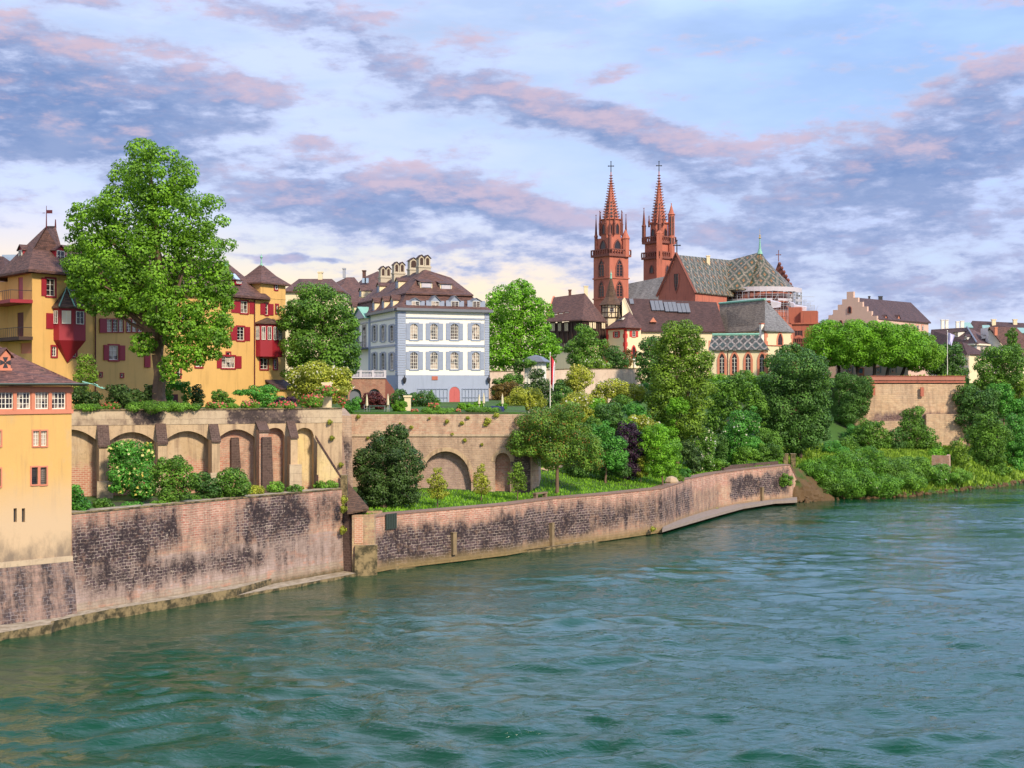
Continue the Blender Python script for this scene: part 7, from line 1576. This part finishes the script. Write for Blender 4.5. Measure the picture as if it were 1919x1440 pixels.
shrub("flowering_bush", "wide pale flowering bush at the middle of the slope", [(1150, 730, 36, 20), (1180, 738, 34, 20), (1125, 745, 20, 22)], 236, 'yellow', .46, flowers=('cream', .3, .4, .3))
shrub("flowering_bush", "cream blossoming elder bush above the red tipped tree", [(1082, 755, 30, 24), (1090, 780, 26, 18)], 214, 'yellow', .40, flowers=('cream', .34, .8, .2))
shrub("dark_shrub", "dark dense shrub in the middle of the flowering slope", [(1140, 775, 30, 22), (1150, 790, 30, 18)], 216, 'deep', .42)
shrub("leafy_shrub", "bright leafy shrub beside the tall olive tree", [(1185, 770, 22, 16), (1200, 785, 22, 18)], 222, 'emerald', .42)
shrub("flowering_bush", "cream flowering bush above the black purple tree", [(1195, 790, 22, 12), (1215, 800, 26, 14)], 212, 'yellow', .38, flowers=('cream', .3, .7, .2))
tree("soft_tree", "soft olive green tree in front of the half-timbered house", [(1095, 630, 24, 28), (1080, 655, 22, 24), (1115, 655, 26, 28), (1095, 675, 34, 20)], 300, 1096, 'mid', .60, .22)
shrub("leafy_shrub", "dark leafy bush at the corner of the quoined house", [(1152, 665, 20, 20), (1160, 680, 24, 16)], 296, 'deep', .56)
shrub("flowering_bush", "pale green bush behind the cream garden wall", [(1115, 682, 22, 14), (1132, 688, 18, 10)], 290, 'olive', .54, flowers=('cream', .4, .4, .3))
shrub("leafy_shrub", "rusty little bush under the gothic window", [(1178, 668, 8, 20)], 318, 'rust', .50)
tree("dark_tree", "dark tree filling the gap left of the tall olive tree", [(1222, 650, 28, 24), (1212, 675, 24, 26), (1235, 690, 24, 30), (1208, 705, 18, 20)], 262, 1222, 'deep', .58, .3)
tree("olive_tree", "tall olive green tree before the long brown roof", [(1275, 628, 42, 28), (1255, 655, 34, 30), (1300, 665, 38, 42), (1262, 705, 48, 42), (1295, 735, 46, 44), (1250, 760, 40, 46), (1280, 795, 50, 38), (1310, 700, 26, 40), (1235, 735, 26, 40), (1265, 830, 36, 30)], 230, 1268, 'olive', .55, .5, per=18)
tree("green_tree", "deep green tree below the low patterned wing", [(1385, 725, 34, 26), (1365, 755, 26, 32), (1405, 745, 20, 34), (1345, 745, 22, 40), (1345, 790, 26, 36), (1420, 770, 20, 40)], 262, 1378, 'mid', .58, .3)
shrub("flowering_bush", "cream flowering elder in front of the olive tree trunk", [(1325, 830, 24, 28), (1318, 852, 26, 20)], 228, 'mid', .44, flowers=('cream', .34, .85, .2))
shrub("leafy_shrub", "dark green shrub with a few pale flowers on the grassy slope", [(1390, 800, 30, 34), (1375, 820, 26, 26), (1408, 790, 16, 30)], 242, 'emerald', .48, flowers=('cream', .3, .25, .2))
shrub("dark_shrub", "black green shrub at the foot of the olive tree", [(1300, 860, 18, 24), (1285, 845, 18, 22)], 222, 'dark', .42)
shrub("dark_shrub", "low dark shrub between the elder and the green shrub", [(1352, 835, 14, 24)], 240, 'deep', .42)
tree("dark_maple", "big dark green tree left of the ivy covered platform", [(1500, 690, 62, 34), (1470, 715, 46, 36), (1525, 718, 36, 40), (1480, 760, 58, 46), (1528, 775, 36, 50), (1455, 790, 40, 44), (1498, 815, 58, 38), (1450, 750, 30, 40)], 266, 1500, 'deep', .60, .5, per=20)
tree("dark_tree", "dark tree peeping up beside the chapel corner", [(1480, 660, 30, 18), (1455, 680, 24, 22), (1505, 668, 20, 20)], 312, 1480, 'deep', .66, .3)
shrub("hanging_ivy", "curtain of dark ivy covering the left end of the platform wall", [(1598, 740, 32, 40, 1.2), (1590, 775, 26, 34, 1.2), (1620, 725, 18, 26), (1580, 715, 22, 20, 2), (1612, 760, 16, 30)], 307.5, 'deep', .46, per=20, flat=-.3, droop=.6)
for (x, rx, kind, Y, base, lab, dy) in ((1552, 44, 'lime', 324, 1574, "leftmost clipped chestnut of the row on the platform", 0), (1600, 42, 'lime', 321, 1607, "second clipped chestnut of the platform row with twin stem", -2), (1648, 46, 'lime', 320, 1637, "broad middle chestnut of the clipped row", 0), (1690, 44, 'lime', 320, 1661, "fourth clipped chestnut of the platform row", 6), (1726, 38, 'plane', 323, 1688, "darker right end chestnut of the clipped row", 20)):
    tree("clipped_chestnut", lab, [(x, 640 + dy, rx * 1.12, 38), (x - rx * .3, 662, rx * .9, 28), (x + rx * .35, 660 + dy * .3, rx * .85, 28), (x, 620 + dy, rx * .7, 22), (x + 24 - dy * 2, 642 + dy, 30, 34)], Y, base, kind, .58, .42, per=20, group="clipped chestnuts on the platform", bark=M.barkd, limbs=6)
tree("dark_tree", "dark tree behind the flagpole on the platform", [(1785, 668, 24, 32), (1775, 700, 26, 30), (1796, 700, 18, 36), (1752, 680, 16, 30)], 332, 1782, 'deep', .66, .3, zbase=23.6)
tree("dark_tree", "dark green tree beside the far corner of the platform wall", [(1810, 745, 22, 28), (1830, 765, 36, 34), (1812, 790, 24, 34), (1850, 750, 30, 26)], 308, 1815, 'deep', .62, .3)
tree("round_tree", "round green tree under the cream corner house", [(1870, 665, 34, 18), (1850, 690, 26, 30), (1890, 690, 34, 30), (1860, 715, 34, 22), (1905, 670, 20, 24)], 318, 1870, 'mid', .64, .35)
tree("poplar", "slim green poplar on the right skyline", [(1896, 630, 12, 18), (1896, 650, 15, 24), (1896, 668, 14, 18)], 372, 1896, 'mid', .62, .25, dens=1.0)
tree("round_tree", "yellow green tree at the right edge above the emerald tree", [(1905, 720, 26, 24), (1895, 740, 24, 22)], 322, 1905, 'olive', .62, .3)
tree("round_tree", "emerald tree among the right hand slope trees", [(1876, 738, 30, 22), (1880, 760, 32, 24), (1915, 765, 20, 24)], 312, 1880, 'emerald', .60, .3)
tree("bank_tree", "tall leafy tree leaning over the river at the right", [(1850, 795, 26, 26), (1836, 822, 26, 30), (1868, 825, 30, 34), (1850, 855, 40, 32), (1862, 880, 36, 20), (1832, 860, 20, 24)], 291, 1850, 'mid', .52, .32, per=18)
tree("bank_tree", "darker tree behind the leaning one at the right edge", [(1900, 800, 20, 26), (1892, 830, 20, 34), (1910, 835, 18, 40), (1900, 870, 22, 24)], 300, 1902, 'emerald', .56, .3)
for i, (px, py, Y, k, lab) in enumerate(((1965, 800, 318, 'mid', "leafy bank tree just past the darker tree at the right edge"), (2030, 790, 335, 'deep', "dark bank tree second past the right edge"), (2100, 785, 352, 'plane', "fresh green bank tree third past the right edge"), (2000, 735, 372, 'emerald', "emerald tree high on the slope past the right edge"), (2080, 725, 392, 'mid', "slope tree farthest past the right edge"))):
    tree("bank_tree", lab, [(px, py - 30, 30, 30), (px - 16, py, 32, 36), (px + 18, py + 6, 34, 38), (px, py + 36, 42, 34)], Y, px, k, .62, .32, per=14, dens=.8)
shrub("bank_bush", "light feathery bush beside the brick stub", [(1795, 838, 16, 18), (1800, 860, 20, 20)], 282, 'olive', .46, dens=.7)
tree("bank_tree", "dark spreading tree left below the platform wall", [(1632, 805, 30, 20), (1620, 822, 26, 22), (1650, 825, 22, 22), (1640, 840, 30, 14)], 292, 1632, 'mid', .50, .2)
shrub("leafy_shrub", "green bush between the two trees below the platform wall", [(1682, 825, 22, 24), (1676, 840, 22, 18)], 293, 'deep', .50)
tree("bank_tree", "leafy tree standing against the stained platform wall", [(1712, 780, 24, 20), (1708, 805, 30, 24), (1725, 820, 26, 26), (1702, 835, 24, 18)], 295, 1713, 'mid', .50, .2)
shrub("hanging_plants", "grassy tuft of plants hanging at the end of the quay wall", [(1474, 900, 15, 13), (1468, 906, 10, 9)], 241.8, 'ground', .34, down=False)
for (x, y, rx, ry, Y, k, lab) in ((1530, 891, 44, 33, 258, 'bank', "leafy scrub at the left end of the overgrown bank"), (1570, 881, 44, 36, 260, 'bank', "dense scrub left of the tallest bank bush"), (1622, 876, 44, 39, 261, 'bank', "tallest pale flowering bush on the overgrown bank"), (1600, 908, 52, 28, 253, 'bank', "overhanging scrub close to the water below the tallest bush"), (1668, 886, 46, 31, 262, 'mid', "green scrub right of the tallest bank bush"),
                                 (1650, 911, 44, 23, 255, 'bank', "low overhanging scrub by the gravel edge"), (1712, 881, 41, 26, 266, 'ground', "light scrub in front of the brick stub"), (1755, 891, 39, 20, 268, 'bank', "flowery scrub right below the brick stub"), (1552, 911, 36, 23, 252, 'mid', "dark scrub hanging over the waterline"), (1700, 904, 41, 15, 260, 'ground', "grassy scrub in the middle of the bank foot"), (1790, 894, 33, 15, 272, 'ground', "low grassy scrub near the leaning tree")):
    shrub("bank_scrub", lab, [(x, y, rx, ry)], Y, k, .40, per=18, group="scrub on the overgrown bank", flowers=('cream', .26, .35, .05) if x in (1622, 1600, 1755) else None)
shrub('bank_scrub', 'scrub spilling over the end of the quay wall beside the gate piers', [(1522, 880, 30, 14), (1545, 898, 26, 20), (1556, 915, 22, 16)], 252, 'bank', .40, per=18, group='scrub on the overgrown bank')
for (px, py, rx, ry, Y, k, lab, fl) in ((1060, 722, 22, 14, 238, 'mid', "fresh green bush right of the pavilion on the slope", None), (1120, 765, 20, 18, 220, 'lime', "lime green bush beside the cream elder", None), (1165, 755, 22, 14, 230, 'mid', "mid green bush below the wide pale flowering bush", None),
        (1210, 735, 20, 22, 240, 'emerald', "upright green bush left of the olive tree", None), (1180, 800, 18, 14, 210, 'lime', "lime bush right above the black purple tree", None), (1110, 795, 20, 14, 206, 'mid', "green bush behind the red tipped tree crown", None), (1425, 715, 20, 20, 275, 'plane', "fresh green bush below the pink gothic windows", None),
        (1350, 715, 22, 18, 270, 'lime', "lime green bush at the left foot of the low wing", None), (1395, 705, 22, 12, 285, 'mid', "green hedge below the gothic windows", None), (1440, 845, 26, 16, 248, 'mid', "low green bush on the grassy slope by the dark maple", None), (1565, 845, 26, 18, 276, 'emerald', "green creeper bush under the ivy curtain", None),
        (1590, 835, 20, 20, 286, 'mid', "green bush between dark maple and ivy", None), (1760, 855, 22, 16, 284, 'lime', "fresh bush behind the brick stub", None), (1745, 835, 18, 22, 296, 'mid', "bush at the right foot of the stained platform wall", None), (1270, 700 + 60, 20, 16, 224, 'lime', "light bush in front of the olive tree", None),
        (1400, 850, 26, 10, 240, 'ground', "low ground plants on the grassy slope", None), (1345, 868, 20, 8, 229.5, 'ground', "low plants at the slope foot by the elder", None), (1605, 815, 28, 22, 298, 'emerald', "ivy bush at the foot of the ivy curtain", None), (1575, 858, 34, 12, 276, 'bank', "low ivy between the dark maple and the bank path", None), (1438, 822, 26, 22, 256, 'mid', "green bush under the left side of the dark maple", None), (1618, 850, 30, 10, 284, 'bank', "low ivy below the spreading tree under the platform", None), (1415, 835, 22, 14, 250, 'emerald', "green bush at the top of the grassy slope", None)):
    shrub("slope_bush", lab, [(px, py, rx, ry), (px - rx * .5, py + ry * .5, rx * .7, ry * .7), (px + rx * .5, py + ry * .4, rx * .7, ry * .7)], Y, k, .42)
# small plants rooted in the walls
proto = None; rng = random.Random(4)
for i, (px, py, s) in enumerate(((838, 791, 1.0), (877, 784, .8), (914, 790, 1.5), (866, 794, .9), (910, 797, .8), (771, 802, .9), (762, 817, .9), (871, 826, .9), (903, 834, .7), (750, 795, .6), (930, 779, 1.1), (672, 782, 1.0), (805, 785, .6), (848, 815, .7), (690, 822, .8))):
    c = f2.p(*f2.sz(px, py), .15)
    if proto is None:
        o_, _ = foliage("wall_plant", [((c.x, c.y, c.z), (.42, .3, .34))], L['yellow'], .2, None, .9, 7, .5, tuple(c)); proto = o_
    else: o_ = proto.copy(); COL.objects.link(o_)
    o_.location = c; o_.scale = (s, s, s); o_.rotation_euler = (0, 0, rng.random() * 6)
    tag(o_, "small yellow green plant rooted in the joints of the pale lawn wall", "plant", "plants growing in the lawn wall")
for px, py, lab in ((617, 792, "yellow tuft in the brick patch beside the lawn wall"), (621, 822, "yellow tuft above the sloping stair wall"), (638, 872, "small tuft beside the stone corner buttress")):
    c = fA.p(*fA.sz(px, py), .35); o_ = proto.copy(); COL.objects.link(o_); o_.location = c; o_.scale = (1, 1, 1); tag(o_, lab, "plant", "tufts on the arched wall")
for px, py, Y, lab in ((645, 938, 150.6, "bright yellow green tuft above the tiled hut roof"), (644, 955, 150.6, "small tuft under the bright one beside the hut"), (643, 995, 151.3, "dark green fern wedged beside the hut door")):
    c = P(px, py, Y); o_ = proto.copy(); COL.objects.link(o_); o_.location = c; o_.scale = (1.3, 1.3, 1.6); tag(o_, lab, "plant", "tufts by the hut")
for px, py, Y, lab in ((362, 1128 - 14, 139.5, "weedy tuft at the end of the broad river ledge"), (480, 1092, 146.5, "weeds hanging over the narrow ledge"), (1212 + 12, 993, 190.3, "weed on the kerb where the walkway begins"), (1345, 958, 222.5, "weeds along the concrete walkway")):
    c = P(px, py, Y); c.z = max(c.z, .6); o_ = proto.copy(); COL.objects.link(o_); o_.location = c; o_.scale = (1.9, 1.4, 1.3); tag(o_, lab, "plant", "weeds on the river ledges")

# ------------------------------------------------------------------ garden of the blue palace
def topiary(px, py, r, Y, lab, sq=1.0):
    k = Y / F; c = P(px, py, Y); o_, _ = foliage("topiary_ball", [((c.x, c.y, c.z), (r * k, r * k, r * k * sq))], L['lime'], .17, None, 2.2, 40, .22, (c.x, c.y, c.z - r * k * sq), 1.0); tag(o_, lab, "topiary", "clipped balls in the palace garden")
topiary(749, 766, 15.5, 190.0, "large clipped green ball in front of the stone post"); topiary(881, 767, 12, 191.0, "clipped ball with red flowers right of the pink door", .85); topiary(866, 764, 10, 196.0, "clipped ball half hidden by the pink door side", .8); topiary(940, 763, 11, 194.0, "clipped ball behind the navy tarpaulin", .7); topiary(898, 760, 10, 198.0, "small clipped ball between two parasols", .8)
shrub("japanese_maple", "dark maroon dome shaped maple under the brick arcade", [(700, 748, 24, 14), (688, 757, 18, 12), (712, 758, 16, 12)], 196, 'maroon', .28, per=20, squash=.5)
shrub("leafy_shrub", "bright green bush at the corner where the two garden walls meet", [(655, 765, 14, 14), (668, 758, 9, 18)], 187.0, 'emerald', .32)
shrub("dark_bush", "dark round bush by the brick stair flank", [(752, 746, 22, 17), (738, 756, 14, 12)], 206, 'deep', .36)
shrub("dark_bush", "dark rose bush against the blue base wall", [(790, 750, 28, 17), (770, 752, 18, 14)], 208, 'deep', .36, flowers=('red', .22, .15, .02))
shrub("climbing_plant", "narrow climbing plant on the trellis left of the pink door", [(808, 742, 5, 12), (815, 755, 12, 10)], 219, 'mid', .36)
for (x, y, rx, ry, fl, lab) in ((812, 764, 14, 7, 'red', "red flower bush left of the pink door"), (777, 772, 8, 4, 'red', "small red flowers beside the large clipped ball"), (858, 772, 6, 5, 'red', "red flowers before the pink door"), (820, 772, 44, 3.5, None, "low clipped hedge along the garden wall"), (905, 770, 40, 4, None, "low hedge right of the clipped balls")):
    shrub("flower_bed", lab, [(x, y, rx, ry)], 188.5, 'ground', .22, per=24, down=False, flowers=('red', .24, .8, .4) if fl else None, group="beds along the palace garden wall")
mb = MB(); q = P(764, 762, 192.0); mb.box((q.x, q.y, q.z), (.9, .8, 2.6)); mb.box((q.x, q.y, q.z + 1.4), (1.2, 1.1, .25)); tag(mb.build("stone_post", M.cream), "pale stone garden post beside the large clipped ball", "post")
def parasol(px, ytop, ybot, Y, lab):
    p0, p1 = P(px, ybot, Y), P(px, ytop, Y); t = thing("closed_parasol", lab, "parasol", p0, "closed parasols in the palace garden"); h_ = p1.z - p0.z
    mb = MB(); mb.tube(p0 - UP * .3, p0 + UP * h_ * .95, .035); mb.ring(p0 - UP * .3, [(.25, 0), (.25, .08), (.05, .12)], 8); mb.build('pole', M.frame, t)
    mb = MB(); mb.ring(p0, [(.05, h_ * .35), (.20, h_ * .40), (.17, h_ * .6), (.12, h_ * .8), (.03, h_)], 8); mb.build('canopy', M.canvas, t)
for a in ((687.5, 740, 776, 189.0, "closed cream parasol in front of the maroon maple"), (727, 739, 774, 190.0, "closed cream parasol left of the large clipped ball"), (898, 740, 770, 192.0, "closed parasol right of the pink door, left one of a pair"), (906.5, 737, 770, 195.0, "closed parasol right of the pink door, taller one of a pair"), (941.5, 739, 770, 193.0, "whitish closed parasol behind the navy tarpaulin")): parasol(*a)
tbl = thing("garden_table", "green metal garden table set between two closed parasols", "table", P(707, 772, 189.0)); q = P(707, 766, 189.0)
mb = MB(); mb.box((q.x, q.y, q.z + .3), (2.4, 1.0, .06)); mb.build('table_top', simple("faded_green_metal", (.10, .18, .14), .5), tbl)
for sx in (-1.05, 1.05):
    for sy in (-.4, .4): mb = MB(); mb.tube((q.x + sx, q.y + sy, q.z - .5), (q.x + sx, q.y + sy, q.z + .27), .03); mb.build('leg', M.grey, tbl)
for i, sx in enumerate((-1.6, 1.6)):
    mb = MB(); mb.box((q.x + sx, q.y - .5, q.z - .05), (.45, .45, .05)); mb.box((q.x + sx + (.2 if sx > 0 else -.2), q.y - .5, q.z + .25), (.05, .45, .5)); [mb.tube((q.x + sx + a, q.y - .5 + b, q.z - .5), (q.x + sx + a, q.y - .5 + b, q.z - .06), .025) for a in (-.19, .19) for b in (-.19, .19)]; tag(mb.build("garden_chair", M.grey), ("grey garden chair at the left end of the green table", "grey garden chair at the right end of the green table")[i], "chair", "garden chairs at the green table")
mb = MB(); q = P(925, 768, 190.0); mb.box((q.x, q.y, q.z), (3.0, .9, .75), .05); mb.box((q.x - .3, q.y, q.z + .40), (2.2, .7, .1), .05); tag(mb.build("covered_table", M.tarp), "long table wrapped in a navy blue tarpaulin near the wall end", "covered table")

# ------------------------------------------------------------------ flags
def flagpole(px, ytop, ybot, Y, lab, r=.09):
    p0, p1 = P(px, ybot, Y), P(px, ytop, Y); g_ = ground(p0.x, p0.y); p0.z = min(p0.z, g_); mb = MB(); mb.tube(p0, p1, r, r * .6, 8); mb.ring(p1, [(.05, -.1), (.14, .05), (.02, .25)], 8); o_ = mb.build("flagpole", M.frame); tag(o_, lab, "flagpole"); return p1
def flag(name, p1, drop, wdt, mats, lab):
    t = thing(name, lab, "flag", p1 - UP * drop); n = 14; m_ = 10
    for s, (mt, f0, f1) in enumerate(mats):
        mb = MB()
        for i in range(n):
            for j in range(m_):
                def q(a, b): 
                    x = (f0 + (f1 - f0) * a / n); z = b / m_; return p1 + Vector((.1 + x * wdt * (.55 + .45 * z) * 1, .25 * math.sin(x * 7 + z * 3) + .15 * math.sin(x * 15), -.3 - (1 - z) * drop - x * drop * .25))
                mb.poly([q(i, j), q(i + 1, j), q(i + 1, j + 1), q(i, j + 1)])
        mb.build('field', mt, t, smooth=True)
p1 = flagpole(1031, 662, 765, 207, "white flagpole among the bushes with a drooping red and white flag")
flag("flag", p1, 4.6, .75, ((simple("red_flag_cloth", (.72, .03, .05), .7), 0, .6), (simple("white_flag_cloth", (.78, .76, .78), .7), .6, 1.0)), "drooping red and white flag on the pole among the bushes")
p1 = flagpole(1775.5, 620, 704, 313, "tall white flagpole standing on the platform wall")
flag("flag", p1, 2.6, 1.7, ((simple("pale_violet_flag_cloth", (.62, .58, .80), .7), 0, 1.0),), "pale violet flag hanging from the pole on the platform")

# ------------------------------------------------------------------ grass, path, bank stones
def scatter_quads(name, pts, size, m, kind_label, seed, up=1.0):
    rng = np.random.default_rng(seed); p = np.array(pts); n = len(p); t = rng.normal(size=(n, 3)) * np.array([.35, .35, .2]) + np.array([0, 0, up]); t /= np.linalg.norm(t, axis=1)[:, None]
    b = rng.normal(size=(n, 3)); b -= t * (b * t).sum(1)[:, None]; b /= np.linalg.norm(b, axis=1)[:, None]; s = size * (.5 + rng.random(n))[:, None]
    v = np.stack([p - b * s * .22, p + b * s * .22, p + t * s + b * s * .05, p + t * s - b * s * .12], 1).reshape(-1, 3)
    o_ = bpy.data.objects.new(name, mesh_from_quads(name, v, n, m)); COL.objects.link(o_); return tag(o_, kind='stuff')
rng = np.random.default_rng(5); X = rng.uniform(-18, 60, 170000); Y = rng.uniform(150, 262, 170000); t = dist_quay(X, Y)
keep = (t > 1.6) & (t < 24) & ~((X < 4) & (Y > 183.2)) & (rng.random(170000) < np.interp(t, [0, 10, 24], [1, .8, .3])); X, Y = X[keep], Y[keep]; Z = ground_np(X, Y)
scatter_quads("lawn_grass", np.stack([X, Y, Z - .05], 1), .27, leaf("lawn_grass_blades", (.036, .10, .006), (.10, .235, .012), .35), "grass", 8)
X = rng.uniform(54, 125, 60000); Y = rng.uniform(244, 312, 60000); t = dist_quay(X, Y); keep = (t > .8) & (t < 30); X, Y = X[keep], Y[keep]; Z = ground_np(X, Y)
scatter_quads("bank_grass", np.stack([X, Y, Z - .05], 1), .70, leaf("bank_grass_blades", (.032, .080, .008), (.12, .20, .018), .35), "grass", 9)
# stony foot of the bank
def bank_foot():
    pts = [(53.6, 243.4), (60, 249), (76, 255), (104, 281), (150, 335)]; mb = MB(); rg = random.Random(3)
    for (a, b) in zip(pts, pts[1:]):
        a, b = Vector((*a, 0)), Vector((*b, 0)); d = (b - a); n = Vector((-d.y, d.x, 0)).normalized(); L2 = d.length; k = int(L2 / .7)
        for i in range(k):
            c = a + d * (i + rg.random()) / k + n * rg.uniform(-.5, 1.3); r = rg.uniform(.3, .7); mb.ring((c.x, c.y, -.2 + max(0, (c - a).dot(n)) * .5 - r * .2), [(r * .7, 0), (r, r * .4), (r * .6, r * .9), (r * .15, r * 1.05)], 5, rg.random() * 3, rg.uniform(.6, 1.2))
    o_ = mb.build("bank_stones", M.soil, None, origin=(76, 255, 0)); tag(o_, kind='stuff')
bank_foot()
xs = np.linspace(0, 1, 40)
def path_ribbon(name, pts, wd, m):
    mb = MB(); P_ = [Vector(p) for p in pts]
    for i in range(len(P_) - 1):
        d = (P_[i + 1] - P_[i]); n = Vector((-d.y, d.x, 0)).normalized() * wd / 2
        for s in range(4):
            a, b = P_[i].lerp(P_[i + 1], s / 4), P_[i].lerp(P_[i + 1], (s + 1) / 4); q = [a - n, b - n, b + n, a + n]; mb.poly([(p.x, p.y, ground(p.x, p.y) + .12) for p in q])
    tag(mb.build(name, m), kind='structure')
path_ribbon("garden_path", [(4.6, 196, 0), (6.4, 199.5, 0), (9.5, 204, 0), (13.5, 209, 0), (18, 213, 0)], 1.3, M.path)
path_ribbon("garden_path", [(29, 209, 0), (38, 226, 0), (50, 244, 0), (60, 262, 0), (80, 272, 0)], 1.6, M.path)
